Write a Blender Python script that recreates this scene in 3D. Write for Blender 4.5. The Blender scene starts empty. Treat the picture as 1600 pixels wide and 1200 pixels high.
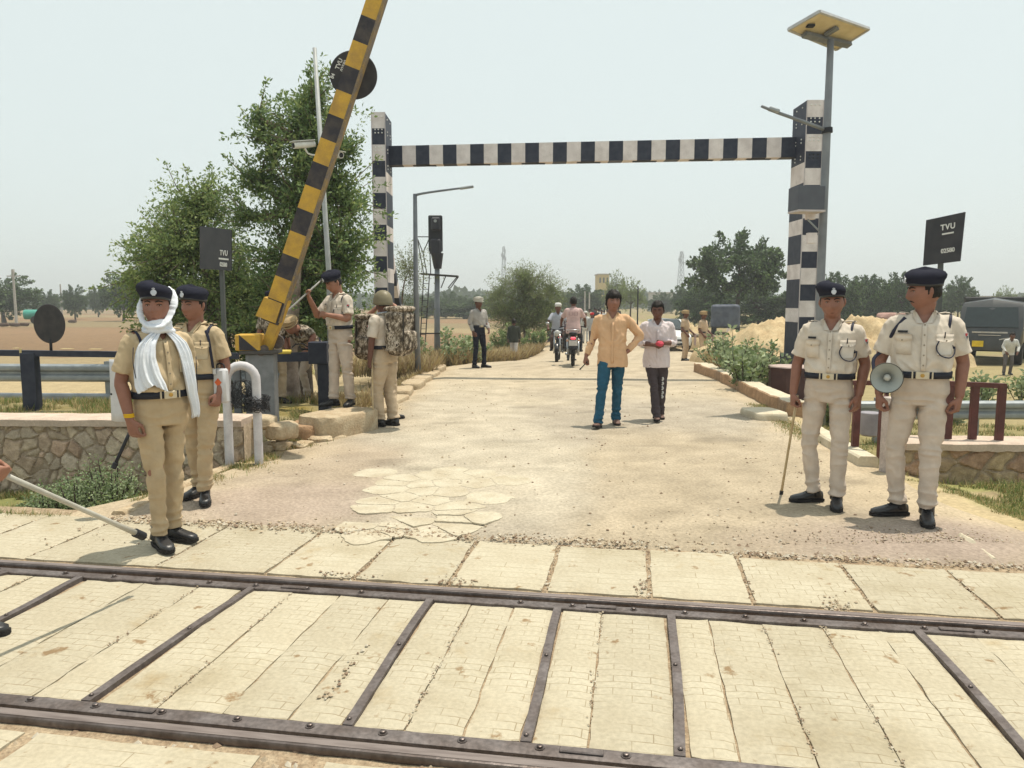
import bpy, math, random
import numpy as np
from math import radians as R, sin, cos, pi, sqrt
from mathutils import Vector, Matrix, noise
rnd = random.Random(7)
sc = bpy.context.scene
COL = sc.collection
# ------------------------------------------------------------------ camera
F_PX = 1180.0; CAM_H = 1.72; PITCH = math.atan(128/1180)
cd = bpy.data.cameras.new('camera'); cam = bpy.data.objects.new('camera', cd); COL.objects.link(cam)
cam.location = (0, 0, CAM_H); cam.rotation_euler = (pi/2-PITCH, 0, 0)
cd.sensor_width = 36; cd.lens = F_PX/1600*36; cd.clip_start = .05; cd.clip_end = 3000
sc.camera = cam
# ------------------------------------------------------------------ world, sun
SUN_EL, SUN_AZ = R(76), R(52)      # azimuth measured clockwise from +Y: behind the gate, to the right
w = bpy.data.worlds.new('World'); sc.world = w; w.use_nodes = True
nt = w.node_tree; bg = nt.nodes['Background']
sky = nt.nodes.new('ShaderNodeTexSky'); sky.sky_type = 'NISHITA'; sky.sun_disc = False
sky.sun_elevation = SUN_EL; sky.sun_rotation = SUN_AZ
sky.air_density = 1.0; sky.dust_density = 3.0; sky.ozone_density = 1.0; sky.altitude = 200
mx = nt.nodes.new('ShaderNodeMixRGB'); mx.blend_type = 'MIX'; mx.inputs[0].default_value = .82
mx.inputs[2].default_value = (8.0, 8.85, 8.55, 1)       # milky dust veil over the blue
nt.links.new(sky.outputs[0], mx.inputs[1]); nt.links.new(mx.outputs[0], bg.inputs['Color'])
bg.inputs['Strength'].default_value = .078
sl = bpy.data.lights.new('sun', 'SUN'); so = bpy.data.objects.new('sun', sl); COL.objects.link(so)
sl.energy = 3.3; sl.angle = R(.6); sl.color = (1, .92, .78)
sdir = Vector((sin(SUN_AZ)*cos(SUN_EL), cos(SUN_AZ)*cos(SUN_EL), sin(SUN_EL)))
so.rotation_euler = sdir.to_track_quat('Z', 'Y').to_euler(); so.location = (5, 5, 40)
vs = sc.view_settings; vs.view_transform = 'Standard'; vs.look = 'None'; vs.gamma = 1; vs.exposure = .5
sc.cycles.max_bounces = 6; sc.cycles.diffuse_bounces = 3; sc.cycles.glossy_bounces = 2
sc.cycles.transparent_max_bounces = 6; sc.cycles.volume_bounces = 0

def G(x, y, z=0):
    "point of the plane z under pixel (x, y) of the photograph (1600 wide)"
    dx = (x-800)/F_PX; dy = -(y-600)/F_PX
    Y = cos(PITCH)+dy*sin(PITCH); Z = -sin(PITCH)+dy*cos(PITCH)
    t = (z-CAM_H)/Z
    return Vector((dx*t, Y*t, z))
def A(x, y, Y):
    "point at distance Y along pixel (x, y)"
    dx = (x-800)/F_PX; dy = -(y-600)/F_PX
    c = cos(PITCH)+dy*sin(PITCH); Z = -sin(PITCH)+dy*cos(PITCH)
    t = Y/c
    return Vector((dx*t, Y, CAM_H+Z*t))
def sm(a, b, x):
    t = min(1, max(0, (x-a)/(b-a))); return t*t*(3-2*t)
# ------------------------------------------------------------------ materials
_M = {}
def mat(name, c, rough=.85, c2=None, scale=6, spread=(.35, .65), bump=0, bscale=60, metal=0, detail=4, spec=.3, fine=0, stretch=None, attr=None, sub=0):
    if name in _M: return _M[name]
    m = bpy.data.materials.new(name); m.use_nodes = True; n = m.node_tree; b = n.nodes['Principled BSDF']
    b.inputs['Roughness'].default_value = rough; b.inputs['Metallic'].default_value = metal
    b.inputs['Specular IOR Level'].default_value = spec
    tc = n.nodes.new('ShaderNodeTexCoord'); src = tc.outputs['Object']
    if stretch:
        mp = n.nodes.new('ShaderNodeMapping'); mp.inputs['Scale'].default_value = stretch
        n.links.new(src, mp.inputs['Vector']); src = mp.outputs[0]
    c2 = c2 or tuple(v*.8 for v in c)
    nz = n.nodes.new('ShaderNodeTexNoise'); nz.inputs['Scale'].default_value = scale; nz.inputs['Detail'].default_value = detail
    n.links.new(src, nz.inputs['Vector'])
    rp = n.nodes.new('ShaderNodeValToRGB'); rp.color_ramp.elements[0].position = spread[0]; rp.color_ramp.elements[1].position = spread[1]
    rp.color_ramp.elements[0].color = (*c2, 1); rp.color_ramp.elements[1].color = (*c, 1)
    n.links.new(nz.outputs['Fac'], rp.inputs[0]); out = rp.outputs[0]
    if attr:
        at = n.nodes.new('ShaderNodeAttribute'); at.attribute_name = attr
        mm = n.nodes.new('ShaderNodeMixRGB'); mm.blend_type = 'MULTIPLY'; mm.inputs[0].default_value = 1
        n.links.new(at.outputs['Color'], mm.inputs[1]); n.links.new(out, mm.inputs[2]); out = mm.outputs[0]
    if fine:
        n2 = n.nodes.new('ShaderNodeTexNoise'); n2.inputs['Scale'].default_value = bscale; n2.inputs['Detail'].default_value = 3
        n.links.new(src, n2.inputs['Vector'])
        r2 = n.nodes.new('ShaderNodeMapRange'); r2.inputs['From Min'].default_value = .3; r2.inputs['From Max'].default_value = .7
        r2.inputs['To Min'].default_value = 1-fine; r2.inputs['To Max'].default_value = 1+fine*.6
        n.links.new(n2.outputs['Fac'], r2.inputs['Value'])
        m2 = n.nodes.new('ShaderNodeMixRGB'); m2.blend_type = 'MULTIPLY'; m2.inputs[0].default_value = 1
        n.links.new(out, m2.inputs[1]); n.links.new(r2.outputs[0], m2.inputs[2]); out = m2.outputs[0]
    n.links.new(out, b.inputs['Base Color'])
    if bump:
        n3 = n.nodes.new('ShaderNodeTexNoise'); n3.inputs['Scale'].default_value = bscale; n3.inputs['Detail'].default_value = 5
        n.links.new(src, n3.inputs['Vector'])
        bp = n.nodes.new('ShaderNodeBump'); bp.inputs['Strength'].default_value = min(1, bump); bp.inputs['Distance'].default_value = .01*max(1, bump)
        n.links.new(n3.outputs['Fac'], bp.inputs['Height']); n.links.new(bp.outputs[0], b.inputs['Normal'])
    _M[name] = m
    return m
def leafmat(name, c, c2, trans=.35, scale=1.2):
    if name in _M: return _M[name]
    m = bpy.data.materials.new(name); m.use_nodes = True; n = m.node_tree
    b = n.nodes['Principled BSDF']; b.inputs['Roughness'].default_value = .6; b.inputs['Specular IOR Level'].default_value = .25
    tc = n.nodes.new('ShaderNodeTexCoord'); nz = n.nodes.new('ShaderNodeTexNoise'); nz.inputs['Scale'].default_value = scale
    nz.inputs['Detail'].default_value = 5
    n.links.new(tc.outputs['Object'], nz.inputs['Vector'])
    rp = n.nodes.new('ShaderNodeValToRGB'); rp.color_ramp.elements[0].position = .3; rp.color_ramp.elements[1].position = .7
    rp.color_ramp.elements[0].color = (*c2, 1); rp.color_ramp.elements[1].color = (*c, 1)
    n.links.new(nz.outputs['Fac'], rp.inputs[0]); n.links.new(rp.outputs[0], b.inputs['Base Color'])
    t = n.nodes.new('ShaderNodeBsdfTranslucent'); n.links.new(rp.outputs[0], t.inputs['Color'])
    ms = n.nodes.new('ShaderNodeMixShader'); ms.inputs[0].default_value = trans
    n.links.new(b.outputs[0], ms.inputs[1]); n.links.new(t.outputs[0], ms.inputs[2])
    n.links.new(ms.outputs[0], n.nodes['Material Output'].inputs[0])
    _M[name] = m
    return m
def glow(name, c, s=1):
    if name in _M: return _M[name]
    m = bpy.data.materials.new(name); m.use_nodes = True; b = m.node_tree.nodes['Principled BSDF']
    b.inputs['Base Color'].default_value = (*c, 1); b.inputs['Emission Color'].default_value = (*c, 1); b.inputs['Emission Strength'].default_value = s
    _M[name] = m; return m
BLACKP = mat('navy_black_paint', (.02, .025, .045), .55, (.035, .04, .06), 9, bump=.15, bscale=40)
WHITEP = mat('white_limewash_paint', (.74, .68, .66), .8, (.6, .54, .52), 5, bump=.2, bscale=50, fine=.06)
YELLOWP = mat('worn_yellow_paint', (.56, .34, .05), .6, (.36, .22, .06), 7, (.25, .6), bump=.1, bscale=60, fine=.08)
BOOMBLK = mat('worn_black_paint', (.03, .028, .036), .6, (.085, .07, .06), 8, (.25, .6), bump=.15, bscale=50, fine=.15)
GREYP = mat('grey_paint', (.2, .21, .22), .6, (.14, .15, .16), 6, fine=.08, bscale=30)
STEEL = mat('galvanised_steel', (.33, .35, .365), .45, (.24, .265, .28), 5, metal=.4, fine=.06)
RAILM = mat('rail_steel', (.17, .145, .138), .4, (.11, .087, .078), 7, metal=.7, fine=.25, bscale=35, bump=.2)
RUSTM = mat('rusty_plate', (.17, .148, .143), .6, (.11, .088, .08), 6, metal=.35, fine=.3, bscale=45, bump=.25)
BLACKM = mat('black_matt', (.02, .021, .026), .6)
MAROON = mat('maroon_paint', (.13, .045, .04), .6, (.09, .035, .03), 8, fine=.12, bscale=30)
TEXTW = mat('white_lettering', (.75, .75, .72), .7)
# ------------------------------------------------------------------ mesh builder
class MB:
    def __init__(s): s.v = []; s.f = []; s.m = []; s.cm = 0
    def add(s, V, Fs, m=None):
        o = len(s.v); s.v += [tuple(p) for p in V]; s.f += [tuple(i+o for i in f) for f in Fs]; s.m += [s.cm if m is None else m]*len(Fs)
        return s
    def box(s, c, d, rz=0, m=None, bev=0, M=None):
        x, y, z = d[0]/2, d[1]/2, d[2]/2
        if bev <= 0:
            V = [(sx*x, sy*y, sz*z) for sz in (-1, 1) for sy in (-1, 1) for sx in (-1, 1)]
            Fs = [(0, 2, 3, 1), (4, 5, 7, 6), (0, 1, 5, 4), (2, 6, 7, 3), (0, 4, 6, 2), (1, 3, 7, 5)]
        else:
            b = min(bev, x*.9, y*.9, z*.9); V = []; idx = {}
            for sx in (-1, 1):
                for sy in (-1, 1):
                    for sz in (-1, 1):
                        for k, (dx, dy, dz) in enumerate(((0, b, b), (b, 0, b), (b, b, 0))):
                            idx[(sx, sy, sz, k)] = len(V); V.append((sx*(x-dx), sy*(y-dy), sz*(z-dz)))
            Fs = []
            def q(*a):
                p = [Vector(V[i]) for i in a]; nn = (p[1]-p[0]).cross(p[2]-p[1]); cc = sum(p, Vector())/len(p)
                Fs.append(tuple(a) if nn.dot(cc) > 0 else tuple(reversed(a)))
            for t in (-1, 1):
                q(idx[(t, -1, -1, 0)], idx[(t, 1, -1, 0)], idx[(t, 1, 1, 0)], idx[(t, -1, 1, 0)])
                q(idx[(-1, t, -1, 1)], idx[(1, t, -1, 1)], idx[(1, t, 1, 1)], idx[(-1, t, 1, 1)])
                q(idx[(-1, -1, t, 2)], idx[(1, -1, t, 2)], idx[(1, 1, t, 2)], idx[(-1, 1, t, 2)])
                for u in (-1, 1):
                    q(idx[(t, u, -1, 0)], idx[(t, u, 1, 0)], idx[(t, u, 1, 1)], idx[(t, u, -1, 1)])
                    q(idx[(t, -1, u, 0)], idx[(t, 1, u, 0)], idx[(t, 1, u, 2)], idx[(t, -1, u, 2)])
                    q(idx[(-1, t, u, 1)], idx[(1, t, u, 1)], idx[(1, t, u, 2)], idx[(-1, t, u, 2)])
                    for v in (-1, 1): q(idx[(t, u, v, 0)], idx[(t, u, v, 1)], idx[(t, u, v, 2)])
        T = Matrix.Translation(Vector(c)) @ (M if M is not None else Matrix.Rotation(rz, 4, 'Z'))
        return s.add([T @ Vector(p) for p in V], Fs, m)
    def beam(s, p0, p1, w, h, m=None, up=(0, 0, 1)):
        p0 = Vector(p0); p1 = Vector(p1); t = (p1-p0); L = t.length; t.normalize(); up = Vector(up)
        if abs(t.dot(up)) > .98: up = Vector((0, 1, 0))
        sd = t.cross(up).normalized(); u = sd.cross(t)
        V = [p+sd*a*w/2+u*b*h/2 for p in (p0, p1) for a, b in ((-1, -1), (1, -1), (1, 1), (-1, 1))]
        return s.add(V, [(3, 2, 1, 0), (4, 5, 6, 7), (0, 1, 5, 4), (1, 2, 6, 5), (2, 3, 7, 6), (3, 0, 4, 7)], m)
    def tube(s, P, r, n=10, m=None, side=None, cap=True, smooth=0):
        P = [Vector(p) for p in P]
        if not hasattr(r, '__len__'): r = [r]*len(P)
        r = [(a, a) if not hasattr(a, '__len__') else a for a in r]
        if smooth: P, r = spline(P, r, smooth)
        N = len(P); prev = Vector(side) if side is not None else None; V = []
        for i in range(N):
            t = (P[min(N-1, i+1)]-P[max(0, i-1)])
            t = t.normalized() if t.length > 1e-9 else Vector((0, 0, 1))
            if prev is None: prev = t.orthogonal()
            sd = (prev-t*prev.dot(t))
            sd = sd.normalized() if sd.length > 1e-6 else t.orthogonal().normalized()
            if side is None: prev = sd
            bn = t.cross(sd)
            for k in range(n):
                a = 2*pi*k/n; V.append(P[i]+sd*cos(a)*r[i][0]+bn*sin(a)*r[i][1])
        Fs = [(i*n+k, i*n+(k+1) % n, (i+1)*n+(k+1) % n, (i+1)*n+k) for i in range(N-1) for k in range(n)]
        if cap: Fs += [tuple(reversed(range(n))), tuple(range((N-1)*n, N*n))]
        return s.add(V, Fs, m)
    def cyl(s, p0, p1, r0, r1=None, n=14, m=None): return s.tube([p0, p1], [r0, r0 if r1 is None else r1], n, m)
    def lathe(s, prof, c=(0, 0, 0), n=20, m=None, M=None, sx=1, sy=1, cap=True):
        T = Matrix.Translation(Vector(c)) @ (M if M is not None else Matrix.Identity(4))
        V = [T @ Vector((r*cos(2*pi*k/n)*sx, r*sin(2*pi*k/n)*sy, z)) for r, z in prof for k in range(n)]
        N = len(prof)
        Fs = [(i*n+k, i*n+(k+1) % n, (i+1)*n+(k+1) % n, (i+1)*n+k) for i in range(N-1) for k in range(n)]
        if cap: Fs += [tuple(reversed(range(n))), tuple(range((N-1)*n, N*n))]
        return s.add(V, Fs, m)
    def sph(s, c, r, n=14, m=None, M=None):
        if not hasattr(r, '__len__'): r = (r, r, r)
        T = Matrix.Translation(Vector(c)) @ (M if M is not None else Matrix.Identity(4)); k2 = max(5, n//2); V = [T @ Vector((0, 0, -r[2]))]
        for i in range(1, k2):
            a = -pi/2+pi*i/k2
            V += [T @ Vector((r[0]*cos(a)*cos(2*pi*k/n), r[1]*cos(a)*sin(2*pi*k/n), r[2]*sin(a))) for k in range(n)]
        V.append(T @ Vector((0, 0, r[2]))); L = len(V)-1
        Fs = [(0, 1+(k+1) % n, 1+k) for k in range(n)]
        Fs += [(1+i*n+k, 1+i*n+(k+1) % n, 1+(i+1)*n+(k+1) % n, 1+(i+1)*n+k) for i in range(k2-2) for k in range(n)]
        Fs += [(L, 1+(k2-2)*n+k, 1+(k2-2)*n+(k+1) % n) for k in range(n)]
        return s.add(V, Fs, m)
    def prism(s, poly, z0, z1, m=None, M=None):
        n = len(poly); T = M if M is not None else Matrix.Identity(4)
        V = [T @ Vector((x, y, z0)) for x, y in poly]+[T @ Vector((x, y, z1)) for x, y in poly]
        return s.add(V, [tuple(reversed(range(n))), tuple(range(n, 2*n))]+[(k, (k+1) % n, n+(k+1) % n, n+k) for k in range(n)], m)
    def mesh(s, name, mats, smooth=False):
        me = bpy.data.meshes.new(name); me.from_pydata(s.v, [], s.f)
        for m in (mats if isinstance(mats, (list, tuple)) else [mats]): me.materials.append(m)
        if any(s.m): me.polygons.foreach_set('material_index', s.m)
        if smooth is True: me.polygons.foreach_set('use_smooth', [True]*len(s.f))
        me.update()
        return me
    def build(s, name, mats, parent=None, smooth=False, loc=None, rot=None):
        o = bpy.data.objects.new(name, s.mesh(name, mats, smooth)); COL.objects.link(o)
        if smooth == 'auto': autosmooth(o)
        if parent: o.parent = parent
        if loc is not None: o.location = loc
        if rot is not None: o.rotation_euler = rot
        return o
def autosmooth(o, ang=40):
    me = o.data; me.polygons.foreach_set('use_smooth', [True]*len(me.polygons))
    me.set_sharp_from_angle(angle=R(ang))
def spline(P, r, k):
    Q = []; q = []; N = len(P)
    for i in range(N-1):
        p0, p1, p2, p3 = P[max(0, i-1)], P[i], P[i+1], P[min(N-1, i+2)]
        for j in range(k):
            t = j/k
            Q.append(.5*((2*p1)+(p2-p0)*t+(2*p0-5*p1+4*p2-p3)*t*t+(3*p1-p0-3*p2+p3)*t**3))
            u = t*t*(3-2*t)*.5+t*.5
            q.append(tuple(r[i][c]*(1-u)+r[i+1][c]*u for c in (0, 1)))
    Q.append(P[-1]); q.append(r[-1])
    return Q, q
def tag(o, label=None, cat=None, group=None, kind=None):
    if label: o['label'] = label
    if cat: o['category'] = cat
    if group: o['group'] = group
    if kind: o['kind'] = kind
    return o
def empty(name, loc, rz=0, label=None, cat=None, group=None, kind=None):
    o = bpy.data.objects.new(name, None); COL.objects.link(o); o.location = loc; o.rotation_euler = (0, 0, rz); o.empty_display_size = .1
    return tag(o, label, cat, group, kind)
def kids(o): return [c for c in COL.objects if c.parent == o]
def copy_tree(o, parent=None, loc=None, rz=None, scale=None):
    c = o.copy(); COL.objects.link(c)
    if parent: c.parent = parent
    if loc is not None: c.location = loc
    if rz is not None: c.rotation_euler = (0, 0, rz)
    if scale is not None: c.scale = (scale, scale, scale) if not hasattr(scale, '__len__') else scale
    for ch in kids(o): copy_tree(ch, c)
    return c
def text(name, body, size, M, m, parent=None, depth=.002, spacing=1):
    cu = bpy.data.curves.new(name, 'FONT'); cu.body = body; cu.size = size; cu.extrude = depth; cu.align_x = 'CENTER'; cu.align_y = 'CENTER'
    cu.space_character = spacing; cu.resolution_u = 3; cu.materials.append(m); cu.offset = size*.025
    t_ = bpy.data.objects.new('tmp', cu); COL.objects.link(t_)
    dg = bpy.context.evaluated_depsgraph_get(); dg.update(); me = bpy.data.meshes.new_from_object(t_.evaluated_get(dg)); me.name = name
    bpy.data.objects.remove(t_); o = bpy.data.objects.new(name, me); COL.objects.link(o)
    if parent: o.parent = parent
    o.matrix_local = M
    return o
def remesh(mb, name, mats, voxel=.008, smooth=4, disp=None):
    me = mb.mesh('tmp', mats, True); o = bpy.data.objects.new('tmp', me); COL.objects.link(o)
    r = o.modifiers.new('r', 'REMESH'); r.mode = 'VOXEL'; r.voxel_size = voxel; r.use_smooth_shade = True
    if smooth: s_ = o.modifiers.new('s', 'SMOOTH'); s_.iterations = smooth; s_.factor = .5
    dg = bpy.context.evaluated_depsgraph_get(); dg.update()
    out = bpy.data.meshes.new_from_object(o.evaluated_get(dg)); out.name = name
    bpy.data.objects.remove(o); bpy.data.meshes.remove(me)
    if not out.materials:
        for m in (mats if isinstance(mats, (list, tuple)) else [mats]): out.materials.append(m)
    if disp:
        nv = len(out.vertices); co = np.empty(nv*3); out.vertices.foreach_get('co', co); co = co.reshape(-1, 3)
        no = np.array([v.normal[:] for v in out.vertices])
        d = np.array([disp(Vector(c), n) for c, n in zip(co.tolist(), no)])
        out.vertices.foreach_set('co', (co+no*d[:, None]).ravel())
        out.update()
    out.polygons.foreach_set('use_smooth', [True]*len(out.polygons))
    return out
def link(me, name, parent=None):
    o = bpy.data.objects.new(name, me); COL.objects.link(o)
    if parent: o.parent = parent
    return o
TA = R(-9.2); ex = Vector((cos(TA), sin(TA), 0)); ny = Vector((-sin(TA), cos(TA), 0))
P0 = G(800, 930)                                       # on the far rail head
def T(u, v, z=0): return P0+ex*u+ny*v+Vector((0, 0, z))
GAUGE = 1.62
# ------------------------------------------------------------------ terrain
def pl(T, y):
    if y <= T[0][0]: return T[0][1]
    for (a, b), (c, d) in zip(T, T[1:]):
        if y <= c: return b+(d-b)*(y-a)/(c-a)
    (a, b), (c, d) = T[-2:]; return d+(d-b)/(c-a)*(y-c)
LE = [(5.2, -3.55), (6, -3.2), (8, -2.72), (11.3, -2.2), (19.7, -1.75), (26, -.3), (34, 1.2), (60, 4.4), (150, 14)]
RE = [(4.4, 3.9), (5.5, 3.75), (7.5, 3.62), (11.5, 4.1), (19.2, 5.06), (26, 6.4), (34, 8.1), (60, 11.2), (150, 21)]
def rz(y): return -.62*sm(19, 32, y)
def nz2(x, y, s, o=0): return noise.noise(Vector((x*s+o, y*s-o, o*1.7)))
def tz(x, y):
    zr = rz(y)
    if y < 7 and (x-P0.x)*ny.x+(y-P0.y)*ny.y < 1.12: return -.05
    L, Rr = pl(LE, y), pl(RE, y)
    if L-.1 < x < Rr+.1: return zr
    if x < L:
        d = L-x
        yw = 8.32+.025*(-2.92-x)
        if y < yw: off = -.38*sm(5.7, 6.3, y)
        else: off = .16-.36*sm(11.5, 14, y)-.55*sm(14, 30, y)-.2*sm(60, 200, y)
        near = sm(.15, .7, d)
        if yw < y < 12: near *= sm(.2, .9, d)
        z = zr+(off-zr)*near
    else:
        d = x-Rr
        off = -.12-.45*sm(7.4, 8.3, y)-.1*sm(20, 60, y) if y > 7.3 else -.1*sm(5.4, 6.4, y)
        z = zr+(off-zr)*sm(.2, 1.3 if y > 9 else .8, d)
    a = .03 if y < 14 else .08
    return z+a*nz2(x, y, .9, 3)*sm(.1, .8, d)+.01*nz2(x, y, 5, 9)*sm(.1, .5, d)
def axis(a, b, fine, far, g):
    "coordinates: step fine between a and b, growing by g out to far"
    v = list(np.arange(a, b+fine/2, fine)); s = fine; x = b
    while x < far[1]: s *= g; x += s; v.append(x)
    s = fine; x = a; lo = []
    while x > far[0]: s *= g; x -= s; lo.append(x)
    return lo[::-1]+v
xs = axis(-7, 8, .13, (-900, 900), 1.09); ys = axis(4.6, 14, .11, (-12, 1500), 1.07)
def gcol(x, y):
    "colour the soil itself has at a spot"
    L, Rr = pl(LE, y), pl(RE, y)
    sand = np.array((.47, .375, .225)); soil = np.array((.235, .155, .09)); grass = np.array((.26, .235, .095)); dry = np.array((.3, .235, .135)); green = np.array((.17, .2, .07))
    n = nz2(x, y, .6, 1); n2 = nz2(x, y, 2.2, 5)
    if y < 5: return sand*.8
    if x < L:
        d = L-x
        if y < 8.2: c = green*.5+grass*.5 if n2 > -.15 else grass*.5+dry*.5
        elif y < 12.5: c = grass*.45+dry*.55+(n2*.1)
        elif y < 24: c = dry*.4+sand*.6
        else:
            k = int(abs(y*.9+x*.25+n*3)/9) % 4          # field plots
            c = [soil, soil*1.08, dry*1.02, soil*.93][k] if y < 70 else [soil*1.1, dry*.95, soil, dry*.8][int(y/22+x*.01) % 4]
            if 24 < y < 27: c = grass
        t = sm(.0, .55, d+n2*.3); return c*t+sand*(1-t)
    if x > Rr:
        d = x-Rr
        if y < 8: c = green*.45+grass*.75 if n2 > -.2 else dry
        elif y < 14: c = grass*.6+dry*.4
        elif y < 30: c = grass*.35+dry*.4+sand*.25
        else: c = grass*.6+dry*.4 if n > 0 else dry
        t = sm(.25, .9, d+n2*.4); return c*t+sand*(1-t)
    return sand
def sheet(name, xs, ys, zf, cf, material):
    V = [(x, y, zf(x, y)) for y in ys for x in xs]; nx = len(xs)
    Fs = [(j*nx+i, j*nx+i+1, (j+1)*nx+i+1, (j+1)*nx+i) for j in range(len(ys)-1) for i in range(nx-1)]
    me = bpy.data.meshes.new(name); me.from_pydata(V, [], Fs); me.materials.append(material)
    ca = me.color_attributes.new('tint', 'FLOAT_COLOR', 'POINT')
    ca.data.foreach_set('color', np.array([(*np.clip(cf(v[0], v[1]), 0, 1), 1) for v in V], dtype=np.float32).ravel())
    me.polygons.foreach_set('use_smooth', [True]*len(Fs))
    o = bpy.data.objects.new(name, me); COL.objects.link(o); return o
gm = mat('soil', (1.05, 1.05, 1.05), .95, (.8, .8, .8), 3.5, (.3, .7), bump=.9, bscale=22, fine=.2, attr='tint', detail=6, spec=.1)
tag(sheet('ground', xs, ys, tz, gcol, gm), 'tan field soil and dry grassy verges around the road', kind='structure')
# road: sandy tarmac sheet following the edges
rys = list(np.arange(4.9, 14, .1)); s = .1
while rys[-1] < 260: s *= 1.05; rys.append(rys[-1]+s)
NR = 60; V = []; C = []
def front(x):
    "where the slabs end and the tarmac begins"
    q = T(0, 1.0); return q.y+(x-q.x)*math.tan(TA)+.03*noise.noise(Vector((x*2.3, 4, 0)))+.015*noise.noise(Vector((x*9, 4, 0)))
for y0_ in rys:
    y = y0_
    L, Rr = pl(LE, y)-.05, pl(RE, y)+.1
    L += .1*nz2(0, y, 1.3, 2); Rr += .14*nz2(5, y, 1.1, 4)
    for i in range(NR+1):
        t = i/NR; x = L+(Rr-L)*t; y = y0_+(front(x)-4.9)*sm(8.5, 4.9, y0_)
        e = min(t, 1-t)*(Rr-L)
        z = rz(y)+.004+.0016*max(0, y-8)*.6+(.028*sm(0, .5, e)+.008*nz2(x, y, .8, 8))*sm(4.9, 5.6, y0_)-.03*(y0_ < 4.95)
        V.append((x, y, z))
        n = nz2(x, y, .5, 12); n2 = nz2(x, y, 1.7, 21); n3 = nz2(x, y, .22, 31)
        sand = np.array((.465, .38, .265)); tar = np.array((.385, .335, .265)); pk = np.array((.34, .27, .23)); pale = np.array((.49, .43, .33))
        c = tar.copy()
        c = c+(pale-c)*sm(-.1, .5, n+.3*n2)*.6
        cz = sm(1.25, .6, abs(x+.35+.08*(y-7.5))+.35*n2)*sm(5.3, 6.6, y+n2*.5)          # broken pale middle of the road
        c = c+(np.array((.47, .415, .325))-c)*cz*.9
        rzn = sm(.2, .55, x-.15*(y-5)+.18*n2)*sm(10.5, 8.5, y+n)*(1-cz)                  # smoother tan patch to the right of it
        c = c+(np.array((.405, .335, .24))-c)*rzn*.85
        lz = sm(-1.0, -1.6, x-.05*(y-6)+.3*n2)*sm(9.5, 8, y+n)
        c = c+(np.array((.39, .31, .23))-c)*lz*.7
        dust = sm(.9, .1, e+n2*.35)                          # blown sand along both edges
        c = c+(sand-c)*dust*.9
        c = c+(sand-c)*.6*sm(10, 19, y+n*3)
        c = c*(1+.16*nz2(x, y, 3.1, 41)+.1*nz2(x, y, 9, 43))
        hole = sm(.42, .62, nz2(x*.9, y*1.6, 1.5, 55)); c = c*(1-.22*hole)
        c = c+(pk-c)*.8*sm(1.5, .4, sqrt(((x-3.0)/1.1)**2+((y-5.25)/.55)**2)+n2*.35)   # pinkish loose gravel near the right corner
        c = c+(pk*1.12-c)*.5*sm(1.3, .5, sqrt(((x+1.9)/1.0)**2+((y-6.3)/.6)**2)+n2*.4)
        C.append(c)
nx = NR+1
Fs = [(j*nx+i, j*nx+i+1, (j+1)*nx+i+1, (j+1)*nx+i) for j in range(len(rys)-1) for i in range(NR)]
me = bpy.data.meshes.new('road'); me.from_pydata(V, [], Fs)
roadm = mat('dusty_tarmac', (1.05, 1.05, 1.05), .92, (.86, .85, .83), 2.2, (.3, .7), bump=1.2, bscale=38, fine=.22, attr='tint', detail=8, spec=.15)
me.materials.append(roadm)
ca = me.color_attributes.new('tint', 'FLOAT_COLOR', 'POINT'); ca.data.foreach_set('color', np.array([(*c, 1) for c in C], dtype=np.float32).ravel())
me.polygons.foreach_set('use_smooth', [True]*len(Fs))
tag(link(me, 'road'), 'dusty pale tarmac road running up from the level crossing', kind='structure')
def gz(x, y):
    "height of what one stands on"
    if y > 5.2 and pl(LE, y) < x < pl(RE, y):
        e = min(x-pl(LE, y), pl(RE, y)-x); return rz(y)+.004+.00096*max(0, y-8)+.028*sm(0, .5, e+.05)*sm(0, .6, y-front(x))+.008*nz2(x, y, .8, 8)*sm(0, .6, y-front(x))
    return tz(x, y)
# ------------------------------------------------------------------ track frame
concm = mat('crossing_concrete', (.47, .425, .325), .9, (.4, .35, .255), 3, (.3, .7), bump=.5, bscale=45, fine=.12, detail=7, spec=.15)
def stains(m, big=.82):
    n = m.node_tree; b = n.nodes['Principled BSDF']; old = b.inputs['Base Color'].links[0].from_socket; ge = n.nodes.new('ShaderNodeNewGeometry')
    for sc_, lo, hi, col in ((1.1, .52, .7, (big, big*.97, big*.9, 1)), (5.5, .63, .68, (.6, .47, .36, 1)), (2.6, .6, .74, (.86, .78, .66, 1))):
        nz = n.nodes.new('ShaderNodeTexNoise'); nz.inputs['Scale'].default_value = sc_; nz.inputs['Detail'].default_value = 6; nz.inputs['Roughness'].default_value = .6; n.links.new(ge.outputs['Position'], nz.inputs['Vector'])
        mr = n.nodes.new('ShaderNodeMapRange'); mr.inputs['From Min'].default_value = lo; mr.inputs['From Max'].default_value = hi; n.links.new(nz.outputs['Fac'], mr.inputs['Value'])
        mm = n.nodes.new('ShaderNodeMixRGB'); mm.inputs[1].default_value = (1, 1, 1, 1); mm.inputs[2].default_value = col; n.links.new(mr.outputs[0], mm.inputs[0])
        mu = n.nodes.new('ShaderNodeMixRGB'); mu.blend_type = 'MULTIPLY'; mu.inputs[0].default_value = 1; n.links.new(old, mu.inputs[1]); n.links.new(mm.outputs[0], mu.inputs[2]); old = mu.outputs[0]
    n.links.new(old, b.inputs['Base Color'])
stains(concm)
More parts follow.
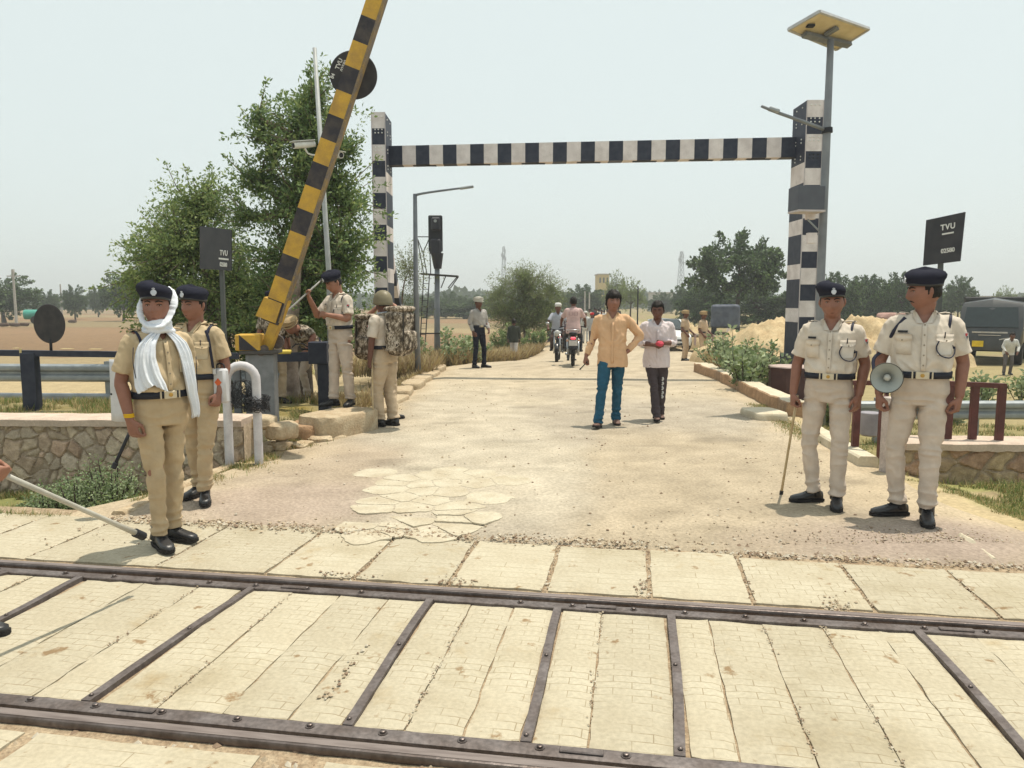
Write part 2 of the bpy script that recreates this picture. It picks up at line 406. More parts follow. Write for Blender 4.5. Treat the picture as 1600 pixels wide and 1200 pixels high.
def scored(name, bw, bh, off=.5):
    m = concm.copy(); m.name = name; n = m.node_tree; b = n.nodes['Principled BSDF']
    old = b.inputs['Base Color'].links[0].from_socket
    tc = [k for k in n.nodes if k.type == 'TEX_COORD'][0]
    oi = n.nodes.new('ShaderNodeObjectInfo')
    br = n.nodes.new('ShaderNodeTexBrick'); br.offset = off; br.inputs['Scale'].default_value = 1
    br.inputs['Brick Width'].default_value = bw; br.inputs['Row Height'].default_value = bh
    br.inputs['Mortar Size'].default_value = .0026; br.inputs['Mortar Smooth'].default_value = .3
    dn = n.nodes.new('ShaderNodeTexNoise'); dn.inputs['Scale'].default_value = 5
    n.links.new(tc.outputs['Object'], dn.inputs['Vector'])
    ad = n.nodes.new('ShaderNodeVectorMath'); ad.operation = 'MULTIPLY_ADD'; ad.inputs[1].default_value = (.009, .009, 0)
    n.links.new(dn.outputs['Color'], ad.inputs[0]); n.links.new(tc.outputs['Object'], ad.inputs[2]); n.links.new(ad.outputs[0], br.inputs['Vector'])
    wr = n.nodes.new('ShaderNodeTexNoise'); wr.inputs['Scale'].default_value = 3.5; n.links.new(tc.outputs['Object'], wr.inputs['Vector'])
    wm = n.nodes.new('ShaderNodeMapRange'); wm.inputs['From Min'].default_value = .38; wm.inputs['From Max'].default_value = .58
    n.links.new(wr.outputs['Fac'], wm.inputs['Value'])
    mu = n.nodes.new('ShaderNodeMath'); mu.operation = 'MULTIPLY'; n.links.new(br.outputs['Fac'], mu.inputs[0]); n.links.new(wm.outputs[0], mu.inputs[1])
    m3 = n.nodes.new('ShaderNodeMath'); m3.operation = 'MULTIPLY'; m3.inputs[1].default_value = .78; n.links.new(mu.outputs[0], m3.inputs[0])
    mx = n.nodes.new('ShaderNodeMixRGB'); mx.inputs[2].default_value = (.23, .18, .11, 1)
    n.links.new(m3.outputs[0], mx.inputs[0]); n.links.new(old, mx.inputs[1]); n.links.new(mx.outputs[0], b.inputs['Base Color'])
    # each slab cast in a slightly different shade
    hv = n.nodes.new('ShaderNodeMapRange'); hv.inputs['To Min'].default_value = .94; hv.inputs['To Max'].default_value = 1.05
    n.links.new(oi.outputs['Random'], hv.inputs['Value'])
    m4 = n.nodes.new('ShaderNodeMixRGB'); m4.blend_type = 'MULTIPLY'; m4.inputs[0].default_value = 1
    n.links.new(mx.outputs[0], m4.inputs[1]); n.links.new(hv.outputs[0], m4.inputs[2]); n.links.new(m4.outputs[0], b.inputs['Base Color'])
    return m
gridm = scored('scored_concrete', .17, .058); gridm2 = scored('square_scored_concrete', .11, .075); plainm = scored('worn_concrete', 3, .09)
def slab_mesh(w, d, seed, m, rough=.0045, dip=0):
    "slab w along the track, d across, top at z=0, chipped wandering edges"
    r = random.Random(seed); nu, nv = max(4, int(w/.07)), max(6, int(d/.07)); B = []
    def e(a): return rough*noise.noise(Vector((a*6, seed*3.1, 0)))*1.2+rough*.6*noise.noise(Vector((a*23, seed, 4)))
    V = []; 
    for j in range(nv+1):
        for i in range(nu+1):
            x = -w/2+w*i/nu; y = -d/2+d*j/nv
            x += e(y+7)*(1-i/nu)*2*-1*(i < nu/2)+e(y+31)*(i/nu)*(i > nu/2)*2 if i in (0, nu) else 0
            y += (e(x+51) if j == 0 else e(x+77) if j == nv else 0)*1.4
            edge = (i in (0, nu)) or (j in (0, nv))
            z = .0025*noise.noise(Vector((x*4, y*4, seed)))-(.009+.007*noise.noise(Vector((x*15, y*15, seed))) if edge else 0)
            V.append((x, y, z))
    nx = nu+1; Fs = [(j*nx+i, j*nx+i+1, (j+1)*nx+i+1, (j+1)*nx+i) for j in range(nv) for i in range(nu)]
    rim = [i for i in range(nx)]+[j*nx+nu for j in range(1, nv+1)]+[nv*nx+i for i in range(nu-1, -1, -1)]+[j*nx for j in range(nv-1, 0, -1)]
    o = len(V); V += [(V[k][0], V[k][1], -.12) for k in rim]
    Fs += [(rim[(k+1) % len(rim)], rim[k], o+k, o+(k+1) % len(rim)) for k in range(len(rim))]
    Fs.append(tuple(o+k for k in reversed(range(len(rim)))))
    me = bpy.data.meshes.new('slab'); me.from_pydata(V, [], Fs); me.materials.append(m)
    me.polygons.foreach_set('use_smooth', [True]*len(Fs)); me.set_sharp_from_angle(angle=R(35))
    return me
def U(x, y):       # track coordinates of a pixel on the crossing
    p = G(x, y)-P0; return p.dot(ex), p.dot(ny)
def put_slab(u0, u1, v0, v1, seed, m, label, group, gap=.006, z=0):
    o = link(slab_mesh(u1-u0-2*gap, v1-v0, seed, m), 'concrete_slab')
    o.location = T((u0+u1)/2, (v0+v1)/2, z); o.rotation_euler = (R(rnd.uniform(-.15, .15)), 0, TA+R(rnd.uniform(-.25, .25)))
    tag(o, label, 'slab', group)
# far row: joints read off the photo
jt = [U(x, y)[0] for x, y in ((-330, 800), (-150, 812), (20, 825), (165, 818), (330, 835), (480, 845), (600, 855), (735, 858), (868, 868), (1013, 880), (1160, 892), (1340, 915), (1520, 925), (1720, 950), (1900, 970), (2090, 990), (2290, 1010), (2500, 1030))]
for k, (a, b) in enumerate(zip(jt, jt[1:])):
    d1 = .99+.05*noise.noise(Vector((k*2.3, 0, 0)))-(.08 if k > 9 else 0)
    if k < 5: put_slab(a, b, .13, 1.05+.03*k, k, gridm, 'weathered brick-scored concrete slab beyond the far rail near the officer in the white scarf', 'scored slabs beyond the far rail at the left', .008)
    elif k < 10: put_slab(a, b, .13, d1, k, plainm, 'smooth pale concrete slab beyond the far rail in the middle of the road', 'smooth slabs beyond the far rail', .016)
    else: put_slab(a, b, .13, d1, k, gridm2, 'concrete slab scored in small oblong tiles beyond the far rail, at the right', 'tile-scored slabs beyond the far rail at the right', .012)
# steel strips between the rails
st = []
for (x0, y0, x1, y1) in ((45, 882, -260, 985), (150, 888, -40, 990), (405, 910, 120, 1105), (680, 925, 530, 1150), (875, 942, 815, 1180), (1050, 958, 1065, 1200), (1435, 987, 1600, 1168), (1760, 1010, 1980, 1190)):
    a, b = U(x0, y0), U(x1, y1)
    g = (b[0]-a[0])/(b[1]-a[1]); ut = a[0]+(-.12-a[1])*g; ub = a[0]+(-1.5-a[1])*g
    st.append((ut, ub))
labs = ['narrow dark steel strip between the rails at the far left edge of the photo', 'dark steel strip across the pale slabs, left of the officer in the white scarf', 'long slanting steel strip between the rails below the officer in the white scarf',
        'dark steel strip between the rails just left of the middle', 'dark steel strip between the rails just right of the middle', 'nearly upright steel strip in the photo, third from the right', 'dark slanting steel strip between the rails near the right edge', 'dark steel strip beyond the right edge']
prev_u = [s_[0] for s_ in st]
for k, (ut, ub) in enumerate(st[:-1]):
    mb = MB(); u = (ut+ub)/2; L = GAUGE-.29
    n = 14
    for i in range(n):   # slightly bent flat bar, lying in short lengths that share edges
        pass
    V = []; W = .043
    for i in range(n+1):
        t = i/n; vv = L/2-L*t; uu = (ut-u)*(1-t)+(ub-u)*t+.006*sin(t*5+k)
        zt = .006+.004*noise.noise(Vector((t*4, k, 0)))
        V += [(uu-W/2, vv, -.03), (uu-W/2, vv, zt), (uu+W/2, vv, zt), (uu+W/2, vv, -.03)]
    Fs = [(4*i+a, 4*i+(a+1) % 4, 4*i+4+(a+1) % 4, 4*i+4+a) for i in range(n) for a in range(4)]+[(3, 2, 1, 0), (4*n, 4*n+1, 4*n+2, 4*n+3)]
    mb.add(V, Fs)
    root = mb.build('steel_strip', RUSTM, None, 'auto', T(u, -GAUGE/2, .002), (0, 0, TA)); tag(root, labs[k], 'steel strip', 'steel strips between the rails')
    for t in (.45, .97):
        b_ = MB(); uu = (ut-u)*(1-t)+(ub-u)*t
        b_.lathe([(.011, 0), (.011, .002), (.006, .006), (0.001, .007)], (uu, L/2-L*t, .009), 8); b_.build('bolt', RAILM, root, True)
# slabs between the rails; joints between the strips
ujoint = []
def mid(a, b, ks): return [a+(b-a)*k for k in ks]
um = [(a+b)/2 for a, b in st]
ujoint = sorted([um[0]-.9-.5*q for q in range(1, 7)]+[um[7]+.5*q for q in range(0, 6)]+[um[0]-.9, um[0]-.45, um[0]]+mid(um[0], um[1], (.5,))+[um[1]]+mid(um[1], um[2], (.38, .72))+[um[2]]+mid(um[2], um[3], (.26, .52, .78))+[um[3]]+mid(um[3], um[4], (.33, .66))+[um[4]]
                +mid(um[4], um[5], (.4,))+[um[5]]+mid(um[5], um[6], (.16, .38, .62, .84))+[um[6]]+mid(um[6], um[7], (.3, .62)))
for k, (a, b) in enumerate(zip(ujoint, ujoint[1:])):
    wide = b-a
    near_strip = any(abs(a-q) < .01 for q in um), any(abs(b-q) < .01 for q in um)
    a2 = a+(.024 if near_strip[0] else 0); b2 = b-(.024 if near_strip[1] else 0)
    if b2-a2 < .05: continue
    put_slab(a2, b2, -GAUGE+.165, -.155, 40+k, gridm, 'yellowish concrete slab scored like brickwork, lying between the two rails', 'scored slabs between the rails', .004, z=-.002)
nj = [U(x, 1165)[0] for x in (-420, 10, 22, 425, 520, 960, 975, 1400, 1410, 1800)]
for k, (a, b) in enumerate(zip(nj[::2], nj[1::2])):
    put_slab(a, b, -GAUGE-1.3, -GAUGE-.085, 80+k, plainm, 'pale chipped concrete slab on the near side of the near rail', 'slabs on the near side of the track', .02)
# gravel bed that shows in the joints
mb = MB(); q = [T(-14, 1.25), T(14, 1.25), T(14, -4.5), T(-14, -4.5)]
bed = MB(); nn = 90
V = []
for j in range(30):
    for i in range(nn+1):
        p = T(-6+12*i/nn, 1.3-4.6*j/29); V.append((p.x, p.y, -.019+.010*noise.noise(Vector((p.x*9, p.y*9, 0)))))
bed.add(V, [((j+1)*(nn+1)+i, (j+1)*(nn+1)+i+1, j*(nn+1)+i+1, j*(nn+1)+i) for j in range(29) for i in range(nn)])
bedm = mat('joint_grit', (.43, .34, .23), .95, (.27, .19, .12), 25, (.3, .7), bump=1.2, bscale=70, fine=.3)
tag(bed.build('track_bed', bedm, None, True), 'gritty bed under the crossing slabs', kind='structure')
# rails
def rail(v, side, label, length=16):
    root = empty('rail', T(0, v), TA, label, 'rail')
    h = [(-.035, -.002), (-.03, .012), (-.02, .016), (.02, .016), (.03, .012), (.035, -.002), (.031, -.022), (.01, -.03), (.01, -.11), (.06, -.13), (-.06, -.13), (-.01, -.11), (-.01, -.03), (-.031, -.022)]
    def ext(poly, x0=-length/2, x1=length/2, n=24):
        m_ = MB(); k = len(poly); V = [(x0+(x1-x0)*i/n, y, z) for i in range(n+1) for y, z in poly]
        m_.add(V, [(i*k+a, (i+1)*k+a, (i+1)*k+(a+1) % k, i*k+(a+1) % k) for i in range(n) for a in range(k)]+[tuple(range(k)), tuple(n*k+a for a in reversed(range(k)))]); return m_
    ext(h).build('rail_head', RAILM, root, 'auto')
    s_ = side
    fl = [(s_*.072, -.045), (s_*.072, .0), (s_*.08, .0045), (s_*.142, .0045), (s_*.147, .0), (s_*.147, -.05), (s_*.08, -.05)]
    band = [(-.021, .0162), (.021, .0162), (.021, .0172), (-.021, .0172)]
    ext(band).build('running_band', mat('worn_bright_steel', (.24, .2, .185), .5, (.15, .12, .11), 5, (.3, .6), metal=.3, stretch=(1, 8, 1)), root, False)
    ext(fl if s_ < 0 else fl[::-1]).build('guard_angle', RUSTM, root, 'auto')
    return root
far = rail(0, -1, 'dark steel rail on the far side of the crossing with a bolted flat strip')
near = rail(-GAUGE, 1, 'dark steel rail on the near side of the crossing, lowest in the photo')
def bolts(root, side, us):
    for u_ in us:
        b_ = MB(); c = (u_, side*.112, .0045)
        b_.lathe([(.02, 0), (.02, .004), (.012, .004), (.012, .012), (.009, .014), (.001, .014)], c, 8); b_.build('bolt', RAILM, root, 'auto')
def weld(root, side, us):
    for u_ in us:
        b_ = MB(); b_.box((u_, side*.11, .010), (.17, .034, .011), bev=.004); b_.build('joint_plate', RUSTM, root, False)
P0f = [U(x, y)[0] for x, y in ((205, 888), (270, 893), (345, 900), (412, 907), (490, 912), (573, 918), (815, 938), (895, 945), (990, 953), (1070, 960), (1165, 967), (1258, 975), (1355, 983), (1450, 990), (1550, 998), (1650, 1007), (130, 884), (30, 876))]
bolts(far, -1, P0f); weld(far, -1, [U(470, 912)[0], U(940, 945)[0], U(1500, 992)[0]])
P0n = [U(x, y)[0] for x, y in ((45, 1097), (148, 1106), (255, 1113), (367, 1130), (481, 1141), (595, 1153), (720, 1165), (842, 1177), (978, 1190))]
bolts(near, 1, P0n); weld(near, 1, [U(215, 1110)[0], U(908, 1182)[0]])
# ------------------------------------------------------------------ broken pavement patch and loose stones
def pebbles(name, spots, m, label, kind='stuff'):
    mb = MB(); ico = [(0, 0, 1), (.9, 0, .1), (.28, .85, -.1), (-.72, .53, .15), (-.72, -.53, -.1), (.28, -.85, .1), (0, 0, -1)]
    fi = [(0, 1, 2), (0, 2, 3), (0, 3, 4), (0, 4, 5), (0, 5, 1), (6, 2, 1), (6, 3, 2), (6, 4, 3), (6, 5, 4), (6, 1, 5)]
    for x, y, z, s in spots:
        a = rnd.uniform(0, 6.3); k = [rnd.uniform(.6, 1.3) for _ in range(7)]
        mb.add([(x+s*q*(px*cos(a)-py*sin(a)), y+s*q*(px*sin(a)+py*cos(a)), z+s*.7*q*pz) for q, (px, py, pz) in zip(k, ico)], fi, rnd.choice((0, 0, 1, 2)))
    o = mb.build(name, m); tag(o, label, kind=kind); return o
PM = [mat('stone_tan', (.46, .37, .26), .9), mat('stone_pale', (.56, .5, .4), .9), mat('stone_brown', (.27, .19, .13), .9)]
sp = []
for i in range(3300):
    t = rnd.uniform(0, 1); x = -3.4+7.6*t; u_ = (Vector((x, 0, 0))-P0).dot(ex)
    p = T(rnd.uniform(-3.6, 4.4), rnd.gauss(1.04, .045+.03*abs(noise.noise(Vector((x, 3, 1))))))
    if noise.noise(Vector((p.x*2.2, p.y*2, 9))) < -.28 and rnd.random() < .7: continue
    s_ = rnd.choice((.004, .006, .008, .011, .016)); sp.append((p.x, p.y, max(gz(p.x, p.y), -.01)+s_*.4, s_))
for a in jt[1:-1]:
    for i in range(60):
        p = T(a+rnd.gauss(0, .012), rnd.uniform(.12, 1.0)); s_ = rnd.choice((.004, .006, .01)); sp.append((p.x, p.y, -.012+s_*.4, s_))
for a in ujoint:
    k_ = noise.noise(Vector((a*3.3, 1, 7)))
    if k_ < -.05 or any(abs(a-q) < .01 for q in um): continue
    for i in range(110):
        v = rnd.uniform(-GAUGE+.17, -.14); 
        if noise.noise(Vector((v*2.2, a*9, 2))) < -.1: continue
        s_ = rnd.choice((.003, .005, .007)); p = T(a+rnd.gauss(0, .008), v); sp.append((p.x, p.y, -.004+s_*.3, s_))
for cx_, cy_, sx_, sy_, n_ in ((-.38, .1, .1, .04, 60), (1.85, .1, .05, .07, 60), (.75, .09, .03, .1, 40), (-1.1, .08, .1, .03, 50), (-.62, -1.15, .012, .16, 30)):
    for i in range(n_):
        p = T(cx_+rnd.gauss(0, sx_), cy_+rnd.gauss(0, sy_) if cy_ < 0 else abs(rnd.gauss(.1, sy_))+.06); s_ = rnd.choice((.005, .008, .013)); sp.append((p.x, p.y, s_*.4, s_))
for i in range(150):
    p = T(rnd.uniform(-2.3, 0), rnd.gauss(-GAUGE-.1, .05)); s_ = rnd.choice((.006, .01, .016, .022)); sp.append((p.x, p.y, -.03+s_*.5, s_))
pebbles('loose_gravel', sp, PM, 'loose stone chips along the slab edges and joints')
sp = []
for i in range(2600):
    y = 5.1+rnd.random()**2*11; x = rnd.uniform(pl(LE, y), pl(RE, y))
    if noise.noise(Vector((x*.8, y*.8, 2))) < .05 and rnd.random() < .72: continue
    s_ = rnd.choice((.004, .004, .006, .006, .009, .014)); sp.append((x, y, gz(x, y)+s_*.3, s_))
for i in range(1500):
    x = rnd.gauss(3.0, .6); y = rnd.gauss(5.15, .22); s_ = rnd.choice((.004, .006, .009))
    if y > 4.75: sp.append((x, y, gz(x, y)+s_*.3, s_))
for i in range(90):
    y = 5.6+rnd.random()**1.5*12; x = rnd.uniform(pl(LE, y)+.2, pl(RE, y)-.2); sp.append((x, y, gz(x, y)+.006, rnd.choice((.01, .014, .02))))
pebbles('road_grit', sp, PM, 'small stones scattered over the road')
# cracked pale concrete
mb = MB(); poly = []
quad = [Vector((*G(*q)[:2], 0)) for q in ((585, 742), (812, 742), (738, 832), (500, 838))]
hexes = []
for j in range(-1, 9):
    for i in range(-1, 7):
        a = (i+.5*(j % 2))/5+rnd.uniform(-.085, .085); b = j/7+rnd.uniform(-.06, .06)
        wob = .06*noise.noise(Vector((j*1.7, i*1.3, 2)))
        if not (-.02+wob < a < 1.0+wob*2 and -.02 < b < 1.0): continue
        if (b > .55 and a < .0) or rnd.random() < (.35 if a < .1 or a > .85 or b < .08 else .04): continue
        c = (quad[0]*(1-a)+quad[1]*a)*(1-b)+(quad[3]*(1-a)+quad[2]*a)*b
        hexes.append(c)
for c in hexes:
    c2 = sorted(hexes, key=lambda q: (q-c).length)[1]; r0 = .2
    n = 44; ph = rnd.uniform(0, 1); ring = []
    for k in range(n):
        a = 2*pi*k/n; d = Vector((cos(a), sin(a), 0)); r_ = r0*1.9
        for q in hexes:                          # clip by neighbours: a voronoi cell with a gap
            if q is c: continue
            e = q-c; dd = d.dot(e.normalized())
            if dd > .02: r_ = min(r_, (e.length/2-.0045)/dd)
        r_ = min(r_, .21+.07*noise.noise(Vector((c.x*3+a, c.y*5, 3))))*(1+.07*noise.noise(Vector((c.x*9+cos(a)*6, sin(a)*6, 4)))+.1*noise.noise(Vector((c.x*9+cos(a)*2, c.y*9+sin(a)*2, 0))))
        ring.append(c+d*r_)
    zb = gz(c.x, c.y); hh = .0025+rnd.uniform(0, .0015)
    V = [(p.x, p.y, zb-.01) for p in ring]+[(p.x, p.y, zb+hh-.001) for p in ring]+[(c.x+(p.x-c.x)*.97, c.y+(p.y-c.y)*.97, zb+hh) for p in ring]
    mb.add(V, [(k, (k+1) % n, n+(k+1) % n, n+k) for k in range(n)]+[(n+k, n+(k+1) % n, 2*n+(k+1) % n, 2*n+k) for k in range(n)]+[tuple(range(2*n, 3*n))])
pv = mat('pale_broken_concrete', (.5, .45, .345), .9, (.42, .36, .26), 5, bump=.5, bscale=45, fine=.14)
tag(mb.build('broken_pavement', pv, None, False), 'patch of pale cracked concrete pieces set in the road', kind='structure')
# ------------------------------------------------------------------ people
SKIN = {k: mat('skin_'+k, c, .55, tuple(v*.82 for v in c), 14, (.35, .65), spec=.35, bump=.1, bscale=120) for k, c in
        {'warm': (.33, .16, .105), 'brown': (.27, .125, .085), 'dark': (.14, .062, .043)}.items()}
def cloth(name, c, k=.8, fold=.35, sc=9): return mat(name, c, .9, tuple(v*k for v in c), sc, (.3, .7), bump=fold*1.6, bscale=17, spec=.12, fine=.04)
C_TAN = cloth('tan_khaki_cotton', (.5, .385, .245)); C_PALE = cloth('pale_khaki_cotton', (.58, .49, .41)); C_PSH = cloth('pale_khaki_shirt', (.66, .58, .49))
C_TANS = cloth('tan_khaki_shirt', (.55, .43, .275)); C_OLD = cloth('dull_khaki_cotton', (.52, .41, .29))
NAVY = cloth('navy_wool', (.017, .018, .03)); HAIRM = mat('black_hair', (.012, .01, .009), .5, (.02, .016, .014), 30, bump=.8, bscale=90, spec=.15)
LEATHER = mat('black_leather', (.016, .016, .019), .38, (.028, .027, .027), 12, bump=.2, bscale=60, spec=.5)
SOLE = mat('shoe_sole', (.02, .018, .018), .8); BRASS = mat('buckle_metal', (.62, .55, .42), .35, metal=.6)
SILVER = mat('silver_badge', (.62, .63, .66), .35, metal=.5); BELTM = mat('belt_webbing', (.016, .019, .032), .6, bump=.3, bscale=150)
EYEW = mat('eye_white', (.3, .26, .23), .5); EYED = mat('eye_dark', (.015, .01, .008), .2); LIPM = mat('lips', (.17, .06, .045), .5)
def gauss(x, s): return math.exp(-(x/s)**2/2)
def head_pt(d, k=0):
    "surface of the head for a unit direction; face towards -y, head centre at origin, about .235 high"
    x, y, z = d
    p = Vector((x*.076, y*.096, z*.118))
    if z < -.05:
        t = sm(.05, 1, -z); p.x *= 1-.12*t
        if y > 0: p.y *= 1-.38*t
        else: p.y *= 1+.05*t
    if z > .2: p.x *= 1+.03*sm(.2, .8, z)
    if y < 0:
        f = -y; px, pz = p.x, p.z
        p.y += .006*gauss(px, .05)*f                       # flatter face
        prof = sm(.03, -.036, pz)*(1 if pz > -.04 else max(0, 1-(-.04-pz)/.013))
        nose = .027*gauss(px, .0085+.006*prof)*(.25*gauss(pz-.012, .016)+prof)
        brow = .006*gauss(pz-.026, .009)*gauss(abs(px)-.028, .022)
        sock = -.011*gauss(pz-.004, .011)*gauss(abs(px)-.031, .013)
        lip = .007*gauss(pz+.066, .007)*gauss(px, .018)+.006*gauss(pz+.079, .006)*gauss(px, .015)-.004*gauss(pz+.0725, .003)*gauss(px, .02)
        chin = .009*gauss(pz+.103, .014)*gauss(px, .022)
        cheek = .004*gauss(pz+.028, .02)*gauss(abs(px)-.047, .016)
        p.y -= (nose+brow+sock+lip+chin+cheek)*min(1, f*2.2)
    return p
def head_grid(mb, fn, T, nu=44, nv=30, m=None):
    V = [T @ fn(Vector((0, 0, -1)))]
    for i in range(1, nv):
        a = -pi/2+pi*i/nv
        for k in range(nu):
            b = 2*pi*k/nu; V.append(T @ fn(Vector((cos(a)*cos(b), cos(a)*sin(b), sin(a)))))
    V.append(T @ fn(Vector((0, 0, 1)))); L = len(V)-1; n = nu
    Fs = [(0, 1+(k+1) % n, 1+k) for k in range(n)]+[(1+i*n+k, 1+i*n+(k+1) % n, 1+(i+1)*n+(k+1) % n, 1+(i+1)*n+k) for i in range(nv-2) for k in range(n)]
    Fs += [(L, 1+(nv-2)*n+k, 1+(nv-2)*n+(k+1) % n) for k in range(n)]
    mb.add(V, Fs, m)
# torso rings: z, rx, ry, y offset  (height 1.75)
TOR = [(.84, .165, .11, .004), (.90, .175, .12, .004), (.98, .17, .12, 0), (1.06, .16, .116, -.004), (1.14, .162, .12, -.008), (1.24, .176, .124, -.006),
       (1.33, .188, .122, 0), (1.40, .186, .108, .004), (1.45, .15, .085, .008), (1.485, .09, .066, .01), (1.52, .064, .062, .008)]
def ring(z, belly=0):
    T_ = TOR
    if z <= T_[0][0]: r = T_[0][1:]
    elif z >= T_[-1][0]: r = T_[-1][1:]
    else:
        for a, b in zip(T_, T_[1:]):
            if z <= b[0]:
                t = (z-a[0])/(b[0]-a[0]); r = tuple(a[i]*(1-t)+b[i]*t for i in (1, 2, 3)); break
    bb = belly*gauss(z-1.12, .09)
    return r[0]*(1+bb*.4), r[1]*(1+bb*.8), r[2]-bb*.03
def spt(ang, z, off=0, belly=0, e=2.4):
    "point on the torso: ang 0 = front (-y), + towards the figure's left (+x)"
    rx, ry, oy = ring(z, belly); s, c = sin(ang), -cos(ang)
    k = (abs(s)**e+abs(c)**e)**(-1/e)
    return Vector((s*k*(rx+off), c*k*(ry+off)+oy, z))
def loft(mb, zs, off, n=32, belly=0, m=None, post=None):
    V = []
    for z, o in zip(zs, off if hasattr(off, '__len__') else [off]*len(zs)):
        V += [spt(2*pi*k/n, z, o, belly) for k in range(n)]
    if post: V = [post(v) for v in V]
    N = len(zs)
    mb.add(V, [(i*n+k, i*n+(k+1) % n, (i+1)*n+(k+1) % n, (i+1)*n+k) for i in range(N-1) for k in range(n)]+[tuple(reversed(range(n))), tuple(range((N-1)*n, N*n))], m)
def fingers(mb, wr, d, palm, side, curl, s=1, thumbdir=1):
    """hand from wrist wr: d along the fingers, palm the way the palm faces, side unit vector to the thumb side"""
    d = Vector(d).normalized(); palm = Vector(palm); palm = (palm-d*palm.dot(d)).normalized(); side = d.cross(palm)*thumbdir
    P = lambda a, b, c: Vector(wr)+(d*a+side*b+palm*c)*s
    mb.tube([P(-.02, 0, 0), P(.0, 0, 0), P(.03, .002, .0), P(.065, 0, .001), P(.092, -.002, .002)], [(.021*s, .026*s), (.021*s, .027*s), (.018*s, .036*s), (.016*s, .04*s), (.011*s, .037*s)], 12, side=palm, smooth=3)
    for i, (b, L, r) in enumerate(((.029, .072, .0095), (.010, .08, .0098), (-.010, .074, .0093), (-.028, .058, .0083))):
        c = curl*(1+.12*i)
        a0 = c*.9; a1 = a0+c*1.1; a2 = a1+c*.8
        p = P(.083, b, .002); pts = [P(.06, b*.9, 0), p]
        for a, f in ((a0, .44), (a1, .32), (a2, .24)):
            p = p+(d*cos(a)+palm*sin(a)+side*(b*.9)*cos(a))*L*f*s; pts.append(p)
        mb.tube(pts, [r*1.0*s, r*1.08*s, r*s, r*.92*s, r*.78*s], 8)
    p0 = P(.018, .024, .004); q1 = P(.05, .046, .016+.012*curl); q2 = P(.078, .05-.02*curl, .026+.018*curl); q3 = P(.096, .046-.03*curl, .032+.02*curl)
    mb.tube([p0, q1, q2, q3], [.014*s, .0125*s, .011*s, .009*s], 8)
    return P(.075, 0, .022)
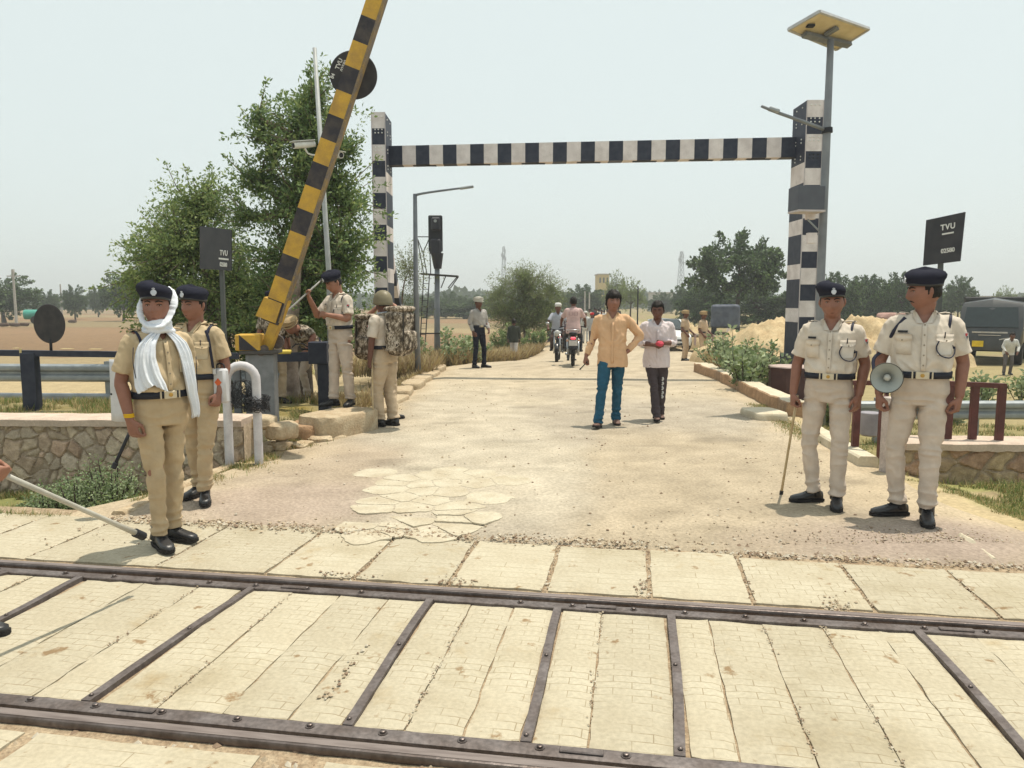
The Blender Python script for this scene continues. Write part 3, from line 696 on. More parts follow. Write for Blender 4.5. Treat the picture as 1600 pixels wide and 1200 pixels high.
def person(label, loc, yaw=0, H=1.75, skin='brown', group=None, cat='person', head=(0, 0, 0), lean=0, leanx=0, arms=None, feet=None, knees=None, hipz=None,
           shirt=None, trousers=None, sleeve='short', untuck=False, belly=0, hat=None, hair='short', shoe=LEATHER, voxel=.0075, lod=0, curl=(.55, .55), handd=None,
           extras=(), name='person', fat=1, shoes='boot', turban=None, mous=False, collar=True, palmd=None):
    """feet = ((x, y, z, yawdeg) right foot at -x, left foot at +x); arms = ((elbow), (wrist)) for right then left, in metres at height 1.75"""
    loc = Vector(loc); root = empty(name, loc, R(yaw)-math.atan2(loc.x, loc.y), label, cat, group); S = H/1.75; root.scale = (S, S, S); root['height'] = H
    hz = hipz if hipz is not None else .93; dz = hz-.93
    la, lx = R(lean), R(leanx)
    def post(v, lo=.9):                                   # lean everything above the hips about the pelvis
        v = Vector(v); t = sm(.82, 1.02, v.z)
        p = Vector((v.x, v.y, v.z-.93))
        a = la*t; p = Vector((p.x, p.y*cos(a)-p.z*sin(a), p.y*sin(a)+p.z*cos(a)))
        b = lx*t; p = Vector((p.x*cos(b)+p.z*sin(b), p.y, -p.x*sin(b)+p.z*cos(b)))
        return p+Vector((0, 0, .93+dz))
    feet = feet or ((-.1, 0, 0, -14), (.1, 0, 0, 14))
    sh = [post((-.172*fat, .004, 1.415)), post((.172*fat, .004, 1.415))]
    arms = arms or (((-.235, .03, 1.15), (-.245, -.03, .9)), ((.235, .03, 1.15), (.245, -.03, .9)))
    hipj = [Vector((-.088, 0, hz-.03)), Vector((.088, 0, hz-.03))]
    ank = [Vector((f[0], f[1], f[2]+.085)) for f in feet]
    if knees is None:
        knees = []
        for h, a, f in zip(hipj, ank, feet):
            m_ = (h+a)/2; L = (h-a).length; need = .85*1.0
            bend = sqrt(max(0, .4095**2-(L/2)**2))
            fy = R(f[3]); knees.append(m_+Vector((sin(fy)*(bend+.012), -cos(fy)*(bend+.012), .01)))
    knees = [Vector(k) for k in knees]
    # head placement
    hy, hp, hr = (R(a) for a in head)
    neck = post((0, .008, 1.5)); HM = Matrix.Translation(post((0, -.012, 1.642))) @ Matrix.Translation((0, 0, -.1)) @ (Matrix.Rotation(hy, 4, 'Z') @ Matrix.Rotation(hp, 4, 'X') @ Matrix.Rotation(hr, 4, 'Y')) @ Matrix.Translation((0, 0, .1)) @ Matrix.Scale(1.12, 4)
    # --- body, one skin
    b = MB(); nn = 12 if lod else 18
    zt = [.86, .95, 1.05, 1.15, 1.25, 1.34, 1.41, 1.45, 1.485]
    loft(b, zt, -.012, nn, belly, post=post)
    b.tube([post((0, .012, 1.44)), neck, HM @ Vector((0, .016, -.06))], [(.066, .064), (.062, .062), (.06, .06)], nn)
    head_grid(b, head_pt, HM, 20 if lod else 44, 14 if lod else 32)
    for sx in (-1, 1):
        b.tube([HM @ Vector((sx*.072, .012, -.034)), HM @ Vector((sx*.083, .016, -.005)), HM @ Vector((sx*.08, .018, .024))], [(.008, .012), (.009, .019), (.006, .012)], 8)
    hands = []
    for i, sx in enumerate((-1, 1)):
        e, w_ = Vector(arms[i][0]), Vector(arms[i][1]); s0 = sh[i]
        b.tube([s0+Vector((-sx*.05, 0, .01)), s0, s0+(e-s0)*.45, e, e+(w_-e)*.28, w_], [(.05, .05), (.054, .052), (.047, .05), (.04, .042), (.044, .041), (.027, .031)], nn, smooth=3)
        fd = (w_-e).normalized()
        if handd and handd[i]: fd = Vector(handd[i]).normalized()
        pd = Vector(palmd[i]) if palmd and palmd[i] else Vector((-sx, 0, 0))*.8+Vector((0, .35, 0))
        if lod < 2:
            d_ = fd; p_ = (pd-d_*pd.dot(d_)).normalized(); sd = d_.cross(p_)
            # thumb on the forward side
            want = Vector((0, -1, 0)) if abs(d_.y) < .8 else Vector((0, 0, 1))
            td = 1 if sd.dot(want) > 0 else -1
            hc = fingers(b, w_+fd*.005, fd, pd, None, curl[i], 1.1, td)
        else:
            b.tube([w_, w_+fd*.05, w_+fd*.1, w_+fd*.15], [(.024, .024), (.03, .025), (.03, .022), (.014, .012)], 8); hc = w_+fd*.08
        hands.append(hc)
    for h, k, a in zip(hipj, knees, ank):
        b.tube([h, h+(k-h)*.5, k, k+(a-k)*.35, a], [(.075, .075), (.062, .062), (.048, .05), (.048, .05), (.034, .038)], nn, smooth=2)
    link(remesh(b, 'body', SKIN[skin], voxel, 2 if not lod else 1), 'body', root)
    # --- face
    if lod < 2:
        def fc(x, z, off=0):
            "point on the face at height z, x to the side"
            q = 1-(x/.076)**2-(z/.118)**2; d = Vector((x/.076, -sqrt(max(.01, q)), z/.118)).normalized(); p = head_pt(d)
            return HM @ Vector((p.x, p.y-off, p.z))
        H3 = HM.to_3x3().to_4x4()
        for sx in (-1, 1):
            f = MB(); f.sph(fc(sx*.031, .004, -.005), (.0125, .008, .006), 10, 0, H3); f.sph(fc(sx*.031, .004, -.0005), (.0068, .004, .006), 8, 1, H3); f.tube([fc(sx*.017, .006, .0005), fc(sx*.031, .012, .001), fc(sx*.046, .007, .0005)], .0022, 5, 1)
            f.build('eye', [EYEW, EYED], root, True)
            f = MB(); f.tube([fc(sx*.014, .0225, .001), fc(sx*.03, .03, .001), fc(sx*.052, .024, .001)], [(.0035, .0055), (.004, .006), (.002, .003)], 6, smooth=2)
            f.build('eyebrow', HAIRM, root, True)
        f = MB(); f.tube([fc(-.023, -.073, -.002), fc(0, -.0725, 0), fc(.023, -.073, -.002)], [(.002, .003), (.003, .006), (.002, .003)], 8, smooth=3); f.build('lips', LIPM, root, True)
        if mous:
            f = MB(); f.tube([fc(-.032, -.066, 0), fc(-.012, -.058, .001), fc(.012, -.058, .001), fc(.032, -.066, 0)], [(.0015, .003), (.004, .007), (.004, .007), (.0015, .003)], 8, smooth=3); f.build('moustache', HAIRM, root, True)
    # --- hair
    if hair:
        th = {'short': .006, 'bushy': .024, 'full': .016}[hair]; lim = {'short': -.02, 'bushy': -.032, 'full': -.022}[hair]
        def hf(d):
            p = head_pt(d); x, y, z = p
            a = sm(.2, -.45, d.y)                          # 1 at the face
            line = lim*2.2*(1-a)+(.055 if hair != 'bushy' else .04)*a
            line += .012*noise.noise(Vector((x*60, y*40, 3))); on = sm(line-.008, line+.008, z)
            if on <= 0: return p*.88
            k = th*(.5+.8*sm(-.02, .1, z)); nz_ = noise.noise(Vector((d.x*5, d.y*5, d.z*3)))*th*.6+noise.noise(Vector((d.x*14, d.y*14, d.z*6)))*th*.45
            line_j = 0
            return p*(.9+.1*on)+p.normalized()*on*(k+nz_)
        f = MB(); head_grid(f, hf, HM, 40, 28); f.build('hair', HAIRM, root, True)
    # --- trousers
    tm, sm_ = trousers, shirt
    t_ = MB(); cr = .05
    loft(t_, [.845, .88, .93, .98, 1.03, 1.065], [.002, .008, .01, .006, .002, 0], 24, belly, post=post)
    for i, (h, k, a) in enumerate(zip(hipj, knees, ank)):
        w0 = fat
        dn = (a-k).normalized(); end = a+dn*(-.008 if shoes == 'boot' else .035)
        hh = h+Vector((0, 0, .02))
        t_.tube([hh, h+(k-h)*.28, h+(k-h)*.65, k, k+(a-k)*.4, k+(a-k)*.75, end], [(.084*w0, .1), (.087*w0, .1*w0), (.075*w0, .082*w0), (.064*w0, .07*w0), (.061*w0, .07*w0), (.058*w0, .068*w0), (.06*w0, .076*w0)], 20, side=(1, 0, 0), smooth=3)
    seed = rnd.uniform(0, 50)
    def fold(p, n, amp=.012):
        if voxel > .012: return 0
        kn = sum(gauss(p.z-k.z, .07) for k in knees)/2; cu = gauss(p.z-.13, .06); crt = gauss(p.z-.84, .06)
        a = noise.noise(Vector((p.x*7+seed, p.y*7, p.z*2.2)))*amp*1.1
        b_ = (.45-abs(noise.noise(Vector((p.x*5+seed, p.y*5+p.z*5, p.z*15))))*2)*amp*(.35+.8*kn+1.3*cu+1.1*crt)
        b_ += (.3-abs(noise.noise(Vector((p.x*13+p.z*7, p.y*13+seed, p.z*5))))*1.6)*amp*.55
        return (a+b_)*(1-.85*gauss(p.z-dz-1.06, .03))
    link(remesh(t_, 'trousers', tm, voxel, 5, fold), 'trousers', root)
    # --- shirt
    s_ = MB()
    def vpost(v):
        v = Vector(v); fr = max(0, -v.y)/max(.03, sqrt(v.x*v.x+v.y*v.y)); v.z -= .075*sm(1.42, 1.49, v.z)*fr**4*(1 if collar else .3); return post(v)
    if untuck: loft(s_, [.79, .84, .92, 1.0, 1.08, 1.16, 1.25, 1.34, 1.405, 1.45, 1.49], [.038, .036, .031, .027, .024, .02, .016, .012, .012, .012, .008], 28, belly, post=vpost)
    else: loft(s_, [1.05, 1.075, 1.11, 1.18, 1.26, 1.34, 1.405, 1.45, 1.49], [.004, .015, .018, .014, .011, .01, .012, .012, .008], 28, belly, post=vpost)
    for i, sx in enumerate((-1, 1)):
        e, w_ = Vector(arms[i][0]), Vector(arms[i][1]); s0 = sh[i]
        inn = s0+Vector((-sx*.07, 0, .012))
        if sleeve == 'short':
            en = s0+(e-s0)*.8
            s_.tube([inn, s0+Vector((sx*.004, 0, .0)), s0+(e-s0)*.3, en], [(.052, .058), (.064*fat, .066), (.066*fat, .07), (.07*fat, .075)], 16, smooth=3)
        else:
            stop = {'long': .92, 'rolled': .5}[sleeve]
            s_.tube([inn, s0+Vector((sx*.004, 0, .0)), s0+(e-s0)*.5, e, e+(w_-e)*.3, e+(w_-e)*stop], [(.052, .056), (.064, .066), (.06, .064), (.055, .058), (.05, .055), (.04, .044)], 16, smooth=3)
    sd2 = rnd.uniform(0, 50)
    def foldt(p, n, amp=.0115):
        if voxel > .012: return 0
        wst = gauss(p.z-dz-1.1, .06)+.35
        a = noise.noise(Vector((p.x*6+sd2, p.y*6, p.z*5)))*amp
        r_ = (.45-abs(noise.noise(Vector((p.x*9+p.z*6, p.y*8+sd2, p.z*9-abs(p.x)*8))))*2.2)*amp*1.2*wst+(.3-abs(noise.noise(Vector((p.x*17, p.y*15+sd2, p.z*12+p.x*14))))*1.6)*amp*.5
        return (a+r_)*(1-.85*gauss(p.z-dz-1.06, .022))
    link(remesh(s_, 'shirt', sm_, voxel, 6, foldt), 'shirt', root)
    B = lambda ang, z, off=.012: post(spt(R(ang), z, off, belly))
    info = dict(root=root, hands=hands, HM=HM, post=post, B=B, sh=sh, S=S, arms=arms, lod=lod)
    if collar and lod < 2:
        f = MB()
        for sx in (-1, 1):
            pts = [post((sx*.008, -.098, 1.418)), post((sx*.05, -.098, 1.422)), post((sx*.078, -.055, 1.48)), post((sx*.066, -.022, 1.515)), post((sx*.045, -.058, 1.485))]
            o_ = len(f.v); V = [p+Vector((0, -.006, 0)) for p in pts]+[p+Vector((0, .004, -.003)) for p in pts]
            n = 5; f.add(V, [tuple(range(n)), tuple(reversed(range(n, 2*n)))]+[(k, (k+1) % n, n+(k+1) % n, n+k) for k in range(n)])
        f.tube([post((.068*cos(a), .006+.066*sin(a), 1.497+.014*sin(a))) for a in np.linspace(R(-38), R(218), 20)], [(.007, .021)]*20, 8, side=(0, 0, 1))
        f.build('collar', sm_, root, True)
    # --- belt
    if not untuck and hat != 'none' and lod < 3:
        z0, z1 = 1.035, 1.082; n = 40; V = []
        for z, o_ in ((z0, .018), (z1, .018), (z1, .006), (z0, .006)): V += [post(spt(2*pi*k/n, z, o_+.004, belly)) for k in range(n)]
        f = MB(); f.add(V, [(i*n+k, i*n+(k+1) % n, ((i+1) % 4)*n+(k+1) % n, ((i+1) % 4)*n+k) for i in range(4) for k in range(n)]); bt = f.build('belt', BELTM, root, True)
        if lod < 2:
            c = B(0, 1.058, .026); f = MB(); f.box(c, (.085, .008, .05), bev=.002); f.box(c+Vector((.062, .006, 0)), (.011, .008, .054), bev=.002); f.box(c+Vector((-.062, .006, 0)), (.011, .008, .054), bev=.002)
            f.build('buckle', BRASS, bt)
            f = MB(); f.lathe([(.014, -.002), (.014, .002), (.008, .004), (.001, .004)], c+Vector((0, -.006, 0)), 10, M=Matrix.Rotation(pi/2, 4, 'X')); f.build('buckle_crest', mat('crest_gold', (.5, .3, .08), .4, metal=.5), bt)
    # --- shoes
    if shoes:
        for i, fz in enumerate(feet):
            fy = R(fz[3]); Mx = Matrix.Translation((fz[0], fz[1], fz[2])) @ Matrix.Rotation(fy, 4, 'Z')
            if len(fz) > 4: Mx = Mx @ Matrix.Rotation(R(fz[4]), 4, 'X')
            hgt = {'boot': 1.0, 'shoe': .8, 'sandal': .5}[shoes]
            prof = [(.075, .024, .05), (.068, .034, .072), (.03, .037, .092), (-.02, .036, .092), (-.06, .04, .07), (-.11, .046, .052), (-.155, .043, .044), (-.188, .03, .036), (-.2, .012, .02)]
            f = MB(); V = []; n = 14
            for y, wx, h in prof:
                h *= hgt
                for k in range(n):
                    a = 2*pi*k/n; ca, sa = cos(a), sin(a)
                    V.append(Mx @ Vector((wx*(abs(ca)**.7)*(1 if ca > 0 else -1), y, .012+h*.5+h*.5*(abs(sa)**.75)*(1 if sa > 0 else -1))))
            N = len(prof); f.add(V, [(i_*n+k, (i_+1)*n+k, (i_+1)*n+(k+1) % n, i_*n+(k+1) % n) for i_ in range(N-1) for k in range(n)]+[tuple(range(n)), tuple(reversed(range((N-1)*n, N*n)))])
            if shoes == 'boot': f.tube([Mx @ Vector((0, .02, .05)), Mx @ Vector((0, .006, .1)), Mx @ Vector((0, .0, .15))], [(.038, .062), (.042, .054), (.046, .05)], 14)
            so_ = f.build('shoe', shoe, root, True)
            if lod < 2:
                f = MB(); out = [(.036, .08), (.042, .03), (.04, -.03), (.05, -.1), (.046, -.16), (.026, -.2), (0, -.208)]
                pg = [(x, y) for x, y in out]+[(-x, y) for x, y in reversed(out[:-1])]
                f.prism(pg, 0, .024, M=Mx); f.build('sole', SOLE, so_)
                if shoes == 'boot' and lod < 1:
                    f = MB()
                    for q in range(4): f.tube([Mx @ Vector((-.02, -.03-.018*q, .103-.012*q)), Mx @ Vector((0, -.034-.018*q, .109-.012*q)), Mx @ Vector((.02, -.03-.018*q, .103-.012*q))], .0028, 5)
                    f.build('laces', BLACKM, so_, True)
    # --- headgear
    if hat in ('beret', 'beret2'):
        f = MB(); n = 36; V = []; sgn = -1 if hat == 'beret' else 1
        prof = [(.034, 1.06, 0), (.046, 1.09, 0), (.064, 1.13, .1), (.083, 1.24, .5), (.103, 1.27, .9), (.122, 1.14, 1), (.137, .85, 1), (.145, .45, 1), (.148, .05, 1)]
        for z, k, sft in prof:
            for i in range(n):
                a = 2*pi*i/n; px, py = .078*k*cos(a), .099*k*sin(a)
                zz = z+(-.012*sft*cos(a)*sgn*-1 if True else 0)+.012*(py < 0)*abs(py)/.1*(z < .07)+.003*noise.noise(Vector((px*20, py*20, z*20)))
                V.append(HM @ Vector((px+sgn*.012*sft, py+.006*sft, zz-.0*sft)))
        N = len(prof); f.add(V, [(i*n+k, i*n+(k+1) % n, (i+1)*n+(k+1) % n, (i+1)*n+k) for i in range(N-1) for k in range(n)]+[tuple(reversed(range(n))), tuple(range((N-1)*n, N*n))])
        br = f.build('beret', NAVY, root, True)
        if lod < 2:
            f = MB(); V = []
            for z, k in ((.03, 1.04), (.03, 1.075), (.05, 1.085), (.05, 1.05)): V += [HM @ Vector((.078*k*cos(2*pi*i/n), .099*k*sin(2*pi*i/n), z+(.012*abs(sin(2*pi*i/n)) if sin(2*pi*i/n) < 0 else 0))) for i in range(n)]
            f.add(V, [(i*n+k, i*n+(k+1) % n, ((i+1) % 4)*n+(k+1) % n, ((i+1) % 4)*n+k) for i in range(4) for k in range(n)]); f.build('leather_band', LEATHER, br, True)
            f = MB(); RM = HM.to_3x3().to_4x4() @ Matrix.Rotation(pi/2-.1, 4, 'X'); c = HM @ Vector((.012, -.119, .078))
            f.lathe([(.0165, -.002), (.0165, .002), (.0125, .0025), (.0122, .0005), (.006, .0005), (.006, .004), (.0005, .004)], c, 20, M=RM)
            for q in range(3): f.box(HM @ Vector((.012+(q-1)*.006, -.121, .1)), (.004, .003, .009+(q == 1)*.005))
            f.box(HM @ Vector((.012, -.1185, .062)), (.02, .003, .005)); f.build('cap_badge', SILVER, br)
    if hat == 'helmet':
        f = MB(); n = 32; V = []
        prof = [(-.03, 1.3), (-.028, 1.34), (0, 1.33), (.04, 1.3), (.08, 1.18), (.11, .98), (.132, .7), (.145, .36), (.148, .03)]
        for z, k in prof:
            V += [HM @ Vector((.08*k*cos(2*pi*i/n), .102*k*sin(2*pi*i/n)+.002, z+(.028*max(0, -sin(2*pi*i/n)) if z < .02 else 0))) for i in range(n)]
        N = len(prof); f.add(V, [(i*n+k, i*n+(k+1) % n, (i+1)*n+(k+1) % n, (i+1)*n+k) for i in range(N-1) for k in range(n)]+[tuple(reversed(range(n))), tuple(range((N-1)*n, N*n))])
        he = f.build('helmet', mat('olive_helmet', (.22, .19, .12), .45, (.17, .145, .09), 8), root, True)
        f = MB(); V = [HM @ Vector((.108*cos(a), .138*sin(a)+.002, -.026+.028*max(0, -sin(a)))) for a in np.linspace(0, 2*pi, 33)]
        f.tube(V, .004, 6); f.build('rim', mat('olive_rim', (.12, .1, .06), .6), he, True)
    if hat in ('turban', 'cap', 'tancap'):
        f = MB(); m_ = {'turban': cloth('white_turban', (.6, .58, .52)), 'cap': cloth('white_cap', (.65, .65, .62)), 'tancap': cloth('tan_turban', (.45, .33, .19))}[hat]
        f.lathe([(.075, .0), (.092, .015), (.098, .04), (.097, .07), (.085, .095), (.055, .115), (.002, .12)], (0, 0, 0), 20, M=HM @ Matrix.Translation((0, .01, .025)), sy=1.18)
        if hat != 'cap':
            for q in range(4): f.tube([HM @ Vector((.1*cos(a), .01+.118*sin(a), .045+.02*q+.02*sin(a+q*1.3))) for a in np.linspace(0, 2*pi, 19)], .011, 6)
        f.build('turban' if hat != 'cap' else 'cap', m_, root, True)
    return info
def epaulettes(I, m, stars=True):
    for sx in (-1, 1):
        f = MB(); a = I['post']((sx*.082, .012, 1.478)); b_ = I['post']((sx*.178, .012, 1.484)); mid_ = (a+b_)/2+Vector((0, 0, .014))
        f.tube([a+Vector((0, 0, .006)), mid_, b_+Vector((0, 0, .002))], [(.005, .02), (.005, .024), (.005, .027)], 8, side=(0, 0, 1), smooth=2); ep = f.build('epaulette', m, I['root'], True)
        f = MB(); f.box(b_+Vector((-sx*.012, 0, .009)), (.014, .05, .005), bev=.001); f.build('shoulder_title', BLACKM, ep)
def pockets(I, m, pen=True, tagm=True):
    B = I['B']
    for sx in (-1, 1):
        f = MB(); n = 6
        def patch(a0, a1, z0, z1, off, drop=0):
            V = []
            for i in range(n+1):
                for j in range(3):
                    a = a0+(a1-a0)*i/n; z = z0+(z1-z0)*j/2; dd = drop*(1-abs(2*i/n-1)) if j == 0 else 0
                    V.append(B(sx*a, z-dd, off))
            V2 = [v+Vector((0, .012, 0)) for v in V]; k = len(V)
            Fs = [(i*3+j, i*3+j+1, (i+1)*3+j+1, (i+1)*3+j) for i in range(n) for j in range(2)]
            if sx > 0: Fs = [tuple(reversed(q)) for q in Fs]
            f.add(V+V2, Fs+[tuple(reversed([x+k for x in q])) for q in Fs]+[(0, 1, k+1, k), (1, 2, k+2, k+1), (n*3, n*3+1, k+n*3+1, k+n*3), (n*3+1, n*3+2, k+n*3+2, k+n*3+1)]+[(i*3, (i+1)*3, k+(i+1)*3, k+i*3) for i in range(n)]+[(i*3+2, (i+1)*3+2, k+(i+1)*3+2, k+i*3+2) for i in range(n)])
        patch(22, 54, 1.205, 1.325, .0195); patch(20, 56, 1.305, 1.345, .0235, .016)
        p = f.build('shirt_pocket', m, I['root'], True)
        f = MB(); f.lathe([(.006, 0), (.006, .003), (.001, .004)], B(sx*38, 1.302, .025), 8, M=Matrix.Rotation(pi/2, 4, 'X')); f.build('button', mat('button_dull', (.3, .25, .18), .4), p)
    f = MB(); P_ = [B(0, z, .0215) for z in np.linspace(1.09, 1.41, 12)]
    f.tube(P_, [(.016, .004)]*12, 8, side=(1, 0, 0))
    pk = f.build('placket', m, I['root'], True)
    for z in (1.13, 1.2, 1.27, 1.34, 1.41):
        f = MB(); f.lathe([(.006, 0), (.006, .003), (.001, .004)], B(0, z, .025), 8, M=Matrix.Rotation(pi/2, 4, 'X')); f.build('button', mat('button_dull', (.3, .25, .18), .4), pk)
    if tagm:
        f = MB(); c = B(-38, 1.362, .02); f.box(c, (.07, .006, .016), rz=R(38)*-.8, bev=.001); f.build('name_tag', BLACKM, I['root'])
    if pen:
        f = MB(); c = B(33, 1.34, .03); f.cyl(c+Vector((0, 0, -.02)), c+Vector((.002, 0, .022)), .004, n=8); f.build('pen', BLACKM, I['root'], True)
def lanyard(I, side=1, hook=True, thick=.006):
    "dark strap round one shoulder and its cord into the breast pocket"
    B, post, s0 = I['B'], I['post'], I['sh'][0 if side < 0 else 1]
    e = Vector(I['arms'][0 if side < 0 else 1][0]); m_ = mat('navy_strap', (.02, .022, .045), .6)
    f = MB(); c = s0+(e-s0)*.06+Vector((-side*.012, 0, -.0)); ax = Vector((side, 0, .0)).normalized()
    pts = []
    for a in np.linspace(R(-130), R(130), 20):
        pts.append(Vector((c.x+side*(-.018+.012*cos(a)), c.y+sin(a)*.079, c.z-.012+cos(a)*.095)))
    pts = [B(side*62, 1.245, .018)]+pts[::1]+[B(side*122, 1.245, .018)]
    f.tube(pts, [(thick*1.6, thick*.7)]*len(pts), 8, side=(1, 0, 0)); st_ = f.build('shoulder_strap', m_, I['root'], True)
    if hook:
        f = MB(); f.tube([B(side*66, 1.26, .022), B(side*60, 1.215, .03), B(side*45, 1.185, .036), B(side*28, 1.20, .034), B(side*20, 1.25, .03), B(side*24, 1.3, .03)], .0045, 8, smooth=5); f.build('cord', m_, st_, True)
def badge(I, side=1):
    e = Vector(I['arms'][0 if side < 0 else 1][0]); s0 = I['sh'][0 if side < 0 else 1]
    d = (e-s0).normalized(); c = s0+d*.085+Vector((side*.062, -.04, 0)); out = Vector((side*.8, -.6, .1)).normalized()
    q = out.to_track_quat('Z', 'Y').to_matrix().to_4x4()
    f = MB(); sh_ = [(-.022, .022), (.022, .022), (.022, -.006), (0, -.034), (-.022, -.006)]
    f.prism(sh_, -.012, .002, M=Matrix.Translation(c) @ q); o = f.build('arm_badge', mat('badge_white', (.6, .58, .56), .7), I['root'])
    f = MB(); f.prism([(-.016, .017), (.014, .017), (.006, 0), (-.012, -.004)], .0, .004, M=Matrix.Translation(c) @ q); f.build('badge_device', mat('badge_red', (.5, .05, .06), .7), o)
    f = MB(); f.prism([(-.004, -.003), (.015, -.001), (.002, -.026)], .0, .004, M=Matrix.Translation(c) @ q); f.build('badge_lower_device', BLACKM, o)
def wpt(I, p):
    "a point of the figure in world coordinates"
    r = I['root']; a = r.rotation_euler[2]; p = Vector(p)*I['S']
    return Vector((p.x*cos(a)-p.y*sin(a), p.x*sin(a)+p.y*cos(a), p.z))+Vector(r.location)
def lpt(I, wp):
    r = I['root']; a = -r.rotation_euler[2]; p = Vector(wp)-Vector(r.location)
    return Vector((p.x*cos(a)-p.y*sin(a), p.x*sin(a)+p.y*cos(a), p.z))/I['S']
# ------------------------------------------------------------------ the cast
def at(x, y, z=0):
    p = G(x, y, z); return Vector((p.x, p.y, gz(p.x, p.y)+.006))
def stick(label, p0, p1, r0=.013, r1=.016, tip=True, m=None, ferr=.05):
    "baton of cane with a dark ferrule at p1"
    p0 = Vector(p0); p1 = Vector(p1); root = empty('baton', p0, 0, label, 'baton'); d = (p1-p0); u = d.normalized()
    f = MB(); f.tube([u*0, d*.3, d*.7, d-u*ferr*.5], [r0, r0, r0, r1*.9], 10); f.build('shaft', m or mat('pale_cane', (.5, .4, .25), .5, (.4, .3, .16), 12), root, True)
    f = MB(); f.tube([d-u*ferr, d-u*ferr*.96, d], [r1*.9, r1*1.3, r1*1.3], 10); f.build('ferrule', BLACKM, root, 'auto')
    return root
# 1 officer with the white scarf
I1 = person('officer in black beret with white scarf round head and neck, yellow thread on his wrist', at(262, 852), 24, 1.79, 'brown', head=(-36, -2, 0),
    arms=(((-.235, .035, 1.155), (-.228, -.05, .905)), ((.235, .06, 1.16), (.16, .16, .93))), feet=((-.06, -.02, 0, -6), (.075, .08, 0, 24)),
    shirt=C_TANS, trousers=C_TAN, belly=.12, hat='beret', hair='short', voxel=.006, fat=.94, curl=(.75, .5), handd=((.15, -.25, -1), None))
epaulettes(I1, C_TANS); pockets(I1, C_TANS, False, False)
lanyard(I1, -1, False)
f = MB(); w_ = Vector((-.2285, -.046, .925)); dd = (Vector((-.235, .035, 1.155))-w_).normalized()
for q in (0, .009, .018): f.tube([w_+dd*q+Vector((.029*cos(a), .031*sin(a), 0)) for a in np.linspace(0, 2*pi, 17)], .0045, 6)
f.build('wrist_thread', mat('yellow_thread', (.75, .45, .01), .7), I1['root'], True)
def scarf(I):
    HM, B, post = I['HM'], I['B'], I['post']; m_ = mat('white_scarf_cotton', (.74, .77, .82), .9, (.66, .69, .75), 9, bump=.4, bscale=30, spec=.1)
    f = MB()
    # band under the chin and up both cheeks behind the beret
    pts = [HM @ Vector(p) for p in ((-.08, .02, .06), (-.088, -.02, 0), (-.078, -.05, -.06), (-.04, -.08, -.115), (.01, -.085, -.127), (.05, -.07, -.11), (.082, -.03, -.05), (.093, .0, .02), (.086, .03, .085), (.06, .05, .12))]
    f.tube(pts, [(.006, .012), (.008, .02), (.01, .022), (.012, .026), (.014, .03), (.012, .028), (.011, .03), (.01, .032), (.009, .028), (.005, .012)], 10, side=(0, 0, 1), smooth=4)
    # back of the head covered down to the neck
    def hf(d):
        p = head_pt(d); on = sm(.06, .28, d.y)*sm(.075, .05, p.z); return p*(.88+.12*on)+p.normalized()*.013*on
    head_grid(f, hf, HM, 36, 24)
    # wraps round the neck
    for q, (z, r_) in enumerate(((1.488, .082), (1.508, .077), (1.528, .07), (1.472, .09))):
        f.tube([post(((r_+.006*sin(a*3+q))*cos(a), .0+(r_+.002)*sin(a)-.012, z+.014*sin(a+1+q*.8))) for a in np.linspace(0, 2*pi, 25)], [(.019, .016)]*25, 8)
    o1 = remesh(f, 'scarf', m_, .006, 4, lambda p, n: (1-abs(noise.noise(Vector((p.x*14+p.z*9, p.y*14, p.z*30))))*2.5)*.004)
    sc_ = link(o1, 'scarf', I['root'])
    def fall(pts, seed, hem):
        "a hanging gathered end: pts = (ang, z, off, halfwidth deg)"
        f = MB(); nu = 26; V = []
        P_, _ = spline([Vector((a, z, o_)) for a, z, o_, h in pts], [(h, 0) for a, z, o_, h in pts], 6); _w = _
        for i, (c, w2) in enumerate(zip(P_, _w)):
            t = i/(len(P_)-1)
            for k in range(nu+1):
                s_ = k/nu*2-1; a = c.x+s_*w2[0]
                z = c.y-(hem*abs(s_)*t if hem else 0)-(.012*noise.noise(Vector((k*.7, seed, 1))) if i == len(P_)-1 else 0)
                pl_ = .010*sin(s_*9+seed+t*1.5)+.006*sin(s_*21+seed*2)+.008*noise.noise(Vector((s_*4, t*3, seed)))
                V.append(B(a, z, c.z+pl_*(.5+t*.8)))
        n0 = len(V); rows = len(P_)
        V2 = [v-(Vector((0, -1, 0)) if False else (v-Vector((0, 0, v.z))).normalized())*.006 for v in V]
        Fs = [(i*(nu+1)+k, (i+1)*(nu+1)+k, (i+1)*(nu+1)+k+1, i*(nu+1)+k+1) for i in range(rows-1) for k in range(nu)]
        rim = [k for k in range(nu+1)]+[i*(nu+1)+nu for i in range(1, rows)]+[(rows-1)*(nu+1)+k for k in range(nu-1, -1, -1)]+[i*(nu+1) for i in range(rows-2, 0, -1)]
        f.add(V+V2, Fs+[tuple(reversed([x+n0 for x in q])) for q in Fs]+[(rim[k], rim[(k+1) % len(rim)], n0+rim[(k+1) % len(rim)], n0+rim[k]) for k in range(len(rim))])
        return f
    e1 = fall([(-14, 1.49, .03, 12), (-30, 1.42, .035, 14), (-38, 1.34, .04, 17), (-40, 1.25, .045, 22), (-36, 1.17, .055, 26), (-30, 1.13, .06, 24)], 1.3, .05).build('scarf_end', m_, sc_, True)
    e2 = fall([(14, 1.49, .03, 10), (24, 1.42, .035, 12), (32, 1.32, .04, 14), (38, 1.2, .045, 15), (43, 1.08, .055, 14), (48, .97, .06, 11), (50, .9, .06, 7)], 4.1, .02).build('scarf_end', m_, sc_, True)
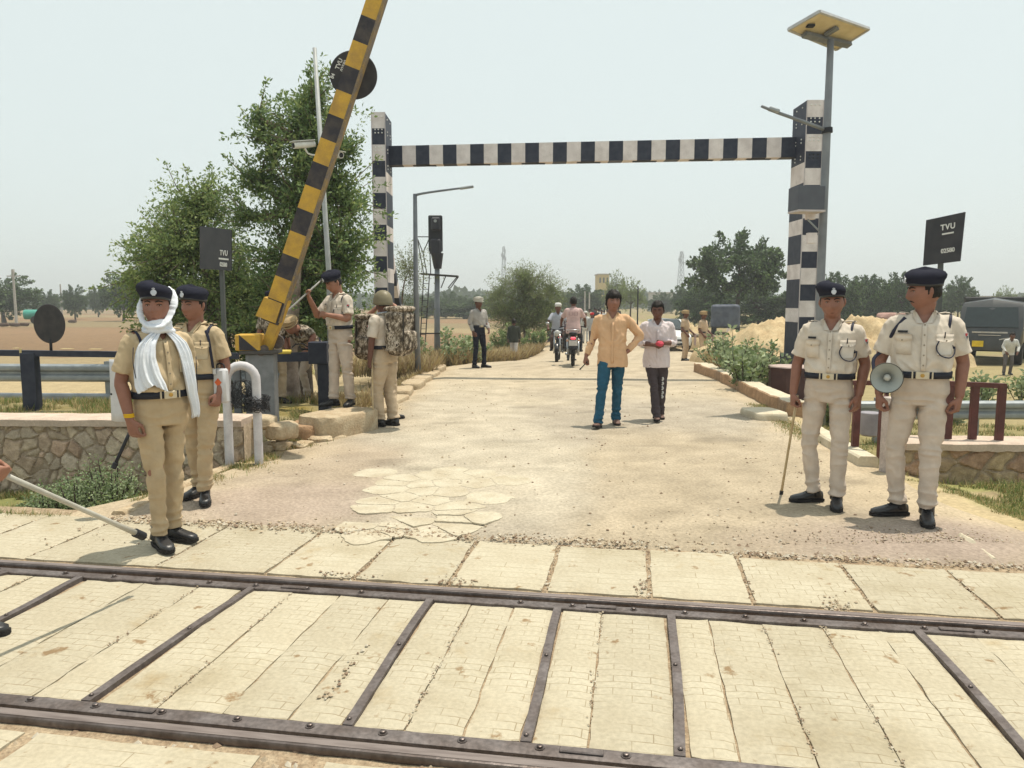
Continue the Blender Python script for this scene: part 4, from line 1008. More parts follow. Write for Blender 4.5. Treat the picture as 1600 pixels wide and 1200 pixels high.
    for ang, z0, z1, off in ((-57, 1.38, 1.18, .052), (61, 1.3, 1.0, .055)):
        f = MB(); f.tube([B(ang*.93, z0, off), B(ang, (z0+z1)/2, off+.004), B(ang*.98, z1, off+.008)], [(.002, .003)]*3, 6, smooth=4); f.build('dark_stripe', mat('navy_strap', (.02, .022, .045), .6), sc_, True)
scarf(I1)
# 2 officer behind him
I2 = person('officer in black beret and tan uniform standing behind the one with the white scarf', at(318, 786), -34, 1.76, 'brown', head=(-12, 0, 0),
    arms=(((-.225, .02, 1.155), (-.16, -.12, .93)), ((.235, .04, 1.15), (.235, -.06, .92))), feet=((-.1, .1, 0, -8), (.06, -.06, 0, 32)),
    shirt=C_TANS, trousers=C_TAN, belly=.1, hat='beret', voxel=.0065, curl=(.8, 1.1), handd=(None, (-.1, -.5, -1)))
epaulettes(I2, C_TANS); pockets(I2, C_TANS, True, False); lanyard(I2, 1, False, .009)
# sling with buckle down to the box at his hip
f = MB(); B = I2['B']; f.tube([B(48, 1.44, .02), B(52, 1.36, .022), B(60, 1.25, .028), B(68, 1.13, .035)], [(.013, .003)]*4, 8, side=(1, 0, 0), smooth=4)
sl_ = f.build('sling', mat('navy_strap', (.02, .022, .045), .6), I2['root'], True)
f = MB(); f.box(B(70, 1.1, .04), (.03, .012, .045), bev=.003); f.build('sling_clip', SILVER, sl_)
hp = wpt(I2, B(82, .98, .06)); rt = empty('carry_box', hp, R(-20), 'white box with an orange diamond label hanging at the hip of the second officer', 'box')
f = MB(); f.box((0, 0, 0), (.13, .07, .29), bev=.018); bx = f.build('casing', mat('white_plastic', (.6, .6, .62), .5), rt, 'auto')
f = MB(); f.box((0, -.037, .03), (.05, .004, .05), M=Matrix.Rotation(R(45), 4, 'Y')); f.build('diamond_label', mat('orange_label', (.65, .13, .04), .6), rt)
f = MB(); f.tube([(-.04, 0, .145), (-.03, 0, .18), (.03, 0, .18), (.04, 0, .145)], .006, 8, smooth=3); f.build('handle', BLACKM, rt, True)
# white shield and black lathi seen behind the first officer
p = A(183, 655, 6.0); rt = empty('riot_shield', p, R(-15), 'white plastic shield partly hidden behind the officer with the scarf', 'shield')
f = MB()
V = []
for j in range(9):
    for i in range(9):
        s_ = i/8*2-1; z = -.02+.50*j/8; V.append((s_*.085*(1-.15*(j/8)), .03*s_*s_, z))
n0 = 81; Fs = [(j*9+i, j*9+i+1, (j+1)*9+i+1, (j+1)*9+i) for j in range(8) for i in range(8)]
V2 = [(x, y+.006, z) for x, y, z in V]; rim = list(range(9))+[j*9+8 for j in range(1, 9)]+[8*9+i for i in range(7, -1, -1)]+[j*9 for j in range(7, 0, -1)]
f.add(V+V2, Fs+[tuple(reversed([a+n0 for a in q])) for q in Fs]+[(rim[(k+1) % len(rim)], rim[k], n0+rim[k], n0+rim[(k+1) % len(rim)]) for k in range(len(rim))])
f.build('panel', mat('white_plastic', (.6, .6, .62), .5), rt, True); f = MB(); f.tube([(-.05, .006, .2), (-.04, .05, .2), (.04, .05, .2), (.05, .006, .2)], .008, 8, smooth=3); f.build('grip', BLACKM, rt, True)
stick('black baton hanging point down behind the officer with the scarf', A(206, 668, 6.0), A(177, 732, 5.92), .014, .016, m=BLACKM)
# 3 officer on the kerb block raising a stick
PZ = .3
I3 = person('officer standing on the kerb slab looking down, one hand on a raised stick', G(535, 634, PZ)+Vector((0, 0, .004)), -52, 1.79, 'warm', head=(-12, 22, 0), lean=3,
    arms=(((-.27, -.16, 1.2), (-.2, -.34, 1.44)), ((.25, -.07, 1.17), (.06, -.26, 1.22))), feet=((-.07, -.09, 0, -10), (.09, .07, 0, 30)),
    shirt=C_PSH, trousers=C_PALE, belly=.1, hat='beret', voxel=.0085, curl=(1.1, .6), handd=((.1, -.35, 1), (-1, -.25, .1)), lod=0, fat=1.05)
epaulettes(I3, C_PSH); pockets(I3, C_PSH, True); lanyard(I3, 1); badge(I3, 1)
h3 = wpt(I3, I3['hands'][0]); dv = (A(505, 447, h3.y+.1)-A(428, 517, h3.y-.2)); dv.normalize()
stick('long pale baton raised aslant in the hand of the officer on the kerb slab', h3+dv*.33, h3-dv*.72, .012, .014, m=mat('grey_cane', (.42, .42, .4), .5))
# 4, 5 helmeted and pack-carrying constables
def camo():
    m = mat('camouflage', (.13, .1, .065), .9, bump=.3, bscale=30); n = m.node_tree
    if 'camo' in m: return m
    m['camo'] = 1; b = n.nodes['Principled BSDF']; tc = [k for k in n.nodes if k.type == 'TEX_COORD'][0]
    mp = n.nodes.new('ShaderNodeMapping'); mp.inputs['Scale'].default_value = (1.3, 1.3, .75); n.links.new(tc.outputs['Object'], mp.inputs[0])
    nz = n.nodes.new('ShaderNodeTexNoise'); nz.inputs['Scale'].default_value = 13; nz.inputs['Detail'].default_value = 3; nz.inputs['Roughness'].default_value = .65; n.links.new(mp.outputs[0], nz.inputs['Vector'])
    rp = n.nodes.new('ShaderNodeValToRGB'); rp.color_ramp.interpolation = 'CONSTANT'; e = rp.color_ramp.elements
    e[0].position = 0; e[0].color = (.05, .038, .028, 1); e[1].position = .42; e[1].color = (.13, .1, .07, 1)
    k = e.new(.49); k.color = (.24, .2, .15, 1); k = e.new(.55); k.color = (.5, .43, .35, 1); k = e.new(.62); k.color = (.06, .045, .035, 1)
    n.links.new(nz.outputs['Fac'], rp.inputs[0]); n.links.new(rp.outputs[0], b.inputs['Base Color']); return m
CAMO = camo()
def pack(I, label, h=.56, w=.4, d=.24, z0=.96):
    r = I['root']; base = wpt(I, (0, .13, z0)); rt = empty('backpack', base, r.rotation_euler[2], label, 'backpack'); s = I['S']
    f = MB(); f.box((0, d/2, h/2), (w, d, h), bev=.06)
    me = remesh(f, 'sack', CAMO, .014, 8, lambda p, n: .018*noise.noise(p*7)); link(me, 'sack', rt)
    f = MB(); f.box((0, d+.03, h*.33), (w*.62, .08, h*.42), bev=.025); link(remesh(f, 'front_pocket', CAMO, .014, 5, lambda p, n: .012*noise.noise(p*9)), 'front_pocket', rt)
    f = MB(); f.box((0, d*.5, h+.015), (w*.96, d*1.05, .07), bev=.03); link(remesh(f, 'lid', CAMO, .014, 5, lambda p, n: .012*noise.noise(p*8)), 'lid', rt)
    for sx in (-1, 1):
        f = MB(); f.tube([(sx*.09, .01, h*.88), (sx*.1, -.1, h*.9), (sx*.12, -.245, h*.72), (sx*.13, -.24, h*.45), (sx*.15, -.1, h*.2), (sx*.14, .02, h*.12)], [(.008, .024)]*6, 8, smooth=4); f.build('shoulder_strap', CAMO, rt, True)
        f = MB(); f.box((sx*w*.3, d+.012, h*.62), (.02, .012, h*.6), bev=.003); f.build('compression_strap', mat('dark_webbing', (.04, .035, .03), .8), rt)
    return rt
I4 = person('constable in olive helmet and camouflage backpack seen from behind, facing left', at(603, 670), -128, 1.78, 'dark', head=(-20, 0, 0),
    arms=(((-.24, .0, 1.16), (-.24, -.1, .93)), ((.24, -.02, 1.14), (.235, -.06, .9))), feet=((-.1, .06, 0, -8), (.07, -.05, 0, 16)),
    shirt=C_PSH, trousers=C_OLD, hat='helmet', voxel=.009, curl=(.6, 1.0), fat=1.22)
badge(I4, 1); pack(I4, 'camouflage backpack on the constable with the olive helmet', .6, .42, .27)
f = MB(); f.tube([I4['post']((.075*cos(a), .005+.08*sin(a), 1.5+.012*sin(a))) for a in np.linspace(0, 2*pi, 21)], [(.022, .012)]*21, 8); f.build('scarf', cloth('pale_blue_scarf', (.5, .55, .62)), I4['root'], True)
h4 = wpt(I4, I4['hands'][1]); stick('cane baton held upright by the helmeted constable, its tip on the sand', h4+Vector((.02, 0, .12)), Vector((*(G(583, 676)[:2]), .03)), .011, .013)
p5 = at(622, 657); p5.y = 10.75; p5.x = -1.84
I5 = person('constable with a camouflage backpack and both hands raised to his head, behind the helmeted one', p5, 145, 1.72, 'warm', head=(-10, 8, 0),
    arms=(((-.36, -.04, 1.46), (-.14, -.1, 1.66)), ((.36, -.04, 1.44), (.13, -.08, 1.64))), handd=((.8, .1, .6), (-.8, .1, .6)), feet=((-.12, -.05, 0, -20), (.12, .05, 0, 20)),
    shirt=C_PSH, trousers=C_OLD, voxel=.009, curl=(.8, .8))
rt = pack(I5, 'darker camouflage backpack on the constable with raised hands', .58, .46, .28, .9)
# 6, 7 constables behind the gate machine
I6 = person('constable bending forward behind the horizontal black gate arm', at(487, 652) if False else Vector((-3.13, 11.9, tz(-3.13, 11.9))), -30, 1.7, 'brown', head=(0, 30, 0), lean=58,
    arms=(((-.27, -.42, 1.1), (-.18, -.5, .86)), ((.25, -.42, 1.08), (.16, -.52, .86))), hipz=.9, feet=((-.12, .0, 0, -10), (.12, .05, 0, 15)), shirt=CAMO, trousers=C_PALE, voxel=.01, hat='tancap')
I7 = person('constable standing behind the grey gate post at the foot of the raised boom', Vector((-3.62, 11.5, tz(-3.6, 11.5))), 30, 1.66, 'brown', shirt=CAMO, trousers=C_OLD, voxel=.01, hat='beret', feet=((-.11, .05, 0, -10), (.11, 0, 0, 10)))
# 8 R1
IR1 = person('officer in pale uniform facing the camera, his cane planted on the road', at(1287, 793), -4, 1.79, 'brown', head=(4, 3, -3),
    arms=(((-.25, .02, 1.15), (-.268, -.04, .9)), ((.252, .05, 1.16), (.225, -.04, .91))), feet=((-.085, .03, 0, -58), (.095, -.06, 0, 6)),
    shirt=C_PSH, trousers=C_PALE, belly=.15, hat='beret', voxel=.006, mous=False, curl=(1.15, .55), handd=((0, -.15, -1), (-.1, -.2, -1)), fat=.98)
epaulettes(IR1, C_PSH); pockets(IR1, C_PSH); lanyard(IR1, 1); badge(IR1, 1)
h = wpt(IR1, IR1['hands'][0]); stick('pale cane baton planted on the road by the officer at the right gate post', h+Vector((.02, .02, .07)), Vector((*G(1220, 778)[:2], .02)), .0105, .0125)
# 9 R2
IR2 = person('tallest officer, head turned left in profile, a grey megaphone at his side', at(1425, 815), 4, 1.88, 'brown', head=(-78, 3, 0),
    arms=(((-.262, .03, 1.15), (-.262, -.04, .9)), ((.262, .04, 1.15), (.245, -.04, .905))), feet=((-.10, .03, 0, -62), (.085, -.07, 0, 0)),
    shirt=C_PSH, trousers=C_PALE, belly=.25, hat='beret', voxel=.006, mous=True, curl=(.9, .9), handd=((0, -.2, -1), (-.12, -.15, -1)), fat=1.03)
epaulettes(IR2, C_PSH); pockets(IR2, C_PSH); lanyard(IR2, 1); badge(IR2, 1)
B = IR2['B']; f = MB(); f.tube([B(-50, 1.46, .016), B(-62, 1.36, .02), B(-84, 1.24, .05), Vector((-.31, -.06, 1.16)), Vector((-.3, -.11, 1.05))], [(.012, .003)]*5, 8, side=(1, 0, 0), smooth=4)
f.build('sling', mat('navy_strap', (.02, .022, .045), .6), IR2['root'], True)
mc = wpt(IR2, Vector((-.215, -.14, 1.035))); rt = empty('megaphone', mc, 0, 'grey megaphone with open horn hanging at the side of the tallest officer', 'megaphone')
MG = mat('megaphone_grey', (.34, .36, .34), .4, (.28, .3, .28), 5, spec=.5); dirn = Vector((-.5, -.85, .04)).normalized(); q = dirn.to_track_quat('Z', 'Y').to_matrix().to_4x4()
f = MB(); f.lathe([(.04, 0), (.046, .03), (.058, .06), (.08, .085), (.108, .105), (.113, .108), (.1085, .109), (.078, .0875), (.054, .062), (.036, .03), (.02, .02)], (0, 0, 0), 32, M=q, cap=False); f.build('horn', MG, rt, 'auto')
f = MB(); f.tube([q @ Vector((.1125*cos(a), .1125*sin(a), .109)) for a in np.linspace(0, 2*pi, 33)], .0035, 6); f.build('horn_rim', mat('dark_rim', (.09, .09, .08), .5), rt, True)
f = MB(); f.lathe([(.012, .02), (.022, .03), (.026, .06), (.018, .078), (.002, .084)], (0, 0, 0), 18, M=q); f.build('inner_horn', mat('pale_cone', (.5, .5, .46), .5), rt, True)
f = MB(); f.lathe([(.034, -.13), (.044, -.12), (.046, -.02), (.042, .01)], (0, 0, 0), 20, M=q); f.build('driver', MG, rt, 'auto')
f = MB(); f.tube([q @ Vector((0, .03, -.08)), q @ Vector((0, -.02, -.09))+Vector((0, 0, -.07)), q @ Vector((0, -.02, -.03))+Vector((0, 0, -.1))], [.012, .016, .014], 10); f.build('grip', BLACKM, rt, True)
# ------------------------------------------------------------------ walls
def stone_wall(x0, y0, x1, y1, zb, zt, th, cols, capc, label, cell=.2, seed=1, squash=1.0, cap=.07, capj=1, name='stone_wall'):
    a = Vector((x0, y0, 0)); b = Vector((x1, y1, 0)); L = (b-a).length; u = (b-a)/L; nrm = Vector((u.y, -u.x, 0))
    root = empty(name, (x0, y0, 0), math.atan2(u.y, u.x), label, 'wall')
    r = random.Random(seed); H = zt-zb-cap; pts = []
    nj = max(2, int(H/(cell*squash*.8)))
    for j in range(-1, nj+2):
        for i in range(-1, int(L/cell)+2):
            pts.append((i*cell+(j % 2)*cell*.5+r.uniform(-.48, .48)*cell, (j+.5)*H/nj+r.uniform(-.45, .45)*H/nj, r.uniform(.5, 1.35), r.choice(cols), r.uniform(-1, 1)))
    for _ in range(int(len(pts)*.45)):
        q = r.choice(pts); pts.append((q[0]+r.uniform(-.6, .6)*cell, q[1]+r.uniform(-.6, .6)*cell*squash, r.uniform(.4, 1.2), r.choice(cols), r.uniform(-1, 1)))
    P = np.array([(p[0], p[1]/squash) for p in pts]); step = .014 if L < 12 else .02
    nu = int(L/step); nv = int(H/step); V = []; C = []
    xs_ = np.linspace(0, L, nu+1)
    for j in range(nv+1):
        z = H*j/nv
        for i in range(nu+1):
            x = xs_[i]
            wx = x+.05*noise.noise(Vector((x*7, z*7, 1))); wz = z+.045*noise.noise(Vector((x*7, z*7, 9)))
            sel = np.abs(P[:, 0]-wx) < cell*2.2; Q = P[sel]; ids = np.nonzero(sel)[0]
            d = np.hypot(Q[:, 0]-wx, Q[:, 1]-wz/squash); o = np.argsort(d)[:2]; k = ids[o[0]]
            e = (d[o[1]]-d[o[0]])/cell
            h = .02*sm(.02, .16, e)*pts[k][2]+.006*noise.noise(Vector((x*22, z*22, seed)))+.01*pts[k][4]*(x-pts[k][0])/cell
            g = sm(.03, .1, e); c = np.array(pts[k][3])*(.85+.12*pts[k][4])*(.9+.2*noise.noise(Vector((x*15, z*15, 3)))); mo = np.array((.33, .26, .19))
            V.append((x, -h, z+zb)); C.append(c*g+mo*(1-g))
    nx = nu+1; n0 = len(V); Fs = [(j*nx+i, j*nx+i+1, (j+1)*nx+i+1, (j+1)*nx+i) for j in range(nv) for i in range(nu)]
    V += [(0, th, zb), (L, th, zb), (L, th, zt-cap), (0, th, zt-cap), (0, .01, zb), (L, .01, zb), (L, .01, zt-cap), (0, .01, zt-cap)]; C += [np.array(cols[0])*.9]*8
    Fs += [(n0+1, n0, n0+3, n0+2), (n0, n0+4, n0+7, n0+3), (n0+5, n0+1, n0+2, n0+6)]
    me = bpy.data.meshes.new('stonework'); me.from_pydata(V, [], Fs); me.materials.append(mat('rubble_stone', (1.05, 1.05, 1.05), .92, (.82, .8, .78), 12, bump=.7, bscale=55, fine=.18, attr='tint', spec=.1))
    ca = me.color_attributes.new('tint', 'FLOAT_COLOR', 'POINT'); ca.data.foreach_set('color', np.array([(*np.clip(c, 0, 1), 1) for c in C], dtype=np.float32).ravel())
    link(me, 'stonework', root)
    # plaster capping with a wandering edge
    nn = int(L/.05); V = []
    for i in range(nn+1):
        x = L*i/nn; w = .045+.02*noise.noise(Vector((x*2.3, seed, 2)))*capj+.012*noise.noise(Vector((x*11, seed, 2))); t = .008*noise.noise(Vector((x*3, seed, 5)))
        dr = .02*abs(noise.noise(Vector((x*5, seed, 8))))*capj
        V += [(x, -w, zt-cap-.01-dr), (x, -w-.004, zt-.014+t), (x, -w+.02, zt+t), (x, th+.02, zt+t), (x, th+.03, zt-cap)]
    m_ = MB(); m_.add(V, [(5*i+k, 5*i+5+k, 5*i+5+(k+1) % 5, 5*i+(k+1) % 5) for i in range(nn) for k in range(5)]+[(0, 1, 2, 3, 4), tuple(5*nn+k for k in (4, 3, 2, 1, 0))])
    m_.build('capping', mat('wall_capping', capc, .9, tuple(v*.82 for v in capc), 6, bump=.6, bscale=45, fine=.12), root, 'auto')
    return root
stone_wall(-13, 8.35, -2.92, 8.1, -.5, .46, .36, [(.62, .5, .37), (.68, .56, .42), (.56, .43, .32), (.64, .46, .34), (.54, .44, .34), (.66, .55, .43)], (.58, .46, .37), 'grey rubble stone wall with pale plaster top left of the road', .19, 3)
stone_wall(4.02, 7.62, 13, 7.2, -.4, .30, .36, [(.52, .39, .24), (.54, .4, .26), (.47, .36, .23), (.52, .34, .23)], (.58, .43, .32), 'orange stone wall with plaster top behind the tallest officer', .34, 8, .62)
# rough stones piled at the end of the left wall
def rock(c, d, seed, m, label=None, group=None, parent=None, name='stone', cat='stone', rz=0, sub=3, rough=.16):
    r = random.Random(seed); f = MB(); n = 14; k2 = 9; V = []
    for i in range(k2+1):
        a = -pi/2+pi*i/k2
        for k in range(n):
            b = 2*pi*k/n; p = Vector((cos(a)*cos(b), cos(a)*sin(b), sin(a)))
            q = Vector([abs(v)**.55*(1 if v > 0 else -1) for v in p]); q *= 1+rough*noise.noise(q*1.7+Vector((seed*3.3, 0, 0)))+rough*.5*noise.noise(q*5+Vector((seed, 0, 0)))
            V.append((q.x*d[0]/2, q.y*d[1]/2, q.z*d[2]/2))
    f.add(V, [(i*n+k, i*n+(k+1) % n, (i+1)*n+(k+1) % n, (i+1)*n+k) for i in range(k2) for k in range(n)])
    o = f.build(name, m, parent, 'auto', c, (0, 0, rz))
    if label: tag(o, label, cat, group)
    return o
SB = mat('kerb_sandstone', (.5, .41, .28), .9, (.4, .3, .19), 7, bump=.8, bscale=40, fine=.18)
SO = mat('orange_rubble', (.42, .27, .16), .92, (.3, .19, .11), 9, bump=.8, bscale=40, fine=.2)
for k, (x, y, z, d, lb_) in enumerate(((-2.86, 8.5, .36, (.36, .3, .16), 'loose sandstone block on top at the end of the left wall'), (-2.62, 8.45, .27, (.3, .26, .2), 'loose sandstone block lowest and nearest the road at the end of the left wall'), (-2.75, 8.9, .2, (.4, .4, .2), 'broad sandstone block behind the other two at the end of the left wall'))):
    rock((x, y, z), d, k+2, SB, lb_, 'stones at the end of the left wall', rz=k)
def kerb(label, pts, w, h, m, seed=0, name='kerb', jitter=.02, zoff=0, grp=None, top=None):
    "long low run of masonry following the road edge"
    f = MB(); P_, _ = spline([Vector(p) for p in pts], [(1, 1)]*len(pts), 14); V = []
    for i, p in enumerate(P_):
        t = (P_[min(i+1, len(P_)-1)]-P_[max(i-1, 0)]).normalized(); sd = Vector((t.y, -t.x, 0)); j1 = jitter*noise.noise(Vector((i*.5, seed, 1))); j2 = jitter*noise.noise(Vector((i*.5, seed, 6))); j3 = jitter*.6*noise.noise(Vector((i*.4, seed, 11)))
        zb = gz(p.x, p.y)+zoff; tp = zb+h+j3
        for a, z in ((-w/2+j1-.02, zb-.25), (-w/2+j1, tp-.02), (-w/2+j1+.02, tp), (w/2+j2-.02, tp), (w/2+j2, tp-.02), (w/2+j2+.02, zb-.25)): q = p+sd*a; V.append((q.x, q.y, z))
    n = 6; N = len(P_)
    f.add(V, [(i*n+k, i*n+k+1, (i+1)*n+k+1, (i+1)*n+k) for i in range(N-1) for k in range(n-1)], 0)
    f.add([V[k] for k in range(n)], [tuple(range(n))], 0); f.add([V[(N-1)*n+k] for k in range(n)], [tuple(reversed(range(n)))], 0)
    if top:
        for q in range(N-1): f.m[q*(n-1)+2] = 1
    return tag(f.build(name, [m, top] if top else m, None, 'auto'), label, 'kerb', grp)
PK = mat('pale_kerb_top', (.58, .52, .4), .9, (.5, .43, .31), 6, bump=.4, bscale=45, fine=.1)
kerb('low rubble kerb with pale top along the right road edge, running to the drum', [(*G(1095, 583)[:2], 0), (*G(1140, 600)[:2], 0), (*G(1190, 624)[:2], 0), (4.32, 11.3, 0)], .34, .22, SO, 3, top=PK, jitter=.05)
kerb('straight pale kerb slab on the right between the two officers', [(3.95, 9.9, 0), (3.82, 8.8, 0), (3.72, 7.75, 0)], .2, .12, PK, 5, jitter=.008, top=PK)
kerb('short whitish kerb strip in the grass at the right corner', [(*G(1500, 842)[:2], 0), (*G(1530, 858)[:2], 0), (*G(1558, 878)[:2], 0)], .05, .015, PK, 6, jitter=.01)
kerb('thin pale kerb along the left road edge from the crossing to the hoops', [(*G(185, 806)[:2], 0), (*G(270, 768)[:2], 0), (*G(330, 742)[:2], 0), (*G(400, 706)[:2], 0), (*G(450, 682)[:2], 0)], .12, .035, SB, 7, jitter=.03)
def slabstone(c, d, rz, seed, label, m=SB, grp=None):
    f = MB(); nx_, ny_ = 12, 8; V = []
    for zi, z in enumerate((-d[2], -.3*d[2], -.015, 0)):
        for k in range(36):
            a = 2*pi*k/36; s_, c_ = sin(a), cos(a); e = (abs(s_)**5+abs(c_)**5)**(-.2); q = 1+.07*noise.noise(Vector((c_*2, s_*2, seed)))+.03*noise.noise(Vector((c_*7, s_*7, seed+z*30)))
            ins = (1, 1.02, 1, .965)[zi]; V.append((c_*e*q*d[0]/2*ins, s_*e*q*d[1]/2*ins, z+.01*noise.noise(Vector((c_*3, s_*3, seed+1)))))
    n = 36; f.add(V, [(i*n+k, i*n+(k+1) % n, (i+1)*n+(k+1) % n, (i+1)*n+k) for i in range(3) for k in range(n)]+[tuple(range(3*n, 4*n)), tuple(reversed(range(n)))])
    return tag(f.build('stone_slab', m, None, 'auto', c, (0, 0, rz)), label, 'stone slab', grp)
slabstone((3.72, 11.05, .13), (.5, .72, .16), .1, 1, 'loose flat stone slab on the road just left of the right kerb', PK)
slabstone(tuple(G(532, 643, .3)[:2])+(.3,), (.62, 1.0, .34), -.5, 2, 'thick kerb slab the officer with the raised stick stands on')
slabstone((-2.62, 9.55, .19), (.5, .6, .24), -.4, 3, 'broken end of masonry kerb in front of the slab the officer stands on', SO)
for k, (x, y, w_, l_, z) in enumerate(((-1.98, 11.85, .34, .8, .11), (-2.02, 12.9, .36, .9, .09), (-2.02, 13.95, .34, .9, .13), (-1.98, 15.1, .4, 1.0, .14), (-1.96, 16.3, .4, .9, .12), (-1.9, 17.5, .36, .9, .1), (-1.88, 18.7, .4, 1.1, .14))):
    slabstone((x, y, z), (w_, l_, .2), rnd.uniform(-.12, .12), 10+k, 'flat sandstone block in the low kerb along the left road edge', SB, 'kerb blocks on the left edge')
RL = ['nearest the hoop', 'second from the hoop', 'third from the hoop', 'middle one', 'just past the middle', 'before the orange kerb end']
for k in range(6):
    t = k/5; rock((-3.05+.85*t, 8.35+1.0*t+rnd.uniform(-.08, .08), .02+rnd.uniform(-.02, .03)), (rnd.uniform(.2, .32), rnd.uniform(.18, .3), rnd.uniform(.08, .14)), 30+k, SB, 'rough low stone in the row behind the white hoop, '+RL[k], 'rough stones behind the hoop', rz=rnd.uniform(0, 3), rough=.3)
# ------------------------------------------------------------------ white hoops with wire coils
HW = mat('hoop_white_paint', (.6, .585, .6), .55, (.5, .48, .5), 7, fine=.08)
def hoop(c, w_, h, rz, label):
    root = empty('white_hoop', c, rz, label, 'hoop'); f = MB(); r_ = w_/2
    pts = [(-r_, 0, -.2), (-r_, 0, .1), (-r_, 0, h-r_)]+[(-r_*cos(a), 0, h-r_+r_*sin(a)) for a in np.linspace(.2, pi-.2, 9)]+[(r_, 0, h-r_), (r_, 0, .1), (r_, 0, -.2)]
    f.tube(pts, .046, 16, side=(0, 1, 0)); f.build('pipe', HW, root, True)
    wr = MB(); rr = random.Random(5)
    pp = []; cx_ = r_
    for i in range(260):
        a = i*.62+rr.uniform(-.3, .3); q = .075+rr.uniform(0, .06); pp.append((cx_+cos(a)*q*1.05, sin(a)*q, h*.62+rr.uniform(-.09, .09)))
    wr.tube(pp, .0045, 4, smooth=0); 
    pp = []
    for i in range(200):
        a = i*.7; q = .12+rr.uniform(-.02, .05); pp.append((cx_-.16+cos(a)*q, .05+sin(a)*q*.6, h*.68+rr.uniform(-.14, .18)))
    wr.tube(pp, .004, 4); wr.build('wire_coil', mat('dark_wire', (.04, .04, .045), .6), root)
    return root
hoop((-2.84, 7.88, .0), .3, 1.06, .14, 'white painted steel hoop wound with black wire at the left of the road')
# ------------------------------------------------------------------ gate machine and boom
gY = 9.55
gx = (408-800)/F_PX*gY
gr = empty('gate_machine', (gx, gY, 0), .15, 'grey gate machine pedestal with yellow housing under the raised boom', 'gate machine')
f = MB(); f.box((.0, 0, .5), (.34, .3, 1.15), bev=.01); f.build('pedestal', GREYP, gr)
f = MB(); f.box((.0, 0, 1.095), (.46, .4, .04), bev=.006); f.build('top_plate', mat('dark_plate', (.07, .065, .06), .6), gr)
f = MB(); f.box((-.13, -.02, 1.22), (.3, .34, .2), bev=.01); f.build('housing', YELLOWP, gr)
f = MB(); f.prism([(-.1, -.09), (.12, -.1), (-.1, .1)], -.004, 0, M=Matrix.Translation((-.13, -.193, 1.22)) @ Matrix.Rotation(pi/2, 4, 'X')); f.build('painted_wedge', BOOMBLK, gr)
f = MB(); f.box((-.33, .12, .4), (.09, .09, .95), bev=.005); f.build('leg', GREYP, gr)
f = MB(); f.box((-.2, .14, .4), (.07, .07, .95), bev=.005); f.build('leg', GREYP, gr)
# boom from pivot up and beyond the frame
pv = A(412, 545, gY); tp = A(577, 40, gY-.35); bd = (tp-pv).normalized()
bm = empty('boom_barrier', pv, 0, 'raised boom gate arm striped yellow and black leaning over the road', 'barrier')
sdv = bd.cross(Vector((0, -1, 0))).normalized()            # across the boom in the picture plane
if sdv.x < 0: sdv = -sdv
upv = sdv.cross(bd).normalized()
if upv.y > 0: upv = -upv
BM = Matrix((( *sdv, 0), (*upv, 0), (*bd, 0), (0, 0, 0, 1))).transposed()   # local x across, y towards the viewer, z along
f = MB(); n = 18; z = .36
per = .292
f.cm = 0
for k in range(n):
    w0 = .225-.05*k/n; w1 = .225-.05*(k+1)/n; z1 = z+per; m_ = 0 if k % 2 else 1; d0 = .11
    V = [BM @ Vector((sx*w/2-.02, sy*d0/2, zz)) for zz, w in ((z, w0), (z1, w1)) for sx, sy in ((-1, -1), (1, -1), (1, 1), (-1, 1))]
    f.add(V, [(0, 1, 5, 4), (1, 2, 6, 5), (2, 3, 7, 6), (3, 0, 4, 7)]+([(3, 2, 1, 0)] if k == 0 else [])+([(4, 5, 6, 7)] if k == n-1 else []), m_)
    z = z1
arm = f.build('arm', [YELLOWP, BOOMBLK], bm)
f = MB()
f.beam(BM @ Vector((.1, -.01, .4)), BM @ Vector((.075, -.01, 5.4)), .022, .15, 0, up=BM.to_3x3() @ Vector((0, 1, 0)))
f.beam(BM @ Vector((-.13, -.045, .4)), BM @ Vector((-.108, -.045, 5.4)), .012, .03, 0)
f.build('edge_angle', mat('worn_grey_brown', (.17, .14, .115), .7, (.3, .2, .07), 8, (.35, .6), fine=.25), bm)
f = MB(); f.beam(BM @ Vector((.02, -.02, -.12)), BM @ Vector((.06, -.02, .7)), .085, .13, 0); f.build('root_channel', YELLOWP, bm)
f = MB(); V = [BM @ Vector(p) for p in ((-.2, .08, .38), (.06, .08, .38), (.06, .08, .64), (-.17, .08, .64), (-.2, -.04, .38), (.06, -.04, .38), (.06, -.04, .64), (-.17, -.04, .64))]
f.add(V, [(0, 1, 2, 3), (7, 6, 5, 4), (0, 4, 5, 1), (1, 5, 6, 2), (2, 6, 7, 3), (3, 7, 4, 0)]); f.build('root_box', YELLOWP, bm)
f = MB(); f.cyl(BM @ Vector((.02, .16, .0)), BM @ Vector((.02, -.16, .0)), .06, n=16); f.cyl(BM @ Vector((.1, -.1, .12)), BM @ Vector((.1, -.14, .12)), .09, n=20); f.build('pivot', RUSTM, bm, 'auto')
